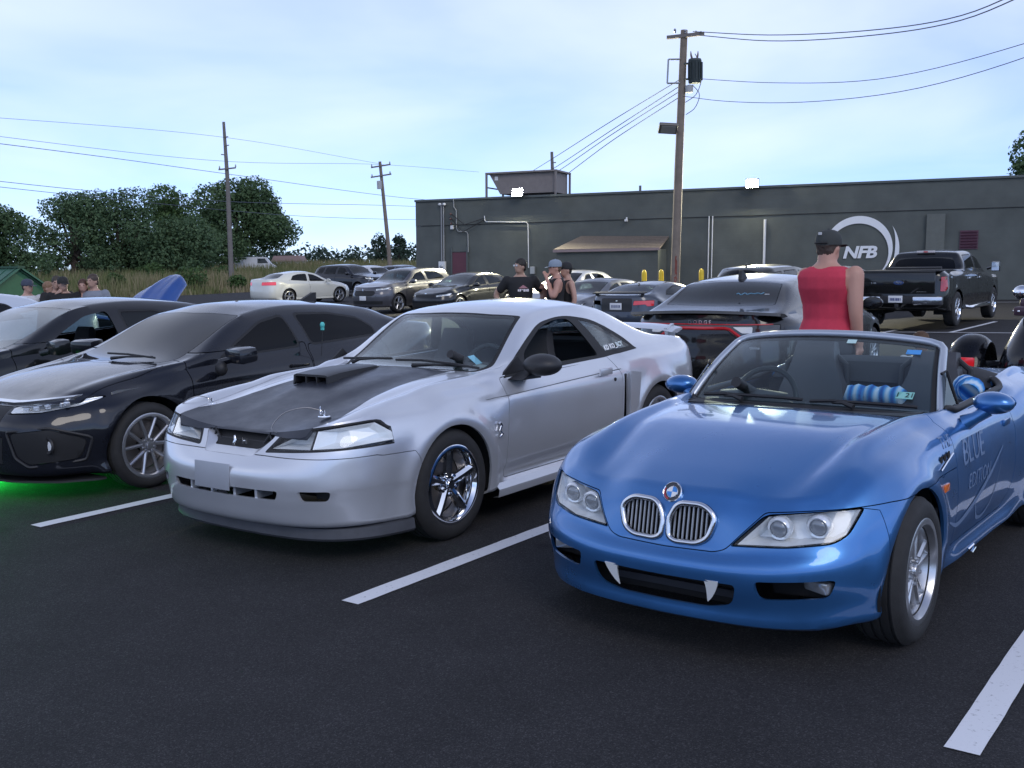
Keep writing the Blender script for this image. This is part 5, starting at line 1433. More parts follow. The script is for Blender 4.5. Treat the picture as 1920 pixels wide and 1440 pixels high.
def auto_car(name, label, cat, pos, head, P, pm, res=(70, 12, 16), z=0., tint=None, side=None, wheel=None, wr=.33, lamps=None, tails=None, doors=None, panels=True, rimm=None, group=None, seatm=True, plate=None, grille=None, liner=True, open_side=None, tdepth=.45):
    """P: auto_spec numbers; side: list of side-window polygons (x,z); doors: x positions of shut lines"""
    S = auto_spec(**P); fo, wb, ro, hw = P['fo'], P['wb'], P['ro'], P['hw']
    c = Car(name, label, cat, pos, head, S, pm, res, group, z)
    c.P = P
    c.arches((0, -wb), wr + .045, wr + .005, hw - .42)
    W = c.cut; g = tint or M_TINT2
    cx, cz = P.get('cowl', (-.45, .98)); hx, hz = P.get('head', (-1.25, 1.4)); ra = P.get('rail', .56)
    wc = .74 * hw
    W('windscreen', poly_round([(cx + .02, -wc * .86), (cx - .10, -wc * .97), (hx + .06, -ra - .01), (hx + .10, 0), (hx + .06, ra + .01), (cx - .10, wc * .97), (cx + .02, wc * .86), (cx + P.get('bow', .12) - .015, 0)], .05, 3), 'z', cz - .1, 2.2, .006, g, mirror=False)
    rt, rb_ = P.get('rtop', (-2.6, 1.38)), P.get('rbase', (-3.15, 1.08))
    W('rear_window', poly_round([(rt[0] - .05, -ra + .05), (rb_[0] + .06, -ra - .03), (rb_[0] - .03, 0), (rb_[0] + .06, ra + .03), (rt[0] - .05, ra - .05), (rt[0] - .08, 0)], .05, 3), 'z', rb_[1] - .05, 2.2, .006, g, mirror=False)
    for poly in side or []:
        W('window_seal', poly_round(poly, .05, 3), 'y', .25, 1.4, .001, M_SEAL)
        W('side_window', poly_round(poly_offset(poly, .018), .045, 3), 'y', .25, 1.4, .001, g, 'window_seal', parent='window_seal')
        # later windows must not overwrite the earlier pieces
        for k in ('window_seal', 'side_window'):
            for sfx in ('', '#r'):
                i = sum(1 for q in c.parts if q.startswith(k + '@')); nk = f'{k}@{i}' + sfx
                c.parts[nk] = c.parts.pop(k + sfx); nm, m_, par, an = c.made.pop(k + sfx)
                c.made[nk] = (nm, m_, None, an)
    for poly in open_side or []:
        W('hole', poly_round(poly, .05, 3), 'y', .25, 1.4, 0, None, keep=False)
    if panels:
        hd = P.get('hood', .74)
        W('hood', poly_round([(fo, -.80 * hw), (.3, -.81 * hw), (cx + .06, -.80 * hw), (cx + .07 + P.get('bow', .12) * .8, 0), (cx + .06, .80 * hw), (.3, .81 * hw), (fo, .80 * hw)], .02, 2), 'z', hd - .015, 1.3, .006, None, mirror=False)
        bl = P.get('belt', (.92, .98))
        for i, (xa, xb, slant) in enumerate(doors or []):
            W('door', poly_round([(xa, bl[0] + .1), (xa + .03, .60), (xa + .03, .30), (xb + slant, .30, .12), (xb, .62, .12), (xb, bl[0] + .12)], .03, 2), 'y', .4, 1.4, .007, None)
            for sfx in ('', '#r'):
                c.parts[f'door@{i}' + sfx] = c.parts.pop('door' + sfx); nm, m_, par, an = c.made.pop('door' + sfx); c.made[f'door@{i}' + sfx] = (nm, m_, None, an)
    for lp, mm in lamps or []:
        W('headlight', lp, 'x', .2, 3, .006, mm or M_LENS)
    for lp, mm in tails or []:
        W('tail_lamp', lp, 'x', -9, -wb - ro + tdepth, .006, mm or M_RED, mirror=min(p[0] for p in lp) > 0)
    if grille:
        for i, gp in enumerate(grille):
            W('grille', gp, 'x', .2, 3, .004, mat('grille_black', (.01, .01, .011), .6), mirror=min(p[0] for p in gp) > 0)
            for sfx in ('', '#r'):
                if 'grille' + sfx in c.parts:
                    c.parts[f'grille@{i}' + sfx] = c.parts.pop('grille' + sfx); v = c.made.pop('grille' + sfx); c.made[f'grille@{i}' + sfx] = v
    c.finish()
    for lp, mm in lamps or []:
        if mm is None: c.lamp_bowl('headlight', lp, .07, .012, .7)
    if liner:
        for x in (0, -wb): arch_liner(c, x, wr + .005, wr + .075, hw - .42, hw - .05, M_UNDER)
    fp = bmesh.new(); zb = P.get('zb', .19)
    bm_prism(fp, [(wr + .02, .5), (-wr - .02, .5), (-wr - .02, zb + .02), (wr + .02, zb + .02)], 'y', -hw + .46, hw - .46)
    bm_prism(fp, [(-wr - .05, zb), (-wb + wr + .05, zb), (-wb + wr + .05, zb + .06), (-wr - .05, zb + .06)], 'y', -hw + .07, hw - .07)
    bm_prism(fp, [(-wb + wr + .02, zb + .2), (-wb - ro + .2, zb + .2), (-wb - ro + .2, zb + .3), (-wb + wr + .02, zb + .3)], 'y', -hw + .46, hw - .46)
    c.add('floor_pan', fp, M_UNDER, smooth=None)
    if wheel:
        y = hw - .125
        put_wheels(c, wheel, [(0, y, wr), (0, -y, wr), (-wb, y, wr), (-wb, -y, wr)], rimm or M_ALLOY, M_TYRE, detail=res[0] > 80)
    if seatm:
        zb2 = P.get('belt', (.92, .98))[0]
        c.add('dashboard', prism([(cx - .1, cz - .05), (cx - .45, cz - .06), (cx - .52, .55), (cx - .1, .55)], 'y', -hw + .2, hw - .2), M_DARK, smooth=None)
        for y in (.38, -.38):
            seat(c, hx - .25, y, M_DARK, zb2 - .62, h=.78)
        c.add('rear_bench', prism([(-wb + .55, zb2 - .6), (-wb + .05, zb2 - .55), (-wb - .12, zb2 + .15), (-wb - .02, zb2 + .17), (-wb + .18, zb2 - .3), (-wb + .55, zb2 - .4)], 'y', -.62, .62), M_DARK, smooth=None)
    return c
def wing(c, x, y, z, s, m, name='wing_mirror'):
    for sd in (1, -1):
        bm = bmesh.new(); bm_sphere(bm, (x, sd * y, z), s, 18, 10)
        for v in bm.verts:
            k = (v.co.x - x) / s[0]
            if k < -.2: v.co.x = x + s[0] * (-.2 + (k + .2) * .15)
        bm_tube(bm, [(x + .02, sd * (y - s[1] - .06), z - .05), (x, sd * (y - s[1] * .6), z - .03)], .03, 8)
        c.add(name, bm, m, smooth=50)
def plate(c, x, z, txt=None, tilt=0., m=None, w=.31, h=.155, sgn=-1, name='license_plate', ink=None):
    p = c.add(name, box((x, 0, z), (.008, w, h), Euler((0, tilt, 0)), .003), m or M_WHITE_P)
    if txt:                      # characters too small to read: upright ink marks of uneven width
        rd = random.Random(txt)
        for i in range(txt):
            y = (i - (txt - 1) / 2) * w * .80 / txt
            c.add('plate_mark', box((x + sgn * .0052, y, z), (.002, w * .50 / txt * rd.uniform(.7, 1.15), h * .40)), ink or mat('plate_ink', (.03, .05, .18), .5), p, smooth=None)
    return p
D_ = Vector((.590, .807)); N_ = Vector((.807, -.590))
STALL = -2.202
AWAY = STALL + PI

def build_civic():
    BLK = paint('black_blue_paint', (.012, .014, .022), .25, .30)
    P = dict(fo=.90, wb=2.70, ro=1.02, hw=.895, zb=.17, nose=.60, hood=.71, cowl=(-.33, .915), head=(-1.22, 1.29), roof=(-1.75, 1.345), rtop=(-2.65, 1.275), rbase=(-3.30, 1.05), tail=1.05, belt=(.87, .94), rail=.55, nin=.20, bow=.16, wr=.325)
    WH = make_wheel(.325, .235, .238, 'vee', 5, hub=.062, w0=.030, w1=.026, dish=.012, th=.03, split=.075)
    c = auto_car('black_sedan', 'glossy black sedan with green glow under its nose, left of the silver coupe', 'car', (-3.43, 8.34), -2.20, P, BLK, (130, 20, 24), tint=M_TINT,
                 side=[[(-.72, .915), (-.97, 1.05), (-1.27, 1.185), (-1.56, 1.235), (-1.62, .945)], [(-1.74, .95), (-1.68, 1.238), (-2.10, 1.225), (-2.45, 1.165), (-2.60, 1.07), (-2.63, .985)]],
                 wheel=WH, wr=.325, rimm=M_GUN, doors=[(-.42, -1.68, .0), (-1.70, -2.66, .35)],
                 lamps=[(poly_round([(.36, .625), (.34, .675), (.78, .735), (.80, .725), (.74, .67), (.60, .635)], .012, 2), None)],
                 grille=[[(-.34, .675), (-.34, .575), (.34, .575), (.34, .675)], poly_round([(.44, .50), (.48, .33), (.56, .27), (.78, .30), (.82, .44), (.70, .53)], .03, 2), [(-.38, .47), (-.34, .27), (.34, .27), (.38, .47)]])
    # chrome brow running from the grille over both lamps
    br = bmesh.new(); pts = [(y, 0.684 + .055 * max(0, abs(y) - .33) / .5) for y in np.linspace(-.80, .80, 41)]
    rg = []
    for (y, z) in pts:
        x = c.fx(['body', 'headlight', 'headlight#r', 'grille@0', 'hood'], y, z, .6)
        h = .026 if abs(y) > .36 else .030
        rg.append([br.verts.new((x + .014, y, z - h)), br.verts.new((x + .016, y, z + h * .6)), br.verts.new((x - .03, y, z + h)), br.verts.new((x - .03, y, z - h))])
    for i in range(len(rg) - 1):
        for k in range(4): br.faces.new((rg[i][k], rg[i][(k + 1) % 4], rg[i + 1][(k + 1) % 4], rg[i + 1][k]))
    br.faces.new(rg[0]); br.faces.new(list(reversed(rg[-1]))); bmesh.ops.recalc_face_normals(br, faces=br.faces)
    c.add('chrome_brow', br, mat('brow_chrome', (.66, .68, .72), .16, 1.0), smooth=30)
    # led modules in the lamps
    for sd in (1, -1):
        hl = c.obs.get('headlight' + ('' if sd > 0 else '#r'))
        for k in range(5):
            y = .45 + .065 * k; z = .652 + .011 * k
            x = c.fx(['headlight' + ('' if sd > 0 else '#r')], sd * y, z, .6) - .035
            c.add('lamp_module', box((x - .01, sd * y, z), (.03, .04, .03), None, .006), mat('led_lens', (.60, .62, .66), .15, .6, coat=1), hl)
        rg_ = bmesh.new(); x = c.fx(['grille@1' + ('' if sd > 0 else '#r'), 'body'], sd * .69, .41, .6)
        bm_lathe(rg_, [(.035, .0), (.055, .012), (.062, .0)], 20, 'X', Matrix.Translation((x + .003, sd * .69, .41))); c.add('fog_ring', rg_, M_BLACK, smooth=50)
        c.add('fog_lamp', lathe([(0, .006), (.034, .002)], 16, 'X', Matrix.Translation((x + .003, sd * .69, .41))), M_REFL)
        # octagonal fog surround
        oc = poly_round([(.42, .51), (.47, .32), (.56, .255), (.80, .29), (.84, .45), (.70, .54)], .02, 2); bm = bmesh.new()
        lp = [(c.fx(['body', 'grille@1' + ('' if sd > 0 else '#r')], sd * y, z, .6) + .004, sd * y, z) for y, z in oc]
        bm_tube(bm, lp + lp[:2], .011, 6, cap=False); c.add('fog_surround', bm, M_BLACK, smooth=50)
    em = bmesh.new(); xe = c.fx(['grille@0'], 0, .625, .8) + .012
    bm_tube(em, [(xe, -.035, .65), (xe, -.028, .60)], .008, 6); bm_tube(em, [(xe, .035, .65), (xe, .028, .60)], .008, 6); bm_tube(em, [(xe, -.03, .625), (xe, .03, .625)], .007, 6)
    c.add('grille_emblem', em, M_CHROME)
    c.add('front_splitter', prism(poly_round([(.86, 0), (.82, .40), (.66, .70), (.42, .86), (.36, .86), (.36, -.86), (.42, -.86), (.66, -.70), (.82, -.40)], .05, 3), 'z', .135, .15), M_BLACK, smooth=None)
    for sd in (1, -1):
        mb = bmesh.new(); bm_box(mb, (-.74, sd * 1.06, .955), (.17, .27, .13), Euler((0, R(6), sd * R(-12))), .045); bm_tube(mb, [(-.66, sd * .90, .90), (-.70, sd * .98, .92)], .03, 8); c.add('wing_mirror', mb, BLK, smooth=45)
    for sd in (1, -1):
        bm = bmesh.new(); bm_sphere(bm, (-.645, sd * .93, .85), (.05, .05, .06), 12, 8); c.add('reflection_ball', bm, M_BLACK, smooth=50)  # dark ball added in place of the dark reflection below the mirror
        for xh in (-1.52, -2.50):
            h = bmesh.new(); y = c.sy(['door@0' if xh > -2 else 'door@1', 'door@0#r' if xh > -2 else 'door@1#r', 'body'], xh, .80, .88, sd)
            bm_box(h, (xh, y + sd * .012, .80), (.20, .025, .03), None, .008); c.add('door_handle', h, BLK)
    c.add('shark_fin', prism([(-2.35, 1.31), (-2.52, 1.385), (-2.56, 1.385), (-2.56, 1.30)], 'y', -.018, .018), M_BLACK, smooth=None)
    wiper(c, [(-.22, .10, .935), (-.26, .25, .95), (-.36, .45, .95)], [(-.33, .52, .945), (-.30, .2, .965), (-.29, -.05, .965)])
    # teal skull bobble on a thin aerial stuck to the rear door, seen against the glass
    ab = bmesh.new(); bm_tube(ab, [(-1.74, .915, .86), (-1.75, .92, .97), (-1.76, .922, 1.09)], .003, 5); ant = c.add('aerial_wire', ab, M_BLACK)
    sk = bmesh.new(); bm_sphere(sk, (-1.76, .922, 1.13), (.022, .022, .027), 12, 8); bm_box(sk, (-1.76, .922, 1.10), (.022, .024, .03)); c.add('aerial_topper', sk, mat('topper_teal', (.10, .55, .52), .5))
    # green tube lights under the nose (lit in the photograph)
    for y0, y1 in ((-.86, -.66), (-.62, -.42)):
        c.add('underglow_tube', tube([(.60 + (y0 + .7) * .25, y0, .115), (.62 + (y0 + .8) * .25, (y0 + y1) / 2, .115), (.62 + (y1 + .7) * .25, y1, .115)], .012, 6), mat('underglow_green', (.02, .5, .05), .4, emis=(.02, 1.0, .10), estr=550.))
    return c
def lower(P, d):
    Q = dict(P)
    for k in ('nose', 'hood', 'tail'): Q[k] = P[k] - d
    for k in ('cowl', 'head', 'roof', 'rtop', 'rbase'): Q[k] = (P[k][0], P[k][1] - d)
    Q['belt'] = (P['belt'][0] - d, P['belt'][1] - d)
    return Q
def axle_from_tail(tail, P, head):
    L = P['wb'] + P['ro']
    return (tail[0] + math.cos(head) * L, tail[1] + math.sin(head) * L)
def gmid(pos, P, head): return gz(pos[0] - math.cos(head) * P['wb'] / 2, pos[1] - math.sin(head) * P['wb'] / 2)
def SW4(b, r, s=0.): return [[(-.74 + s, b + .035), (-1.0 + s, b + .19), (-1.28 + s, r - .17), (-1.55 + s, r - .125), (-1.60 + s, b + .05)], [(-1.72 + s, b + .055), (-1.67 + s, r - .122), (-2.1 + s, r - .135), (-2.40 + s, r - .20), (-2.58 + s, b + .11)]]
SEDAN = dict(fo=.90, wb=2.75, ro=1.08, hw=.90, zb=.19, nose=.62, hood=.76, cowl=(-.36, .98), head=(-1.28, 1.375), roof=(-1.85, 1.43), rtop=(-2.68, 1.35), rbase=(-3.28, 1.10), tail=1.10, belt=(.93, .99), rail=.56, bow=.15)
SUV = dict(fo=.90, wb=2.66, ro=.86, hw=.90, zb=.22, nose=.74, hood=.94, cowl=(-.38, 1.10), head=(-1.10, 1.53), roof=(-1.7, 1.60), rtop=(-3.10, 1.54), rbase=(-3.38, 1.14), tail=1.10, belt=(1.05, 1.10), rail=.57, bow=.12, nin=.12, tin=.03)

def build_other_cars():
    WS = make_wheel(.33, .22, .23, 'star', 5, hub=.06, w0=.06, w1=.05, dish=.01, th=.03, low=True)
    WT = make_wheel(.33, .22, .24, 'twin', 5, hub=.06, w0=.03, w1=.03, dish=.01, th=.03, low=True)
    GL = glass('sedan_glass', (.42, .50, .52), 1.2)
    # --- dark saloon beside the black one, driver's window down
    BK2 = paint('black_grey_paint', (.014, .015, .019), .3, .34)
    P = dict(SEDAN, fo=.88, wb=2.68, ro=1.0, hw=.885, hood=.78, cowl=(-.36, 1.0), head=(-1.28, 1.385), roof=(-1.85, 1.435), rtop=(-2.72, 1.36), rbase=(-3.30, 1.12), tail=1.12, belt=(.94, 1.0))
    s1 = SW4(.89, 1.385)
    c = auto_car('dark_sedan', 'dark grey sedan with its side window down, beyond the glossy black sedan', 'car', (-5.55, 9.90), -2.20, lower(P, .05), BK2, (100, 14, 18), z=-.03, tint=GL,
                 side=[s1[1]], open_side=[s1[0]], wheel=WS, wr=.33, doors=[(-.45, -1.64, 0), (-1.66, -2.66, .35)], lamps=[([(.42, .61), (.44, .69), (.80, .73), (.76, .64)], None)], grille=[[(-.38, .67), (-.36, .55), (.36, .55), (.38, .67)]])
    for sd in (1, -1):
        mb = bmesh.new(); bm_box(mb, (-.76, sd * 1.05, .96), (.17, .26, .15), Euler((0, R(6), sd * R(-12))), .055); bm_tube(mb, [(-.68, sd * .88, .90), (-.72, sd * .97, .92)], .03, 8); c.add('wing_mirror', mb, BK2, smooth=45)
    # --- pale car at the very edge
    PALE = paint('pale_blue_white_paint', (.55, .60, .68), .2, .35)
    auto_car('pale_sedan', 'pale white-blue sedan, only its roof showing at the left edge', 'car', (-8.35, 11.9), -2.20, SEDAN, PALE, (60, 10, 14), tint=M_TINT2, side=SW4(.93, 1.43), wheel=WS, doors=[(-.45, -1.64, 0), (-1.66, -2.66, .35)])
    # --- low blue sports car behind them, hood propped open
    SBLU = paint('open_hood_blue_paint', (.035, .15, .50), .2, .36)
    PL = dict(SEDAN, fo=.85, wb=2.45, ro=.85, hw=.87, nose=.55, hood=.66, cowl=(-.42, .84), head=(-1.10, 1.10), roof=(-1.45, 1.145), rtop=(-1.95, 1.09), rbase=(-2.55, .92), tail=.92, belt=(.80, .84), rail=.52, bow=.12, zb=.15)
    hd = AWAY
    pb = (-5.85, 17.3)
    c = auto_car('blue_sports_car', 'low blue sports car with its hood raised, behind the dark sedans', 'car', pb, hd, PL, SBLU, (60, 10, 14), z=gmid(pb, PL, hd), tint=M_TINT2,
                 side=[[(-.80, .86), (-1.05, 1.0), (-1.35, 1.06), (-1.62, 1.05), (-1.95, .90)]], wheel=WS, wr=.31, panels=False, doors=None)
    me = c.root
    # the raised hood: a curved panel hinged at the cowl
    bm = bmesh.new(); N = 14; rows = []
    Mh = Matrix.Translation((-.34, 0, .86)) @ Matrix.Rotation(R(-50), 4, 'Y')
    for i in range(N + 1):
        t = i / N; wdt = .66 * (1 - .42 * t ** 3) * (1 if t < .97 else .9)
        row = []
        for j in range(-8, 9):
            u = j / 8
            row.append(bm.verts.new(Mh @ Vector((1.16 * t - .16 * u * u * t ** 2, wdt * u, .10 * math.sin(PI * t) * .6 - .05 * u * u - .10 * t ** 3 + (.018 if abs(abs(u) - .45) < .15 else 0)))))
        rows.append(row)
    for i in range(N):
        for j in range(16): bm.faces.new((rows[i][j], rows[i][j + 1], rows[i + 1][j + 1], rows[i + 1][j]))
    geo = bmesh.ops.solidify(bm, geom=list(bm.faces), thickness=.02); bmesh.ops.recalc_face_normals(bm, faces=bm.faces)
    c.add('raised_hood', bm, SBLU, smooth=50)
    c.add('hood_prop', tube([(.30, -.60, .62), (-.0, -.58, 1.20)], .008, 6), M_BLACK)
    c.add('engine', box((.15, 0, .58), (.9, .9, .22), None, .04), M_UNDER)
    # --- charcoal muscle sedan seen from behind, red light band
    BK3 = paint('black_red_tail_paint', (.012, .012, .014), .3, .30)
    PC = dict(SEDAN, fo=.98, wb=3.05, ro=1.04, hw=.95, zb=.20, nose=.66, hood=.83, cowl=(-.42, 1.02), head=(-1.35, 1.40), roof=(-1.95, 1.455), rtop=(-2.85, 1.39), rbase=(-3.52, 1.125), tail=1.05, belt=(.97, 1.04), rail=.60, bow=.14, tin=.05)
    HC = AWAY + .09; tl = (1.98, 11.15); ax = axle_from_tail(tl, PC, HC)
    WC = make_wheel(.35, .24, .25, 'twin', 5, hub=.06, w0=.034, w1=.034, dish=.01, th=.03)
    band = poly_round([(-.80, .955), (-.80, .83), (-.60, .775), (-.42, .80), (-.30, .895), (.30, .895), (.42, .80), (.60, .775), (.80, .83), (.80, .955)], .02, 2)
    c = auto_car('black_muscle_sedan', 'black four-door with a full-width red tail light band, behind the silver coupe', 'car', ax, HC, PC, BK3, (100, 16, 20), tint=glass('rear_glass', (.30, .36, .38), 1.2),
                 side=[[(-.85, 1.0), (-1.12, 1.15), (-1.42, 1.285), (-1.75, 1.335), (-1.85, 1.03)], [(-1.96, 1.035), (-1.88, 1.338), (-2.35, 1.32), (-2.62, 1.25), (-2.74, 1.09)], [(-2.80, 1.10), (-2.70, 1.21), (-2.98, 1.10)]], wheel=WC, wr=.35,
                 doors=[(-.50, -1.88, 0), (-1.90, -2.84, .35)], tails=[(band, mat('tail_band_black', (.014, .012, .013), .15, coat=1))])
    # glowing racetrack: red strip following the band, clear reverse lamps
    def strip(pts, r, m, nm):
        bm = bmesh.new(); P3 = []
        for (y, z) in pts:
            x = c.fx(['tail_lamp', 'body'], y, z, -4.1, -1); P3.append((x - .004, y, z))
        bm_tube(bm, P3, r, 6); c.add(nm, bm, m, smooth=60)
    LEDR = mat('tail_strip_red', (.38, .025, .03), .25, coat=1., emis=(1, .03, .05), estr=.06)
    for zo in (0,):
        pt = [(-.76, .845), (-.60, .80), (-.45, .82), (-.33, .905)] + [(y, .915) for y in np.linspace(-.28, .28, 9)] + [(.33, .905), (.45, .82), (.60, .80), (.76, .845)]
        strip(pt, .018, LEDR, 'tail_strip')
    strip([(y, .955) for y in np.linspace(-.74, .74, 25)], .007, LEDR, 'tail_strip_upper')
    for sd in (1, -1):
        pt = poly_round([(sd * .36, .93), (sd * .46, .865), (sd * .56, .865), (sd * .56, .93)], .01, 2); bm = bmesh.new(); A = []
        for (y, z) in pt: A.append(bm.verts.new((c.fx(['tail_lamp', 'body'], y, z, -4.1, -1) - .006, y, z)))
        bm.faces.new(A); c.add('reverse_lamp', bm, mat('reverse_clear', (.62, .62, .60), .15, .3, coat=1), smooth=None)
        c.add('exhaust_tip', lathe([(.04, -.02), (.045, 0), (.045, .14)], 14, 'X', Matrix.Translation((-4.10, sd * .62, .28)), fix=True), M_CHROME)
    Mx = lambda y, z, x: Matrix.Translation((x, y, z)) @ Matrix.Rotation(-R(90), 4, 'Z') @ Matrix.Rotation(R(90), 4, 'X')
    text_mesh('D O D G E', .055, M_CHROME, c.root, Mx(0, .975, c.fx(['body'], 0, .98, -4.08, -1) - .006), 'tail_lettering', .003)
    c.add('tail_script', box((c.fx(['body'], -.56, .71, -4.08, -1) - .004, -.56, .71), (.006, .17, .022)), M_CHROME, smooth=None)
    sp = bmesh.new(); rg = []
    for y in np.linspace(-.84, .84, 23):
        u = (abs(y) / .84); xo = -3.98 + .13 * u ** 3; zt = 1.085 - .03 * u ** 2
        rg.append([sp.verts.new((xo + .16, y, zt - .028)), sp.verts.new((xo + .05, y, zt + .004)), sp.verts.new((xo - .10, y, zt + .018)), sp.verts.new((xo - .11, y, zt - .012)), sp.verts.new((xo, y, zt - .035))])
    for i in range(22):
        for k in range(5): sp.faces.new((rg[i][k], rg[i][(k + 1) % 5], rg[i + 1][(k + 1) % 5], rg[i + 1][k]))
    sp.faces.new(rg[0]); sp.faces.new(list(reversed(rg[-1]))); bmesh.ops.recalc_face_normals(sp, faces=sp.faces)
    c.add('spoiler', sp, mat('spoiler_gloss_black', (.01, .01, .011), .2, coat=1.), smooth=40)
    c.add('shark_fin', prism([(-2.55, 1.42), (-2.70, 1.505), (-2.74, 1.505), (-2.76, 1.40)], 'y', -.02, .02), M_BLACK, smooth=None)
    wing(c, -.80, 1.08, 1.05, (.10, .13, .08), BK3)
    for sd in (1, -1):
        tr = bmesh.new(); pts = [(-1.42, 1.30), (-1.80, 1.35), (-2.35, 1.335), (-2.65, 1.265), (-2.86, 1.15), (-3.0, 1.095), (-2.7, 1.075), (-1.9, 1.02), (-.85, .985)]
        bm_tube(tr, [(x, c.sy(['body'] + ['window_seal@%d' % i for i in range(6)], x, z, .72, sd) + sd * .004, z) for x, z in pts], .008, 6); c.add('window_chrome', tr, M_CHROME)
    sc_ = bmesh.new(); MS = Matrix.Translation((-3.33, -.33, 1.235)) @ Matrix.Rotation(-R(90), 4, 'Z') @ Matrix.Rotation(R(26), 4, 'X') @ Matrix.Translation((0, 0, .016)); pw_ = []
    for i in range(25):
        t_ = i / 24; pw_.append(MS @ Vector((-.17 + .30 * t_, .02 * t_ + .022 * math.sin(t_ * 26) * (.6 + .4 * math.sin(t_ * 7)), 0)))
    bm_tube(sc_, pw_, .006, 5); c.add('window_script', sc_, mat('window_script_blue', (.12, .28, .40), .6)); c.add('window_script_dash', tube([MS @ Vector((.15, -.005, 0)), MS @ Vector((.20, -.003, 0))], .005, 5), mat('script_white', (.6, .62, .62), .6))
    # --- rear-facing coupe with hooked red lamps
    GRY = paint('slate_paint', (.045, .055, .075), .5, .36)
    PB = dict(SEDAN, fo=.84, wb=2.57, ro=.83, hw=.885, zb=.16, nose=.58, hood=.70, cowl=(-.42, .90), head=(-1.15, 1.225), roof=(-1.60, 1.285), rtop=(-2.25, 1.225), rbase=(-2.95, 1.01), tail=.99, belt=(.86, .92), rail=.53, bow=.14)
    tb = (2.40, 24.2); ab = axle_from_tail(tb, PB, AWAY)
    c = auto_car('slate_coupe', 'slate grey coupe with hooked red tail lamps and white plate, tail-on in mid lot', 'car', ab, AWAY, PB, GRY, (70, 12, 16), z=gmid(ab, PB, AWAY), tint=M_TINT2,
                 side=[[(-.82, .92), (-1.10, 1.08), (-1.40, 1.165), (-1.75, 1.18), (-2.2, 1.08), (-2.35, .97)]], wheel=WS, wr=.32, doors=[(-.50, -1.85, .1)],
                 tails=[(poly_round([(.42, .76), (.44, .87), (.80, .875), (.80, .74), (.70, .735), (.68, .78)], .02, 2), mat('lamp_red_outline', (.36, .02, .03), .2, coat=1, emis=(1, .05, .06), estr=.12)), (poly_round([(-.40, .92), (-.40, .62), (.40, .62), (.40, .92)], .04, 2), mat('tail_panel_black', (.012, .012, .013), .35))])
    plate(c, c.fx(['body', 'tail_lamp'], 0, .72, -3.4, -1) - .01, .74, 7)
    sp = bmesh.new(); bm_box(sp, (-3.20, 0, 1.045), (.20, 1.35, .025), Euler((0, R(-8), 0)), .01); bm_box(sp, (-3.2, .60, 1.01), (.12, .03, .07)); bm_box(sp, (-3.2, -.60, 1.01), (.12, .03, .07)); c.add('spoiler', sp, M_BLACK)
    c.add('antenna_bud', sphere((-2.3, 0, 1.245), (.05, .025, .03), 10, 6), mat('antenna_white', (.7, .7, .7), .4))
    em = bmesh.new(); bm_lathe(em, [(0, .004), (.05, .003)], 16, 'X', Matrix.Translation((c.fx(['tail_lamp', 'body'], 0, .87, -3.38, -1) - .006, 0, .88)) @ Matrix.Diagonal((1, 1, .5, 1))); c.add('tail_emblem', em, M_CHROME)
    # --- tall dark wagon beside it (roof and rear glass show)
    OLV = paint('olive_black_paint', (.035, .036, .034), .4, .36)
    ts = (4.85, 22.9); as_ = axle_from_tail(ts, SUV, AWAY)
    c = auto_car('dark_wagon', 'dark tall wagon with a pale-lit roof, just behind the black muscle sedan', 'car', as_, AWAY, SUV, OLV, (70, 12, 16), z=gmid(as_, SUV, AWAY), tint=M_TINT2, side=[[(-.66, 1.09), (-.90, 1.25), (-1.12, 1.40), (-1.50, 1.475), (-1.58, 1.12)], [(-1.68, 1.125), (-1.62, 1.478), (-2.35, 1.465), (-2.40, 1.15)], [(-2.5, 1.155), (-2.46, 1.46), (-2.9, 1.43), (-3.05, 1.20)]],
                 wheel=WS, wr=.34, doors=[(-.42, -1.62, 0), (-1.64, -2.50, .3)], tails=[([(.55, .86), (.55, 1.02), (.82, 1.02), (.82, .86)], M_RED)])
    c.add('antenna_bud', sphere((-2.9, 0, 1.585), (.05, .025, .035), 10, 6), M_BLACK)
    # --- silver saloon two stalls on
    SIL2 = paint('light_silver_paint', (.50, .51, .52), .5, .36)
    t2 = (9.1, 31.6); a2 = axle_from_tail(t2, SEDAN, AWAY)
    auto_car('silver_sedan', 'light silver sedan whose roof shows left of the man in red', 'car', a2, AWAY, SEDAN, SIL2, (60, 10, 14), z=gmid(a2, SEDAN, AWAY), tint=M_TINT2, side=SW4(.93, 1.43), wheel=WS, doors=[(-.45, -1.64, 0), (-1.66, -2.66, .35)], tails=[([(.5, .82), (.5, .95), (.8, .95), (.8, .82)], M_RED)])
    # --- grey saloon nose-on behind the three men, and a pale one past it
    GR2 = paint('mid_grey_paint', (.12, .125, .14), .5, .36)
    P2 = dict(SEDAN, roof=(-1.85, 1.36), head=(-1.28, 1.30), rtop=(-2.68, 1.28), cowl=(-.36, .94), hood=.72, rbase=(-3.28, 1.05), tail=1.05, belt=(.90, .95))
    p2 = (1.55, 28.6)
    c = auto_car('grey_sedan', 'mid grey sedan facing the camera right behind the two men in tank tops', 'car', p2, STALL, P2, GR2, (70, 12, 16), z=gmid(p2, P2, STALL), tint=M_TINT2, side=SW4(.90, 1.36), wheel=WS, doors=[(-.45, -1.64, 0), (-1.66, -2.66, .35)], lamps=[([(.42, .62), (.44, .70), (.80, .73), (.76, .65)], None)], grille=[[(-.38, .68), (-.36, .56), (.36, .56), (.38, .68)]])
    wing(c, -.74, 1.03, .97, (.10, .13, .07), M_BLACK)
    p3 = (1.35, 36.2)
    WHT = paint('pale_grey_paint', (.48, .50, .54), .4, .36)
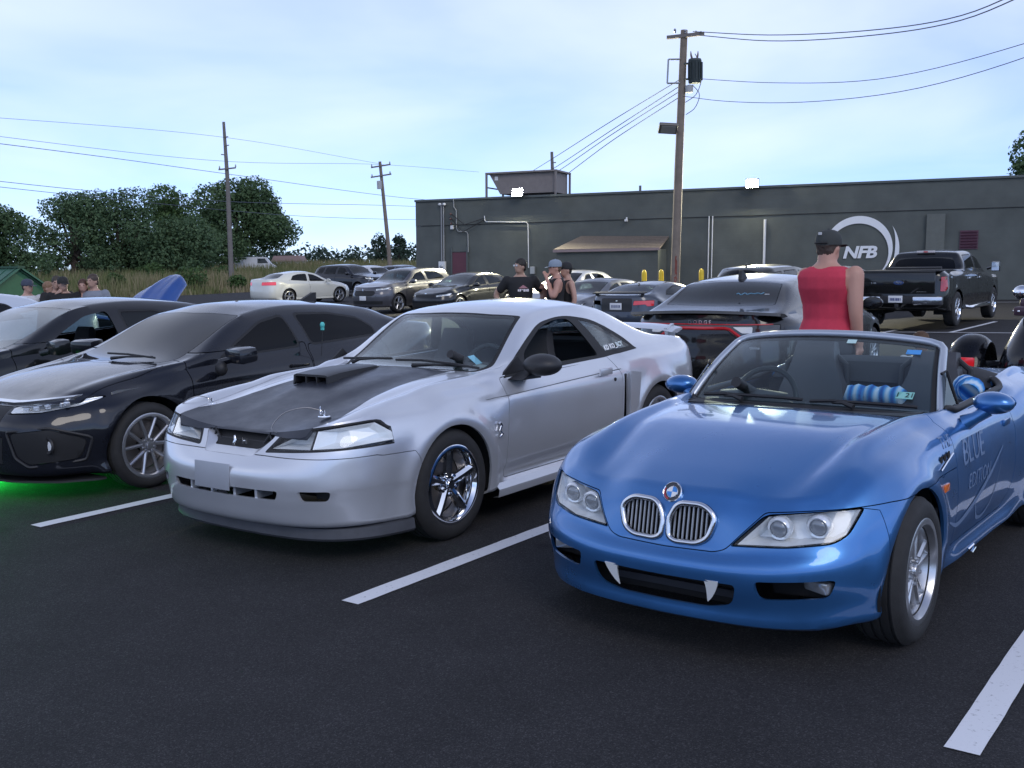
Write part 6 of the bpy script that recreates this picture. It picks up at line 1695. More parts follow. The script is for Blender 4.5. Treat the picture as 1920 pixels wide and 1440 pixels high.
    auto_car('pale_grey_sedan', 'pale grey sedan with a long arched roof, against the building behind the grey sedan', 'car', p3, STALL, dict(SEDAN, roof=(-1.85, 1.47), head=(-1.28, 1.41), rtop=(-2.68, 1.40)), WHT, (60, 10, 14), z=gmid(p3, SEDAN, STALL), tint=M_TINT2, side=SW4(.93, 1.47), wheel=WS, lamps=[([(.42, .66), (.44, .74), (.80, .78), (.76, .69)], None)])
    # --- small grey crossover and black saloon, noses towards us
    GR3 = paint('warm_grey_paint', (.085, .085, .098), .5, .36)
    ph = (-4.65, 37.9)
    c = auto_car('grey_crossover', 'grey compact crossover with a black grille and white front plate, left of the black sedan', 'car', ph, STALL, dict(SUV, roof=(-1.7, 1.585), ro=.84), GR3, (80, 14, 18), z=gmid(ph, SUV, STALL), tint=GL,
                 side=[[(-.66, 1.09), (-.90, 1.25), (-1.12, 1.39), (-1.50, 1.46), (-1.58, 1.12)], [(-1.68, 1.125), (-1.62, 1.462), (-2.3, 1.44), (-2.62, 1.30), (-2.68, 1.17)]], wheel=WT, wr=.34, doors=[(-.42, -1.62, 0), (-1.64, -2.66, .3)],
                 lamps=[(poly_round([(.50, .80), (.48, .87), (.84, .925), (.80, .84)], .01, 2), None)], grille=[poly_round([(-.46, .80), (-.50, .70), (-.42, .62), (.42, .62), (.50, .70), (.46, .80)], .05, 3), [(-.72, .44), (-.70, .32), (.70, .32), (.72, .44)]])
    plate(c, c.fx(['body', 'grille@0'], 0, .55, .9) + .012, .54, sgn=1)
    em = bmesh.new(); xe = c.fx(['body', 'grille@0', 'hood'], 0, .83, .8) + .012
    bm_tube(em, [(xe, -.05, .87), (xe, -.038, .79)], .010, 6); bm_tube(em, [(xe, .05, .87), (xe, .038, .79)], .010, 6); bm_tube(em, [(xe, -.04, .83), (xe, .04, .83)], .008, 6); c.add('nose_emblem', em, M_CHROME)
    wing(c, -.62, 1.03, 1.10, (.10, .13, .08), GR3)
    BK4 = paint('ink_black_paint', (.018, .022, .028), .35, .32)
    pk = (-2.42, 36.6)
    c = auto_car('ink_black_sedan', 'black sedan catching yellow floodlight on its flank, by the building door', 'car', pk, STALL, dict(SEDAN, nose=.60), BK4, (80, 14, 18), z=gmid(pk, SEDAN, STALL), tint=GL, side=SW4(.93, 1.43), wheel=WT, doors=[(-.45, -1.64, 0), (-1.66, -2.66, .35)],
                 lamps=[(poly_round([(.46, .62), (.44, .68), (.82, .755), (.80, .66)], .01, 2), None)], grille=[poly_round([(-.42, .69), (-.44, .61), (.44, .61), (.42, .69)], .02, 2), [(-.60, .42), (-.56, .28), (.56, .28), (.60, .42)]])
    wing(c, -.74, 1.03, 1.0, (.10, .13, .07), BK4)
    em = bmesh.new(); bm_lathe(em, [(0, .004), (.055, .002)], 14, 'X', Matrix.Translation((c.fx(['body', 'hood', 'grille@0'], 0, .72, .8) + .006, 0, .725)) @ Matrix.Diagonal((1, 1, .5, 1))); c.add('nose_emblem', em, M_CHROME)
    # --- white sedan driving off, dark SUV and two roofs beyond
    WHP = paint('cream_white_paint', (.66, .66, .60), .1, .36)
    pm = (-8.35, 48.3)
    c = auto_car('white_sedan', 'white sedan seen from its rear quarter on the open asphalt, red tail lamps', 'car', pm, AWAY - .10, SEDAN, WHP, (80, 14, 18), tint=M_TINT2, side=SW4(.93, 1.43), wheel=WT, doors=[(-.45, -1.64, 0), (-1.66, -2.66, .35)],
                 tails=[(poly_round([(.34, .84), (.36, .98), (.84, .99), (.84, .84)], .02, 2), mat('tail_lamp_bright', (.55, .03, .05), .2, coat=1, emis=(1, .05, .08), estr=.2))])
    wing(c, -.74, 1.03, 1.0, (.10, .13, .07), WHP)
    NVY = paint('navy_black_paint', (.014, .017, .026), .35, .34)
    pe = (-7.55, 57.0)
    c = auto_car('dark_suv', 'dark navy SUV side-on past the white sedan', 'car', pe, -.62, dict(SUV, fo=.95, wb=2.82, ro=.95, hw=.96, roof=(-1.7, 1.70), head=(-1.05, 1.62), rtop=(-3.25, 1.62), rbase=(-3.62, 1.18), tail=1.14, belt=(1.08, 1.15), hood=1.0, cowl=(-.35, 1.16)), NVY, (70, 12, 16), tint=M_TINT2,
                 side=[[(-.66, 1.15), (-.90, 1.32), (-1.10, 1.47), (-1.55, 1.56), (-1.62, 1.17)], [(-1.72, 1.17), (-1.66, 1.565), (-2.5, 1.55), (-2.6, 1.2)], [(-2.7, 1.21), (-2.62, 1.545), (-3.05, 1.50), (-3.2, 1.25)]], wheel=WT, wr=.37, doors=[(-.42, -1.66, 0), (-1.68, -2.66, .3)],
                 lamps=[([(.55, .86), (.52, .96), (.86, .99), (.84, .90)], None)], tails=[([(.6, .95), (.6, 1.12), (.88, 1.12), (.88, .95)], M_RED)])
    wing(c, -.62, 1.08, 1.2, (.10, .13, .09), NVY)
    for p, lab, m_, nm, hd_ in (((-7.2, 63.0), 'white crossover beyond the dark SUV, only its upper half showing', paint('snow_white_paint', (.6, .61, .62), .1, .36), 'white_crossover', -.75),
                                ((-5.6, 66.0), 'blue-grey crossover at the corner of the building, only its roof showing', paint('blue_grey_paint', (.05, .07, .11), .4, .36), 'blue_grey_crossover', -.75)):
        auto_car(nm, lab, 'car', p, hd_, SUV, m_, (60, 10, 14), tint=M_TINT2, side=[[(-.66, 1.09), (-.90, 1.25), (-1.12, 1.40), (-1.50, 1.475), (-1.58, 1.12)], [(-1.68, 1.125), (-1.62, 1.478), (-2.35, 1.465), (-2.40, 1.15)]], wheel=WS, wr=.34)

def build_pickup():
    BKT = paint('pickup_black_paint', (.013, .014, .014), .3, .30)
    P = dict(fo=.98, wb=3.68, ro=1.22, hw=.99, zb=.36, nose=.85, hood=1.08, cowl=(-.55, 1.23), head=(-1.20, 1.68), roof=(-1.75, 1.77), rtop=(-2.72, 1.71), rbase=(-2.95, 1.28), tail=1.28, belt=(1.20, 1.26), rail=.70, nin=.07, tin=.012, bow=.10, square=.55, bz=.62, wr=.40)
    ax = (8.72 + .59 * 4.9, 23.75 + .807 * 4.9)
    WP = make_wheel(.40, .26, .26, 'star', 6, hub=.07, w0=.07, w1=.06, dish=.0, th=.03)
    c = auto_car('black_pickup', 'black crew-cab pickup truck parked tail-on in front of the dark building', 'pickup truck', ax, AWAY, P, BKT, (110, 16, 20), tint=M_TINT,
                 side=[[(-.86, 1.27), (-1.02, 1.39), (-1.25, 1.59), (-1.62, 1.64), (-1.68, 1.29)], [(-1.80, 1.29), (-1.74, 1.645), (-2.50, 1.63), (-2.62, 1.30)]], wheel=WP, wr=.40, rimm=M_CHROME, doors=[(-.62, -1.74, 0), (-1.76, -2.72, .0)],
                 tails=[(poly_round([(.855, .83), (.855, 1.16), (.975, 1.16), (.985, .93), (.95, .83)], .015, 2), M_RED)], panels=True, tdepth=.34)
    W = c.root
    # bed: open box with black cover set low between the rails
    c.add('bed_cover', box((-3.95, 0, 1.29), (1.85, 1.72, .03), None, .01), mat('bed_cover_vinyl', (.014, .014, .015), .6))
    xt = -4.885
    tg = bmesh.new(); bm_box(tg, (xt - .018, 0, 1.02), (.03, 1.56, .47), None, .012); tgo = c.add('tailgate', tg, BKT)
    c.add('tailgate_top', box((xt - .02, 0, 1.27), (.06, 1.58, .03), None, .01), M_BLACK, tgo)
    c.add('tailgate_groove', box((xt - .035, 0, 1.03), (.006, 1.50, .012)), M_SEAL, tgo, smooth=None)
    ov = bmesh.new(); bm_lathe(ov, [(0, .006), (.11, .004), (.115, 0)], 24, 'X', Matrix.Translation((xt - .038, 0, 1.03)) @ Matrix.Diagonal((-1, 1, .42, 1))); c.add('oval_badge', ov, mat('oval_blue', (.02, .05, .16), .25, coat=1), tgo)
    Mx = lambda y, z: Matrix.Translation((xt - .0465, y, z)) @ Matrix.Rotation(-R(90), 4, 'Z') @ Matrix.Rotation(R(90), 4, 'X')
    text_mesh('Ford', .06, M_CHROME, tgo, Mx(0, 1.03), 'badge_script', .001, shear=.3)
    text_mesh('F-150', .05, M_CHROME, tgo, Mx(.55, 1.025) , 'tailgate_lettering', .002)
    c.add('tailgate_script', box((xt - .036, -.50, .83), (.006, .20, .016)), M_CHROME, tgo, smooth=None)
    bp = bmesh.new()
    for sd in (1, -1): 
        b2 = bmesh.new(); bm_box(b2, (xt - .10, sd * .66, .635), (.20, .62, .19), None, .035); c.add('chrome_bumper_end', b2, mat('bumper_chrome', (.6, .62, .66), .15, 1.0))
    c.add('bumper_step', box((xt - .09, 0, .655), (.17, .72, .17), None, .02), M_BLACK)
    pl = c.add('license_plate', box((xt - .185, .02, .67), (.008, .31, .155), None, .003), M_WHITE_P)
    for i in range(7): c.add('plate_mark', box((xt - .1895, .02 + (i - 3) * .036, .665), (.002, .020 + .006 * (i % 3), .06)), mat('plate_ink', (.03, .05, .18), .5), pl, smooth=None)
    c.add('tow_hitch', box((xt - .05, 0, .52), (.25, .09, .09), None, .01), M_BLACK)
    c.add('spare_wheel', lathe([(.10, -.12), (.30, -.12), (.36, -.08), (.36, .08), (.30, .12), (.10, .12)], 28, 'Z', Matrix.Translation((-4.35, 0, .50)), closed=True), M_TYRE)
    c.add('rear_axle', tube([(-3.68, -.8, .40), (-3.68, -.12, .40), (-3.68, 0, .40), (-3.68, .12, .40), (-3.68, .8, .40)], .06, 10, radii=[.05, .06, .14, .06, .05]), M_UNDER)
    c.add('third_brake_lamp', box((-2.735, 0, 1.715), (.04, .42, .05), None, .01), mat('brake_lamp_clear', (.55, .5, .5), .2, coat=1)); c.add('brake_lamp_red', box((-2.76, 0, 1.715), (.01, .10, .03)), M_RED, smooth=None)
    for sd in (1, -1):
        st = bmesh.new(); bm_tube(st, [(-.55, sd * .96, .42), (-.75, sd * 1.04, .40), (-2.75, sd * 1.04, .40), (-2.95, sd * .96, .42)], .045, 10); c.add('step_bar', st, M_CHROME)
        mr = bmesh.new(); bm_box(mr, (-.88, sd * 1.19, 1.33), (.10, .20, .24), None, .03); bm_tube(mr, [(-.84, sd * .98, 1.27), (-.86, sd * 1.12, 1.31)], .03, 8); c.add('wing_mirror', mr, BKT)
        mg = bmesh.new(); bm_box(mg, (-.935, sd * 1.19, 1.33), (.006, .17, .20)); c.add('mirror_glass', mg, M_CHROME, smooth=None)
        for xh in (-1.60, -2.60):
            h = bmesh.new(); bm_box(h, (xh, c.sy(['door@0' if xh > -2 else 'door@1', 'door@0#r' if xh > -2 else 'door@1#r', 'body'], xh, 1.08, .98, sd) + sd * .015, 1.08), (.22, .03, .045), None, .01); c.add('door_handle', h, M_CHROME)
        for yy in (1,):
            fb = bmesh.new(); bm_box(fb, (-4.80, sd * .985, 1.12), (.10, .012, .05)); c.add('side_badge', fb, mat('badge_gold', (.5, .42, .25), .3, .8), smooth=None)
    return c
# ------------------------------------------------------------------ vegetation
def leaf_mat(name, c1, c2):
    m, n, l, b = new_mat(name)
    g = n.new('ShaderNodeNewGeometry'); cr = n.new('ShaderNodeValToRGB'); e = cr.color_ramp.elements
    e[0].color = (*c1, 1); e[1].color = (*c2, 1); l.new(g.outputs['Random Per Island'], cr.inputs[0]); l.new(cr.outputs[0], b.inputs['Base Color'])
    b.inputs['Roughness'].default_value = .6; b.inputs['Specular IOR Level'].default_value = .25
    tr = n.new('ShaderNodeBsdfTranslucent'); l.new(cr.outputs[0], tr.inputs[0]); mx = n.new('ShaderNodeMixShader'); mx.inputs[0].default_value = .35
    out = [x for x in n if x.type == 'OUTPUT_MATERIAL'][0]; l.new(b.outputs[0], mx.inputs[1]); l.new(tr.outputs[0], mx.inputs[2]); l.new(mx.outputs[0], out.inputs[0])
    return m
BARK = None
def leaves_mesh(name, blobs, n, size, seed, flat=.6):
    """leaf clumps scattered through ellipsoid lobes, denser to the outside"""
    rg = np.random.default_rng(seed); w = np.array([b[3] * b[4] * b[5] for b in blobs]) ** .67; w = w / w.sum()
    k = rg.choice(len(blobs), n, p=w); B = np.array(blobs)[k]
    d = rg.normal(size=(n, 3)); d /= np.linalg.norm(d, axis=1, keepdims=True)
    r = rg.uniform(.35, 1.0, n) ** .45 * (1 + rg.normal(0, .07, n))
    P = B[:, :3] + d * r[:, None] * B[:, 3:6]
    nrm = d * .7 + rg.normal(size=(n, 3)) * .6 + np.array([0, 0, .35]); nrm /= np.linalg.norm(nrm, axis=1, keepdims=True)
    a = np.cross(nrm, rg.normal(size=(n, 3))); a /= np.linalg.norm(a, axis=1, keepdims=True); b = np.cross(nrm, a)
    s = size * rg.uniform(.55, 1.3, n)[:, None]
    V = np.stack([P - a * s * .5, P - b * s * .33 + a * s * .05, P + a * s * .55, P + b * s * .33 + nrm * s * .1], 1).reshape(-1, 3)
    F = np.arange(n * 4).reshape(-1, 4)
    me = bpy.data.meshes.new(name); me.from_pydata(V.tolist(), [], F.tolist())
    return me
def tree(name, label, base, h, spread, lm, seed, n=7000, size=.45, kind='broad', group=None, trunk_r=.25, cat='tree'):
    rd = random.Random(seed); t = thing(name, label, cat, base, 0, group)
    bm = bmesh.new(); blobs = []
    th = h * (.32 if kind == 'broad' else .25)
    bm_tube(bm, [(0, 0, -.3), (.05, 0, th * .5), (-.05, .05, th), (0, 0, h * .62)], .2, 8, radii=[trunk_r * 1.3, trunk_r, trunk_r * .8, trunk_r * .3])
    if kind in ('broad', 'bushy'):
        zlo = .26 if kind == 'broad' else .07
        for i in range(17 if kind == 'broad' else 26):
            a = rd.uniform(0, 2 * PI); rr = spread * rd.uniform(.25, .78); z = h * rd.uniform(zlo, .86); s = spread * rd.uniform(.26, .42)
            if z > h * .7: rr *= .62
            x, y = rr * math.cos(a), rr * math.sin(a)
            blobs.append((x, y, z, s, s, s * rd.uniform(.62, .85)))
            bm_tube(bm, [(0, 0, th * rd.uniform(.7, 1.2)), (x * .5, y * .5, z * .75), (x * .9, y * .9, z)], .08, 5, radii=[trunk_r * .5, trunk_r * .28, .03])
        blobs.append((0, 0, h * .82, spread * .42, spread * .42, h * .17)); blobs.append((0, 0, h * .55, spread * .6, spread * .6, h * .25))
    else:
        for i in range(16):
            f = rd.uniform(0, 1) ** .8; z = h * (.08 + .86 * f); rr = spread * (1 - f) ** .75 * rd.uniform(.3, .85); a = rd.uniform(0, 2 * PI); s = spread * (.18 + .32 * (1 - f))
            x, y = rr * math.cos(a), rr * math.sin(a); blobs.append((x, y, z, s, s, h * .11))
            bm_tube(bm, [(0, 0, z * .8), (x * .9, y * .9, z)], .05, 5, radii=[.06, .02])
        for k in range(5): blobs.append((rd.uniform(-.2, .2), rd.uniform(-.2, .2), h * (.2 + .19 * k), spread * (.55 - .1 * k), spread * (.55 - .1 * k), h * .12))
    obj('trunk', bm, mat('bark', (.07, .055, .045), .9, var=.3, vscale=4, bump=.4, bscale=20), t, smooth=60)
    obj('crown', leaves_mesh('crown', blobs, n, size, seed), lm, t)
    return t
def build_nature():
    G1 = leaf_mat('leaves_oak', (.058, .105, .050), (.13, .20, .09)); G2 = leaf_mat('leaves_cedar', (.062, .115, .060), (.14, .21, .10)); G3 = leaf_mat('leaves_bush', (.050, .100, .034), (.12, .19, .065))
    GF = leaf_mat('leaves_far', (.035, .060, .045), (.060, .095, .065))
    tree('oak_tree', 'big round dark green tree behind the tall utility pole', (-29.4, 115, .7), 10.6, 6.3, G1, 5, 26000, .34, trunk_r=.45)
    gp = 'trees along the field on the left'
    tree('cedar_tree', 'bushy rounded green tree at the left end of the tree row', (-37.0, 90, .9), 7.4, 4.3, G2, 11, 15000, .26, 'bushy', gp)
    tree('cedar_tree', 'bushy rounded green tree in the middle of the tree row', (-33.8, 92, .9), 7.6, 4.6, G2, 12, 18000, .26, 'bushy', gp)
    tree('locust_tree', 'loose green tree with an open crown just left of the big round tree', (-31.4, 97, .9), 8.4, 4.0, G3, 13, 12000, .26, 'bushy', gp)
    tree('cedar_tree', 'lower dense tree filling the foot of the tree row', (-29.3, 93, .9), 5.4, 4.4, G2, 14, 15000, .26, 'bushy', gp)
    tree('broadleaf_tree', 'dark tree at the left edge of the picture', (-36.0, 75, .9), 5.5, 3.6, G1, 15, 12000, .26, 'bushy', gp)
    tree('ash_tree', 'tree top rising above the dark building at the right edge', (29.2, 60, 0), 8.6, 2.6, G1, 16, 7500, .24, 'broad')
    for i, (x, y, h, s, lab) in enumerate(((-27.0, 220, 8.5, 2.6, 'small far tree, left one of the pair near the leaning pole'), (-22.9, 220, 8.2, 2.2, 'small far tree, right one of the pair near the leaning pole'))):
        tree('far_tree', lab, (x, y, 0), h, s, GF, 20 + i, 900, .6, 'broad', 'far trees beyond the field')
    # far wood that reads as one mass
    rd = random.Random(4); bl = []
    for i in range(60):
        x = -66 + i * .98 + rd.uniform(-1, 1); bl.append((x, 250 + rd.uniform(-4, 8), 2.5 + rd.uniform(-.5, 1.2), 2.6, 2.6, 2.0 + rd.uniform(0, 1.8)))
    struct(obj('far_wood', leaves_mesh('far_wood', bl, 6000, .9, 9), GF), 'stuff')
    # scrub bushes in the field
    for i, (x, y, h, s, lab) in enumerate(((-25.7, 69, 1.25, .85, 'round green bush standing alone in the dry grass above the green shed'), (-20.9, 70, 1.9, 1.2, 'tall green shrub at the foot of the tall utility pole'), (-18.3, 71, 1.2, 1.0, 'low green shrub right of the tall utility pole'),
                                          (-34.0, 68, 1.2, 1.1, 'green shrub at the left edge of the field'), (-28.6, 86, 1.8, 1.6, 'brushy green thicket under the tree row'), (-24.0, 88, 1.6, 1.5, 'brushy green thicket left of the tall utility pole'))):
        t = thing('shrub', lab, 'shrub', (x, y, field_rise(x, y) - .05), 0, 'shrubs in the field'); rdd = random.Random(40 + i); bm = bmesh.new(); b2 = []
        for k in range(7):
            a = rdd.uniform(0, 2 * PI); r = s * rdd.uniform(.1, .6); b2.append((r * math.cos(a), r * math.sin(a), h * rdd.uniform(.3, .8), s * .45, s * .45, h * .3)); bm_tube(bm, [(0, 0, 0), (r * math.cos(a), r * math.sin(a), h * .6)], .02, 5)
        obj('stem', bm, mat('bark', (.07, .055, .045), .9), t); obj('foliage', leaves_mesh('foliage', b2, 700, .20, 60 + i), G3, t)
    # dry tall grass on the bank
    rg = np.random.default_rng(2); n = 62000
    t = rg.uniform(0, 1, n); y = 44 + (t ** .75) * 92; x = np.array([edge_x(v) for v in y]) - .4 - rg.uniform(0, 1, n) ** 1.25 * (16 + (y - 44) * .42)
    m2 = rg.uniform(0, 1, n) < .22; y[m2] = 92 + rg.uniform(0, 1, m2.sum()) ** 1.3 * 60; x[m2] = -24 + rg.uniform(0, 1, m2.sum()) * 26
    z0 = np.array([field_rise(a, b) for a, b in zip(x, y)]) - .05
    dist = np.maximum(0, np.array([edge_x(v) for v in y]) - x)
    h = rg.uniform(.40, 1.15, n) * np.clip(.35 + dist / 5, .35, 1.25); h[m2] = rg.uniform(.4, 1.0, m2.sum())
    a = rg.uniform(0, 2 * PI, n); w = rg.uniform(.035, .085, n); lx, ly = rg.normal(0, .16, n) * h, rg.normal(0, .16, n) * h
    V = np.stack([np.stack([x - np.cos(a) * w, y - np.sin(a) * w, z0], 1), np.stack([x + np.cos(a) * w, y + np.sin(a) * w, z0], 1), np.stack([x + lx, y + ly, z0 + h], 1)], 1).reshape(-1, 3)
    me = bpy.data.meshes.new('tall_grass'); me.from_pydata(V.tolist(), [], np.arange(n * 3).reshape(-1, 3).tolist())
    gm, nn, l, b = new_mat('dry_grass'); g = nn.new('ShaderNodeNewGeometry'); cr = nn.new('ShaderNodeValToRGB'); e = cr.color_ramp.elements
    e[0].color = (.075, .11, .035, 1); e[1].color = (.30, .245, .16, 1); e.new(.42).color = (.15, .16, .07, 1)
    tc = nn.new('ShaderNodeTexCoord'); tn = nn.new('ShaderNodeTexNoise'); tn.inputs['Scale'].default_value = .16; tn.inputs['Detail'].default_value = 4; l.new(tc.outputs['Object'], tn.inputs['Vector'])
    ad = nn.new('ShaderNodeMath'); ad.operation = 'MULTIPLY_ADD'; ad.inputs[1].default_value = .5; l.new(g.outputs['Random Per Island'], ad.inputs[0])
    mr = nn.new('ShaderNodeMapRange'); mr.inputs[1].default_value = .38; mr.inputs[2].default_value = .62; mr.inputs[3].default_value = 0; mr.inputs[4].default_value = .55; l.new(tn.outputs['Fac'], mr.inputs[0]); l.new(mr.outputs[0], ad.inputs[2])
    l.new(ad.outputs[0], cr.inputs[0]); l.new(cr.outputs[0], b.inputs['Base Color']); b.inputs['Roughness'].default_value = .9; b.inputs['Specular IOR Level'].default_value = .1
    struct(obj('tall_grass', me, gm), 'stuff')

# ------------------------------------------------------------------ poles and wires
def build_poles():
    WD = mat('pole_wood', (.20, .165, .135), .85, var=.25, vscale=3, bump=.3, bscale=12); WDG = mat('pole_wood_grey', (.17, .155, .145), .85, var=.2, vscale=3)
    # pole by the building: tilts slightly, carries transformer, lamp and crossarm
    p = thing('utility_pole', 'tall wooden utility pole with a black transformer, in front of the dark building', 'utility pole', (5.53, 36.0, gz(5.53, 36)))
    obj('mast', tube([(0, 0, -.5), (.06, 0, .6), (.20, 0, 4.9), (.38, 0, 9.3)], .15, 14, radii=[.165, .16, .14, .115]), WD, p, smooth=60)
    rs = bmesh.new(); rdm = random.Random(8); A_, B_ = [], []
    for i in range(19):
        z = .35 + i * .085; rr = .1685 - .0047 * z; wd = (.16 + .22 * math.sin(PI * i / 18)) * rdm.uniform(.55, 1.1); ac = -1.75 + rdm.uniform(-.12, .12); xo = .055 + .0325 * z
        A_.append(rs.verts.new((xo + rr * math.cos(ac - wd), rr * math.sin(ac - wd), z))); B_.append(rs.verts.new((xo + rr * math.cos(ac + wd), rr * math.sin(ac + wd), z)))
    for i in range(18): rs.faces.new((A_[i], B_[i], B_[i + 1], A_[i + 1]))
    obj('rust_streak', rs, mat('red_stain', (.20, .06, .045), .85, var=.5, vscale=5), p, smooth=60)
    GM = mat('transformer_grey', (.055, .07, .072), .5, .3)
    tr = obj('transformer', lathe([(0, -.40), (.20, -.40), (.215, -.36), (.215, .30), (.225, .32), (.20, .38), (0, .42)], 20, 'Z', Matrix.Translation((.70, -.2, 7.95))), GM, p, smooth=40)
    for k in range(9): 
        a = -2.8 + k * .42; obj('cooling_fin', box((.70 + .235 * math.cos(a), -.2 + .235 * math.sin(a), 7.93), (.05, .012, .58), Euler((0, 0, a))), GM, tr)
    for dx in (-.09, .07): obj('bushing', tube([(.70 + dx, -.2, 8.33), (.70 + dx * 1.4, -.2, 8.46), (.70 + dx * 1.5, -.2, 8.58)], .03, 8, radii=[.04, .03, .012]), mat('insulator_brown', (.10, .05, .045), .3), tr)
    obj('transformer_bracket', box((.46, -.1, 8.2), (.22, .06, .06)), GM, tr); obj('transformer_bracket', box((.46, -.1, 7.7), (.22, .06, .06)), GM, tr)
    obj('meter_can', lathe([(0, -.12), (.13, -.12), (.14, .1), (0, .14)], 16, 'Z', Matrix.Translation((.52, -.16, 7.38))), mat('can_grey', (.40, .41, .42), .5), p, smooth=40)
    fr = bmesh.new()
    for a, b in (((.22, -.1, 8.35), (-.16, -.1, 8.35)), ((-.16, -.1, 8.35), (-.20, -.1, 7.58)), ((-.20, -.1, 7.58), (.22, -.1, 7.58))): bm_tube(fr, [a, b], .032, 6)
    obj('ladder_bracket', fr, mat('galvanised', (.36, .38, .40), .5, .6), p)
    ca = bmesh.new(); bm_box(ca, (.40, -.12, 9.10), (.10, 1.25, .11), Euler((0, R(4), R(65)))); arm = obj('crossarm', ca, WDG, p)
    for k, (dx, dy) in enumerate(((-.42, -.2), (.0, 0), (.42, .18), (.62, .26))): obj('insulator', lathe([(.02, 0), (.05, .03), (.03, .06), (.05, .09), (.02, .14)], 10, 'Z', Matrix.Translation((.40 + dx * .9, -.12 + dy, 9.15))), mat('insulator_grey', (.25, .26, .28), .3, coat=.5), arm)
    lp = bmesh.new(); bm_box(lp, (-.22, -.4, 6.08), (.62, .42, .12), Euler((R(-38), R(4), 0)), .03); lo = obj('pole_floodlight', lp, mat('lamp_bronze', (.16, .15, .135), .5, .3), p)
    obj('lamp_glass', box((-.22, -.46, 6.03), (.48, .30, .01), Euler((R(-38), R(4), 0))), mat('lamp_glass_dark', (.30, .31, .30), .15, coat=1), lo); obj('lamp_arm', tube([(.16, -.05, 6.0), (0, -.25, 6.05)], .03, 6), WDG, lo)
    drops = [[(.70, -.2, 8.5), (.95, -.2, 8.0), (.75, -.2, 7.2), (.40, -.1, 6.95)], [(.62, -.2, 7.5), (.85, -.2, 7.2), (.70, -.2, 6.75), (.42, -.1, 6.55)]]
    for d in drops: obj('drop_lead', tube([tuple(q) for q in catmull(np.array(d), 12)], .012, 5), M_BLACK, p)
    # tall pole in the field
    q = thing('utility_pole', 'tall thin utility pole in the field, in front of the big round tree', 'utility pole', (-20.5, 78.0, 0))
    obj('mast', tube([(0, 0, -.3), (.02, 0, 2.5), (.06, 0, 8.0), (-.02, 0, 12.1)], .15, 10, radii=[.19, .18, .15, .10]), WDG, q, smooth=60)
    ar = obj('crossarm', box((.12, -.18, 8.75), (1.25, .10, .10), Euler((0, R(-5), 0))), WDG, q)
    for dx in (-.55, .62): obj('insulator', lathe([(.03, 0), (.06, .06), (.03, .22)], 8, 'Z', Matrix.Translation((.12 + dx, -.18, 8.78 + dx * .08))), mat('insulator_grey', (.25, .26, .28), .3), ar)
    for z, dx in ((10.4, .2), (9.75, -.18), (11.0, .18)): obj('post_insulator', tube([(0, -.1, z), (dx * 1.6, -.12, z + .03)], .04, 6), WDG, q)
    # leaning pole by the road
    r_ = thing('utility_pole', 'leaning utility pole with two crossarms left of the dark building', 'utility pole', (-10.7, 95.0, 0))
    obj('mast', tube([(.02, 0, -.3), (-.1, 0, 3.0), (-.64, 0, 10.7)], .15, 10, radii=[.20, .19, .13]), WD, r_, smooth=60)
    for z, l_, a in ((10.3, 1.75, -8), (9.45, 1.85, -8)):
        ar = obj('crossarm', box((-.55, -.18, z), (l_, .12, .12), Euler((0, R(a), 0))), WDG, r_)
        for dx in (-.8, .8): obj('insulator', lathe([(.03, 0), (.07, .06), (.03, .22)], 8, 'Z', Matrix.Translation((-.55 + dx, -.18, z + .05 + dx * .14))), mat('insulator_grey', (.25, .26, .28), .3), ar)
    obj('transformer', lathe([(0, -.35), (.22, -.35), (.22, .35), (0, .38)], 14, 'Z', Matrix.Translation((-.72, -.2, 8.65))), mat('can_grey', (.40, .41, .42), .5), r_, smooth=40)
    s_ = thing('utility_pole', 'distant utility pole rising behind the roof of the dark building', 'utility pole', (3.13, 75.0, 0))
    obj('mast', tube([(.06, 0, -.3), (.02, 0, 5.5), (-.06, 0, 9.25)], .13, 8, radii=[.17, .15, .10]), WDG, s_, smooth=60); obj('crossarm', box((0, -.15, 7.05), (1.15, .10, .10)), WDG, s_)
    for z in (8.5, 7.95, 7.6): obj('post_insulator', tube([(0, -.1, z), (.22 if z != 7.95 else -.24, -.12, z)], .04, 6), WDG, s_)
    # wires
    WR = mat('wire', (.15, .17, .21), 1.0, 0., spec=0.)
    def wire(lab, pts, r):
        P3 = catmull(np.array(pts), 26); o = obj('wire', tube([tuple(v) for v in P3], r, 5), WR, smooth=60); tag(o, lab, 'wire', 'overhead wires')
    wire('thick overhead cable from the left edge past the tall field pole', [(-26.5, 48, 7.85), (-24.16, 66, 8.42), (-20.48, 78, 8.4), (-8.67, 100, 7.68), (0, 118, 8.2)], .019)
    wire('lower cable running from the left edge behind the trees to the leaning pole', [(-29.5, 50, 6.55), (-25.76, 70, 6.6), (-20.46, 78, 6.41), (-11.1, 95, 6.87), (-2, 112, 7.2)], .018)
    wire('lowest cable running past the trees to the building corner', [(-29.5, 50, 6.30), (-26.3, 70, 6.27), (-17.73, 90, 5.84), (-8.72, 100, 5.76), (0, 110, 6.0)], .017)
    wire('thin high wire between the tall field pole and the leaning pole', [(-30, 50, 8.75), (-20.55, 78, 9.3), (-11.4, 95, 10.45), (-3, 110, 10.9)], .013)
    wire('thin wire at the very top of the tall field pole', [(-31, 52, 9.6), (-20.5, 78, 11.0), (-11.3, 95, 10.5)], .012)
    ax = 5.53 + .4
    wire('upper strand of the doubled wire leaving the top of the transformer pole', [(6.2, 36, 9.12), (7.9, 32, 8.15), (9.5, 28, 7.42), (10.02, 24, 6.86), (9.9, 20, 6.60)], .014)
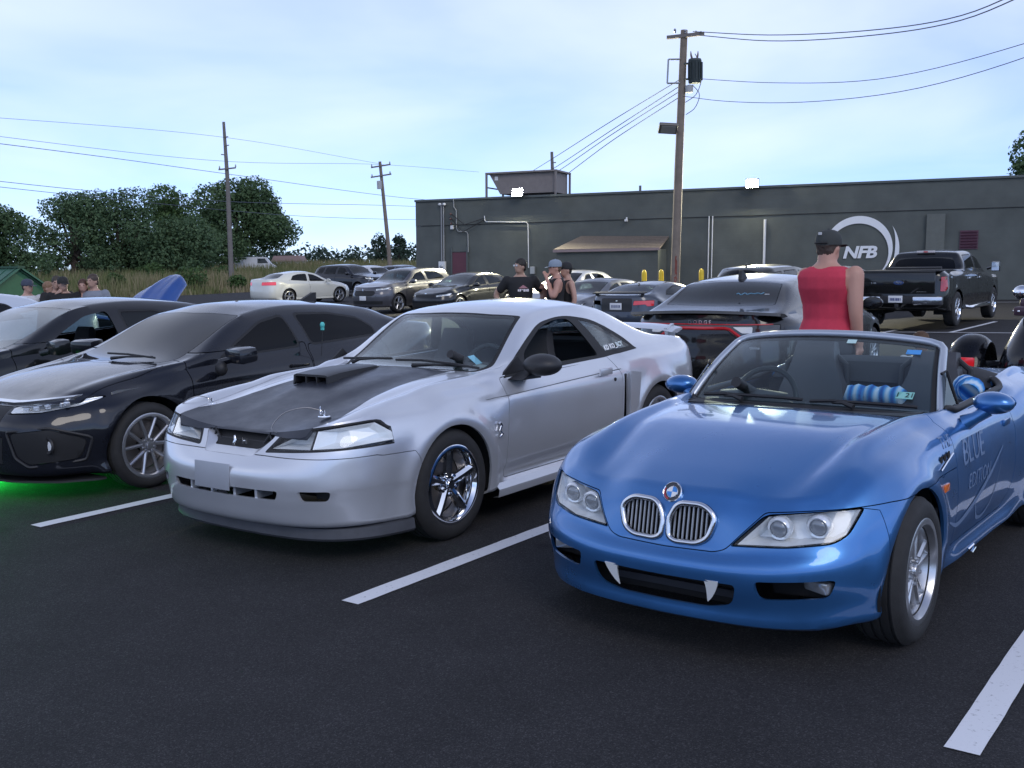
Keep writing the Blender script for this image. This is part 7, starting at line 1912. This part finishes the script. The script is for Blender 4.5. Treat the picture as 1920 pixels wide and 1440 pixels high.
    wire('lower strand of the doubled wire leaving the top of the transformer pole', [(6.2, 36, 9.02), (7.9, 32, 7.98), (9.5, 28, 7.29), (10.02, 24, 6.76), (9.9, 20, 6.50)], .014)
    wire('middle single wire sagging right from the transformer pole', [(6.1, 36, 7.62), (8.14, 33, 6.94), (10.01, 29, 6.35), (11.45, 24, 6.24), (12.2, 20, 6.4)], .010)
    wire('lowest single wire sagging right from the transformer pole', [(5.8, 36, 7.05), (6.88, 34, 6.56), (8.42, 31, 6.06), (9.99, 27, 5.73), (10.99, 23, 5.76), (11.5, 19, 6.0)], .010)
    for k, (z0, z1, z2, lab) in enumerate(((7.57, 7.47, 7.42, 'top'), (7.36, 7.10, 6.85, 'second'), (7.19, 6.92, 6.55, 'third'), (7.01, 6.66, 6.05, 'bottom'))):
        wire(lab + ' one of the four wires dropping left from the transformer pole over the roof', [(5.75, 36, z0), (4.43, 45, z1), (2.6, 60, z2), (1.2, 73, z2 + .1)], .016)

# ------------------------------------------------------------------ small things of the lot
def build_small():
    YL = mat('bollard_yellow', (.72, .50, .02), .45, var=.08)
    for x, y, lab in ((4.62, 36.5, 'left one of the two yellow bollards beside the lean-to'), (5.18, 36.3, 'right one of the two yellow bollards, next to the utility pole'), (6.50, 36.0, 'yellow bollard behind the roof of the dark wagon')):
        o = obj('bollard', lathe([(.085, -.3), (.085, 1.30), (.075, 1.37), (.045, 1.42), (0, 1.435)], 16, 'Z'), YL, smooth=40); o.location = (x, y, gz(x, y)); tag(o, lab, 'bollard', 'yellow bollards by the building')
    # green shed
    s = thing('green_shed', 'small green gabled shed behind the group of people on the left', 'shed', (-12.05, 24.3, gz(-11.5, 24.3)), R(-28)); s.scale = (.86, .86, .90)
    GA = mat('shed_green', (.035, .13, .06), .6, var=.1); GB = mat('shed_roof_green', (.05, .15, .10), .5, .3, var=.08)
    sb = prism([(-.9, -.1), (.9, -.1), (.9, 1.45), (0, 2.0), (-.9, 1.45)], 'x', -1.4, 1.4); obj('shed_wall', sb, GA, s)
    for sd in (1, -1):
        rf = obj('roof_panel', box((0, sd * .5, 1.755), (3.0, 1.22, .04), Euler((R(-sd * 31.4), 0, 0))), GB, s)
        for k in range(10): obj('roof_rib', box((-1.4 + k * .31, sd * .5, 1.785), (.03, 1.2, .02), Euler((R(-sd * 31.4), 0, 0))), GB, rf)
    obj('ridge_cap', box((0, 0, 2.07), (3.05, .22, .05)), mat('shed_trim', (.02, .07, .04), .6), s)
    for sd in (1, -1): obj('barge_board', box((1.42, sd * .5, 1.74), (.03, 1.22, .10), Euler((R(-sd * 31.4), 0, 0))), mat('shed_trim', (.02, .07, .04), .6), s)
    # house and van far beyond the field
    h = thing('far_house', 'long low house with a reddish roof far beyond the field', 'house', (-41.5, 200, .3))
    obj('wall', box((0, 0, 1.1), (5.5, 5, 2.2)), mat('house_wall', (.5, .5, .5), .7), h); obj('roof', prism([(-2.9, 2.2), (2.9, 2.2), (2.3, 3.3), (-2.3, 3.3)], 'y', -2.8, 2.8), mat('house_roof', (.26, .18, .17), .8), h)
    for dx in (-1.5, 1.2): obj('window', box((dx, -2.52, 1.3), (.9, .06, .9)), M_TINT, h)
    v = thing('far_van', 'white van parked under the big round tree', 'van', (-27.0, 112.5, .75), R(8))
    obj('van_body', prism(poly_round([(-2.2, .35), (2.1, .35), (2.2, .95), (1.7, 1.2), (1.2, 1.9), (-2.2, 1.95)], .15, 3), 'y', -.9, .9), mat('van_white', (.6, .61, .63), .4), v); obj('van_window', prism([(.35, 1.25), (1.45, 1.25), (1.12, 1.75), (.35, 1.75)], 'y', -.91, .91), M_TINT, v)
    for x in (-1.4, 1.4): obj('wheel', lathe([(.0, -.95), (.33, -.95), (.33, .95), (0, .95)], 16, 'Y', Matrix.Translation((x, 0, .35))), M_TYRE, v)
def build_trike():
    BK = paint('trike_black_paint', (.012, .014, .020), .3, .24)
    t = thing('trike_motorcycle', 'black three-wheeled motorcycle with a red fender lamp, cut by the right edge', 'motorcycle', (5.02, 9.95, 0), AWAY)
    def add(nm, bm, m, par=None, sm=50): return obj(nm, bm, m, par or t, smooth=sm)
    # rear fenders: arched shells over the wheels
    for sd in (1, -1):
        bm = bmesh.new(); rg = []
        for i, a in enumerate(np.linspace(-.35, PI + .25, 20)):
            row = []
            for u in np.linspace(-1, 1, 11):
                rr = .40 - .07 * abs(u) ** 2.6; row.append(bm.verts.new((.05 + rr * math.cos(a) * 1.05, sd * (.62 + .165 * u), .42 + rr * math.sin(a) * 1.12)))
            rg.append(row)
        for i in range(19):
            for j in range(10): bm.faces.new((rg[i][j], rg[i][j + 1], rg[i + 1][j + 1], rg[i + 1][j]))
        bmesh.ops.solidify(bm, geom=list(bm.faces), thickness=.012); bmesh.ops.recalc_face_normals(bm, faces=bm.faces)
        f = add('rear_fender', bm, BK)
        add('tail_lamp', box((-.375, sd * .60, .625), (.04, .18, .085), None, .012), mat('trike_lamp_red', (.55, .015, .02), .2, coat=1, emis=(1, .02, .03), estr=.15), f)
        wl = make_wheel(.31, .22, .20, 'star', 5, low=True); w = add('wheel', wl['rim'], M_CHROME); w.location = (.05, sd * .60, .31); w.rotation_euler = (0, 0, 0 if sd > 0 else PI); ty = obj('tyre', wl['tyre'], M_TYRE, w)
        add('fender_bracket', box((-.15, sd * .40, .60), (.08, .18, .05)), BK)
    # central body: boat-tail trunk
    bm = bmesh.new(); rg = []
    for (z, hw, x0, x1) in ((.36, .22, -.30, .75), (.45, .335, -.42, .80), (.58, .36, -.47, .82), (.74, .315, -.42, .80), (.90, .25, -.30, .76), (1.02, .195, -.18, .70), (1.07, .15, -.10, .62)):
        rg.append([bm.verts.new(((x0 + x1) / 2 + (x1 - x0) / 2 * math.copysign(abs(math.cos(a)) ** .6, math.cos(a)), hw * math.copysign(abs(math.sin(a)) ** .7, math.sin(a)), z)) for a in np.linspace(0, 2 * PI, 32, endpoint=False)])
    for i in range(len(rg) - 1):
        for j in range(32): bm.faces.new((rg[i][j], rg[i][(j + 1) % 32], rg[i + 1][(j + 1) % 32], rg[i + 1][j]))
    bm.faces.new(rg[0]); bm.faces.new(list(reversed(rg[-1]))); bmesh.ops.recalc_face_normals(bm, faces=bm.faces)
    md = add('trunk_body', bm, BK, sm=60)
    add('trunk_recess', box((-.30, -.02, .90), (.06, .22, .26), Euler((0, R(-24), 0)), .02), mat('recess_black', (.008, .008, .009), .5), md); add('trunk_handle', tube([(-.36, -.10, .98), (-.40, -.11, .88), (-.42, -.10, .78)], .018, 8), M_CHROME, md)
    LE = mat('seat_plum_leather', (.055, .028, .045), .5, bump=.2, bscale=60)
    sk = add('seat_skirt', box((.15, 0, 1.10), (.62, .46, .085), None, .025), LE); st = add('seat', box((.30, 0, 1.17), (.62, .42, .10), None, .045), LE)
    for k in range(7): add('stud', sphere((-.165, -.18 + k * .06, 1.10), (.010, .013, .013), 8, 6), M_CHROME, sk)
    for k in range(5): add('stud', sphere((-.10 + k * .1, .234, 1.10), (.013, .010, .013), 8, 6), M_CHROME, sk)
    mr = add('chrome_mirror', sphere((.62, .30, 1.25), (.06, .085, .075), 18, 12), M_CHROME); add('mirror_stalk', tube([(.62, .26, 1.18), (.60, .14, 1.10), (.60, .05, 1.05)], .010, 6), M_CHROME)
    add('bumper_bar', tube([(-.42, .45, .34), (-.50, .3, .34), (-.52, 0, .34), (-.50, -.3, .34), (-.42, -.45, .34)], .022, 8), M_CHROME)
    pl = add('license_plate', box((-.50, .0, .47), (.01, .20, .12), None, .003), M_WHITE_P, sm=None)
    add('rear_axle', tube([(.05, -.6, .31), (.05, .6, .31)], .05, 8), M_UNDER); add('frame', tube([(.1, 0, .35), (1.0, 0, .33), (1.5, 0, .50), (1.72, 0, .95)], .05, 8), M_UNDER)
    add('engine', box((.98, 0, .48), (.42, .42, .42), None, .05), mat('engine_alloy', (.3, .3, .32), .35, .9)); add('fuel_tank', sphere((1.10, 0, .95), (.34, .17, .15), 20, 12), BK)
    add('handlebar', tube([(1.25, .42, 1.12), (1.45, .28, 1.10), (1.55, 0, 1.02), (1.45, -.28, 1.10), (1.25, -.42, 1.12)], .016, 8), M_CHROME)
    add('fork', tube([(1.55, 0, 1.0), (1.95, 0, .33)], .035, 8), M_CHROME); fw = make_wheel(.32, .13, .23, 'star', 9, w0=.02, w1=.02, low=True); w = add('front_wheel', fw['rim'], M_CHROME); w.location = (1.95, 0, .32); obj('tyre', fw['tyre'], M_TYRE, w)
# ------------------------------------------------------------------ people: parts grown together into one skin by voxel remesh
def fuse(bm, voxel, smooth=6, name='body'):
    me = to_mesh(bm, name); o = bpy.data.objects.new('f', me); TMP.collection.objects.link(o)
    md = o.modifiers.new('r', 'REMESH'); md.mode = 'VOXEL'; md.voxel_size = voxel; sm = o.modifiers.new('s', 'SMOOTH'); sm.iterations = smooth; sm.factor = .5
    vl = TMP.view_layers[0]; vl.update(); r = bpy.data.meshes.new_from_object(o.evaluated_get(vl.depsgraph)); bpy.data.objects.remove(o); r.name = name
    n = len(r.polygons); r.polygons.foreach_set('use_smooth', [True] * n)
    return r
def limb(bm, pts, rad, seg=10):
    P = [Vector(p) for p in pts]; Q, RR = [], []
    A = catmull(np.array([[*p, r] for p, r in zip(P, rad)]), 5 * len(P)); bm_tube(bm, [tuple(a[:3]) for a in A], .05, seg, radii=[float(a[3]) for a in A])
    for p, r in ((pts[0], rad[0]), (pts[-1], rad[-1])): bm_sphere(bm, p, r, seg, 8)
def rings(bm, secs, seg=18):
    rg = []
    for (x, y, z, rx, ry) in secs: rg.append([bm.verts.new((x + rx * math.cos(a), y + ry * math.sin(a), z)) for a in np.linspace(0, 2 * PI, seg, endpoint=False)])
    for i in range(len(rg) - 1):
        for k in range(seg): bm.faces.new((rg[i][k], rg[i][(k + 1) % seg], rg[i + 1][(k + 1) % seg], rg[i + 1][k]))
    bm.faces.new(list(reversed(rg[0]))); bm.faces.new(rg[-1])
def torso_secs(bulk, lean, grow=0., z0=.84, z1=1.51):
    S = [(.0, .84, .105, .155), (.0, .95, .115, .165), (.005, 1.06, .108, .148), (.01, 1.18, .115, .155), (.01, 1.30, .120, .175), (.0, 1.385, .110, .188), (-.005, 1.43, .092, .158), (-.012, 1.465, .072, .108), (-.012, 1.50, .058, .068)]
    out = []
    for (x, z, rx, ry) in S:
        if z < z0 - 1e-6 or z > z1 + 1e-6: continue
        b = 1 + (bulk - 1) * (1 if z < 1.45 else .3); out.append((x + lean * max(0, z - .9) + (.03 * (bulk - 1) * 4 if .95 < z < 1.25 else 0), 0, z, rx * b + grow, ry * b + grow))
    return out
SKIN = None
def person(label, pos, yaw, H=1.75, bulk=1., shirt=(.02, .02, .022), kind='tee', legs=(.05, .07, .12), hair='short', hcol=(.03, .02, .015), cap=None, la=None, ra=None, head_yaw=0., lean=0., skin=(.48, .27, .20), voxel=.016, crouch=False, shorts=False, extra=None, group=None, gz_=None):
    k = H / 1.75; z0 = gz(pos[0], pos[1]) if gz_ is None else gz_
    t = thing('person', label, 'person', (pos[0], pos[1], z0), yaw, group); t.scale = (k, k, k)
    SK = mat('skin_%d' % int(skin[0] * 1000), skin, .5, var=.06, vscale=8); CL = mat('cloth_%d_%d_%d' % tuple(int(c * 1000) for c in shirt), shirt, .85, var=.12, vscale=7, bump=.15, bscale=40); TR = mat('trousers_%d_%d_%d' % tuple(int(c * 1000) for c in legs), legs, .85, var=.12, vscale=7)
    hz = 1.63 - .025 * max(0, bulk - 1) * 4; hx = .02 + lean * .75
    la = la or [(0, .20, 1.41), (-.03, .265, 1.14), (.04, .275, .90)]; ra = ra or [(0, -.20, 1.41), (-.03, -.265, 1.14), (.04, -.275, .90)]
    sb = .02 * (bulk - 1) * 8
    arms = [[(p[0] + lean * max(0, p[2] - .9), p[1] + (sb if p[1] > 0 else -sb) * (1 if i < 2 else .8), p[2]) for i, p in enumerate(a)] for a in (la, ra)]
    if crouch: lg = [[(0, s * .09, .90), (.36, s * .24, .90), (.22, s * -.02, .86)] for s in (1, -1)]
    else: lg = [[(0, s * .09, .90), (.015, s * .105, .50), (-.02, s * .115, .09)] for s in (1, -1)]
    ab = 1 + (bulk - 1) * .8
    bm = bmesh.new(); rings(bm, torso_secs(bulk, lean))
    limb(bm, [(lean * .55 - .01, 0, 1.44), (hx - .02, 0, 1.56)], [.060 * bulk, .058 * (1 + (bulk - 1) * .9)])
    Mh = Matrix.Translation((hx, 0, hz)) @ Matrix.Rotation(head_yaw, 4, 'Z')
    bm_sphere(bm, (0, 0, .02), (.098, .078, .105), 16, 12, Mh); bm_sphere(bm, (.022, 0, -.045), (.072, .062, .072), 14, 10, Mh)     # skull, jaw
    bm_sphere(bm, (.098, 0, -.012), (.02, .014, .026), 10, 8, Mh); bm_sphere(bm, (.085, 0, -.062), (.016, .026, .010), 8, 6, Mh)       # nose, mouth
    for s in (1, -1): bm_sphere(bm, (-.005, s * .079, -.005), (.020, .012, .032), 8, 6, Mh)
    for a in arms:
        limb(bm, a, [.056 * ab, .044 * ab, .030 * ab]); w = Vector(a[2]); d = (w - Vector(a[1])).normalized(); s = 1 if a[0][1] > 0 else -1
        side = d.cross(Vector((0, s, 0))); side = side.normalized() if side.length > .1 else Vector((1, 0, 0))
        bm_sphere(bm, tuple(w + d * .05), .036, 10, 8)
        for f in range(4): limb(bm, [tuple(w + d * .07 + side * (.027 - .018 * f)), tuple(w + d * (.115 + .008 * (1.5 - abs(f - 1.5))) + side * (.028 - .019 * f)), tuple(w + d * (.145 + .010 * (1.5 - abs(f - 1.5))) + side * (.024 - .017 * f) + Vector((0, -s * .018, 0)))], [.0105, .0095, .008], 6)
        limb(bm, [tuple(w + d * .03 + side * .03), tuple(w + d * .065 + side * .056), tuple(w + d * .095 + side * .055)], [.013, .011, .009], 6)
    for L_ in lg:
        limb(bm, L_, [.085 * bulk, .056, .040]); limb(bm, [(L_[2][0] - .03, L_[2][1], L_[2][2] - .04), (L_[2][0] + .15, L_[2][1] * 1.1, L_[2][2] - .05)], [.040, .032])
    body = obj('body', fuse(bm, voxel, 5), SK, t)
    # clothes
    bs = bmesh.new()
    if kind == 'tank':
        rings(bs, torso_secs(bulk, lean, .016, .84, 1.48))
    else:
        rings(bs, torso_secs(bulk, lean, .018, .84, 1.47))
        for a in arms: limb(bs, [tuple(Vector(a[0]) - Vector((0, .008 if a[0][1] > 0 else -.008, .002))), tuple(Vector(a[0]) * .45 + Vector(a[1]) * .55)], [.071 * ab, .066 * ab])
    sh = fuse(bs, voxel, 4, 'shirt')
    if kind == 'tank':    # arm holes and neck opening cut through the shirt
        cuts = [((lean * .45 - .005, s * (.195 + sb), 1.365), (.105, .092, .150)) for s in (1, -1)] + [((lean * .5 + .02, 0, 1.515), (.19, .092 * bulk ** .5, .105))]
        for c0, r0 in cuts:
            c_ = bmesh.new(); bm_sphere(c_, c0, r0, 18, 12); sh = boolean(sh, to_mesh(c_), 'DIFFERENCE')
        for p in sh.polygons: p.use_smooth = True
    obj('shirt', sh, CL, t)
    bt = bmesh.new(); rings(bt, [(0, 0, .80, .11 * bulk + .014, .16 * bulk + .014), (0, 0, .90, .115 * bulk + .014, .165 * bulk + .014), (0, 0, .97, .112 * bulk + .010, .158 * bulk + .010)])
    for L_ in lg:
        if shorts: limb(bt, [L_[0], tuple(Vector(L_[0]) * .1 + Vector(L_[1]) * .9)], [.105 * bulk, .085])
        else: limb(bt, L_, [.102 * bulk, .074, .060])
    obj('trousers', fuse(bt, voxel, 4, 'trousers'), TR, t)
    for L_ in lg:
        s_ = bmesh.new(); limb(s_, [(L_[2][0] - .035, L_[2][1], L_[2][2] - .045), (L_[2][0] + .05, L_[2][1], L_[2][2] - .03), (L_[2][0] + .17, L_[2][1] * 1.1, L_[2][2] - .055)], [.048, .048, .038]); obj('shoe', s_, mat('shoe_dark', (.03, .03, .03), .6), t, smooth=60)
    # hair, cap, eyes
    for s in (1, -1): obj('eye', sphere((.088, s * .032, .022), (.008, .013, .008), 8, 6, Mh), mat('eye_dark', (.02, .015, .012), .2), body)
    HM = mat('hair_%d' % int(hcol[0] * 1000), hcol, .6, var=.3, vscale=30)
    if hair:
        hb = bmesh.new(); bm_sphere(hb, (-.014, 0, .045), (.104, .088, .098), 18, 12, Mh)
        if hair == 'long': bm_sphere(hb, (-.05, 0, -.09), (.065, .092, .16), 16, 10, Mh)
        else: bm_sphere(hb, (-.045, 0, -.015), (.054, .074, .065), 14, 10, Mh)
        inv = Mh.inverted(); hm = fuse(hb, .012, 2, 'hair'); c_ = bmesh.new(); bm_sphere(c_, (.085, 0, -.045), (.075, .064, .085), 14, 10, Mh); hm = boolean(hm, to_mesh(c_), 'DIFFERENCE'); rr = random.Random(len(label))
        for v in hm.vertices: v.co += Vector((rr.uniform(-1, 1), rr.uniform(-1, 1), rr.uniform(-1, 1))) * .004
        obj('hair', hm, HM, t, smooth=60)
    if cap:
        cc, back = cap; cb = bmesh.new(); CM = mat('cap_%d_%d' % (int(cc[0] * 1000), int(cc[2] * 1000)), cc, .8, var=.1, bump=.15, bscale=80)
        prof = [(.110, .0), (.111, .035), (.103, .072), (.080, .100), (.042, .115), (0, .119)]; bm_lathe(cb, prof, 24, 'Z', Mh @ Matrix.Translation((-.006, 0, .028)) @ Matrix.Diagonal((1, .86, 1, 1)))
        co = obj('cap', cb, CM, t, smooth=60); vb = bmesh.new(); vs = []; sg = -1 if back else 1
        ou = [(sg * (.09 + .085 * math.cos(a)), .088 * math.sin(a), .030 - .018 * math.cos(a) ** 2) for a in np.linspace(-PI / 2, PI / 2, 13)]
        f = vb.faces.new([vb.verts.new(Mh @ Vector(p)) for p in ou]); bmesh.ops.solidify(vb, geom=[f], thickness=.006); obj('cap_visor', vb, CM, co)
        obj('cap_button', sphere((-.006, 0, .148), (.010, .010, .007), 8, 6, Mh), CM, co)
        st_ = bmesh.new(); bm_tube(st_, [Mh @ Vector((-.006 - sg * .112 * math.cos(a), .098 * math.sin(a), .045)) for a in np.linspace(-.6, .6, 9)], .009, 6); obj('cap_strap', st_, mat('cap_strap', (.015, .015, .015), .7), co)
    if extra: extra(t, Mh, body)
    return t
def build_people():
    # the man in the red tank top, seen from behind, looking to the right
    def red_extra(t, Mh, body):
        obj('cap_logo', box((-.115, .0, .115), (.006, .03, .02), None, .002, ), mat('cap_logo_white', (.6, .6, .6), .6), t).matrix_local = Mh
    person('heavy man in a red tank top and dark cap, seen from behind, right of centre', (2.62, 8.75), R(46), 1.87, 1.30, (.55, .040, .075), 'tank', (.035, .04, .05), 'short', (.06, .04, .03), cap=((.040, .044, .042), False), head_yaw=R(-8), skin=(.50, .27, .20), voxel=.011, shorts=True,
           la=[(.04, .155, 1.39), (.13, .15, 1.15), (.28, .04, 1.10)], ra=[(0, -.18, 1.40), (-.03, -.205, 1.12), (.03, -.215, .87)], extra=red_extra)
    g = 'onlookers standing in the middle of the lot'
    def tee_print(t, Mh, body):
        for i in range(6): obj('shirt_print', box((.158, .02 + (i - 2.5) * .030, 1.25), (.012, .024, .034 + .006 * (i % 2))), mat('tee_print', (.75, .70, .72), .7), t)
        obj('shirt_emblem', prism([(-.055, 1.283), (.095, 1.283), (.02, 1.335)], 'x', .150, .164), mat('tee_emblem', (.42, .20, .22), .7), t)
        for s in (1, -1): obj('glasses_lens', sphere((.098, s * .034, .022), (.006, .024, .018), 10, 6, Mh), mat('glasses_clear', (.6, .62, .62), .1, coat=1), body)
    person('man in a black printed t-shirt, hands on hips, left of the capped pair', (.16, 16.6), R(-82), 1.72, 1.12, (.016, .016, .018), 'tee', (.30, .34, .42), 'short', (.02, .016, .012), head_yaw=R(-62), skin=(.42, .26, .19), group=g, extra=tee_print,
           la=[(0, .205, 1.41), (-.10, .36, 1.16), (.03, .24, .99)], ra=[(0, -.205, 1.41), (-.10, -.36, 1.16), (.03, -.24, .99)])
    person('bearded man in a grey-blue cap and black tank top, hand at his mouth', (.72, 16.5), R(188), 1.68, 1.08, (.014, .014, .016), 'tank', (.13, .19, .28), 'short', (.12, .07, .04), cap=((.24, .29, .35), False), head_yaw=R(8), skin=(.50, .29, .22), group=g,
           la=[(0, .20, 1.41), (.10, .235, 1.17), (.17, .06, 1.46)], ra=[(0, -.20, 1.41), (.08, -.255, 1.16), (.20, -.06, 1.30)])
    person('man in black cap and black tank top, right behind the grey-blue capped one', (.90, 16.75), R(196), 1.64, 1.05, (.014, .014, .016), 'tank', (.04, .04, .045), 'short', (.02, .016, .012), cap=((.02, .02, .022), True), head_yaw=R(6), skin=(.48, .28, .21), group=g)
    g = 'group standing by the green shed'
    ph = [(0, .20, 1.41), (.12, .25, 1.20), (.26, .08, 1.42)]
    person('man in a white t-shirt and dark cap, leftmost of the group by the shed', (-8.66, 19.0), R(-40), 1.76, 1.12, (.62, .63, .66), 'tee', (.05, .05, .06), 'short', (.05, .04, .03), cap=((.05, .06, .09), False), head_yaw=R(20), skin=(.45, .27, .20), group=g)
    person('dark-shirted person raising a white cup, second from the left by the shed', (-8.42, 19.3), R(-20), 1.70, 1.0, (.03, .03, .033), 'tee', (.04, .04, .05), 'short', (.25, .15, .09), head_yaw=R(15), skin=(.46, .28, .21), group=g, ra=[(0, -.2, 1.41), (.12, -.25, 1.20), (.26, -.10, 1.46)],
           extra=lambda t, Mh, b: obj('cup', lathe([(.0, -.05), (.028, -.05), (.036, .06), (.033, .06), (.026, -.04)], 12, 'Z', Matrix.Translation((.33, -.07, 1.52))), mat('cup_white', (.75, .75, .74), .5), t))
    person('dark-haired man with a phone at his face, third from left by the shed', (-8.17, 19.1), R(-60), 1.80, 1.1, (.018, .017, .018), 'tee', (.04, .04, .05), 'short', (.05, .03, .02), head_yaw=R(-5), skin=(.46, .27, .20), group=g, la=ph, ra=[(0, -.2, 1.41), (.14, -.24, 1.20), (.27, -.02, 1.45)])
    person('broad man in a black t-shirt and black cap, fourth from the left by the shed', (-7.97, 18.9), R(-75), 1.78, 1.2, (.013, .013, .014), 'tee', (.04, .04, .05), 'short', (.03, .02, .02), cap=((.02, .02, .02), False), head_yaw=R(25), skin=(.46, .27, .20), group=g)
    person('woman with long brown hair and a dark top, by the shed', (-7.66, 19.0), R(-70), 1.71, .9, (.02, .022, .05), 'tank', (.04, .04, .05), 'long', (.07, .03, .018), head_yaw=R(-10), skin=(.48, .29, .22), group=g)
    person('bearded man in a grey t-shirt, rightmost of the group by the shed', (-7.47, 19.0), R(-100), 1.80, 1.12, (.22, .24, .28), 'tee', (.05, .05, .06), 'short', (.06, .04, .03), head_yaw=R(-15), skin=(.45, .26, .19), group=g)
    # someone crouching behind the roadster
    person('brown-haired person in a white shirt sitting low on the ground behind the blue roadster', (4.62, 11.9), R(-100), 1.62, 1.0, (.62, .63, .66), 'tee', (.05, .06, .09), 'short', (.10, .055, .03), head_yaw=R(40), lean=.15, skin=(.47, .28, .21), crouch=True, gz_=-.84)
build_ground(); build_lines(); build_building(); build_nature(); build_poles(); build_small()
must = build_mustang()
z3 = build_roadster(); build_towels(z3)
civ = build_civic()
build_other_cars()
build_pickup(); build_trike()
build_people()
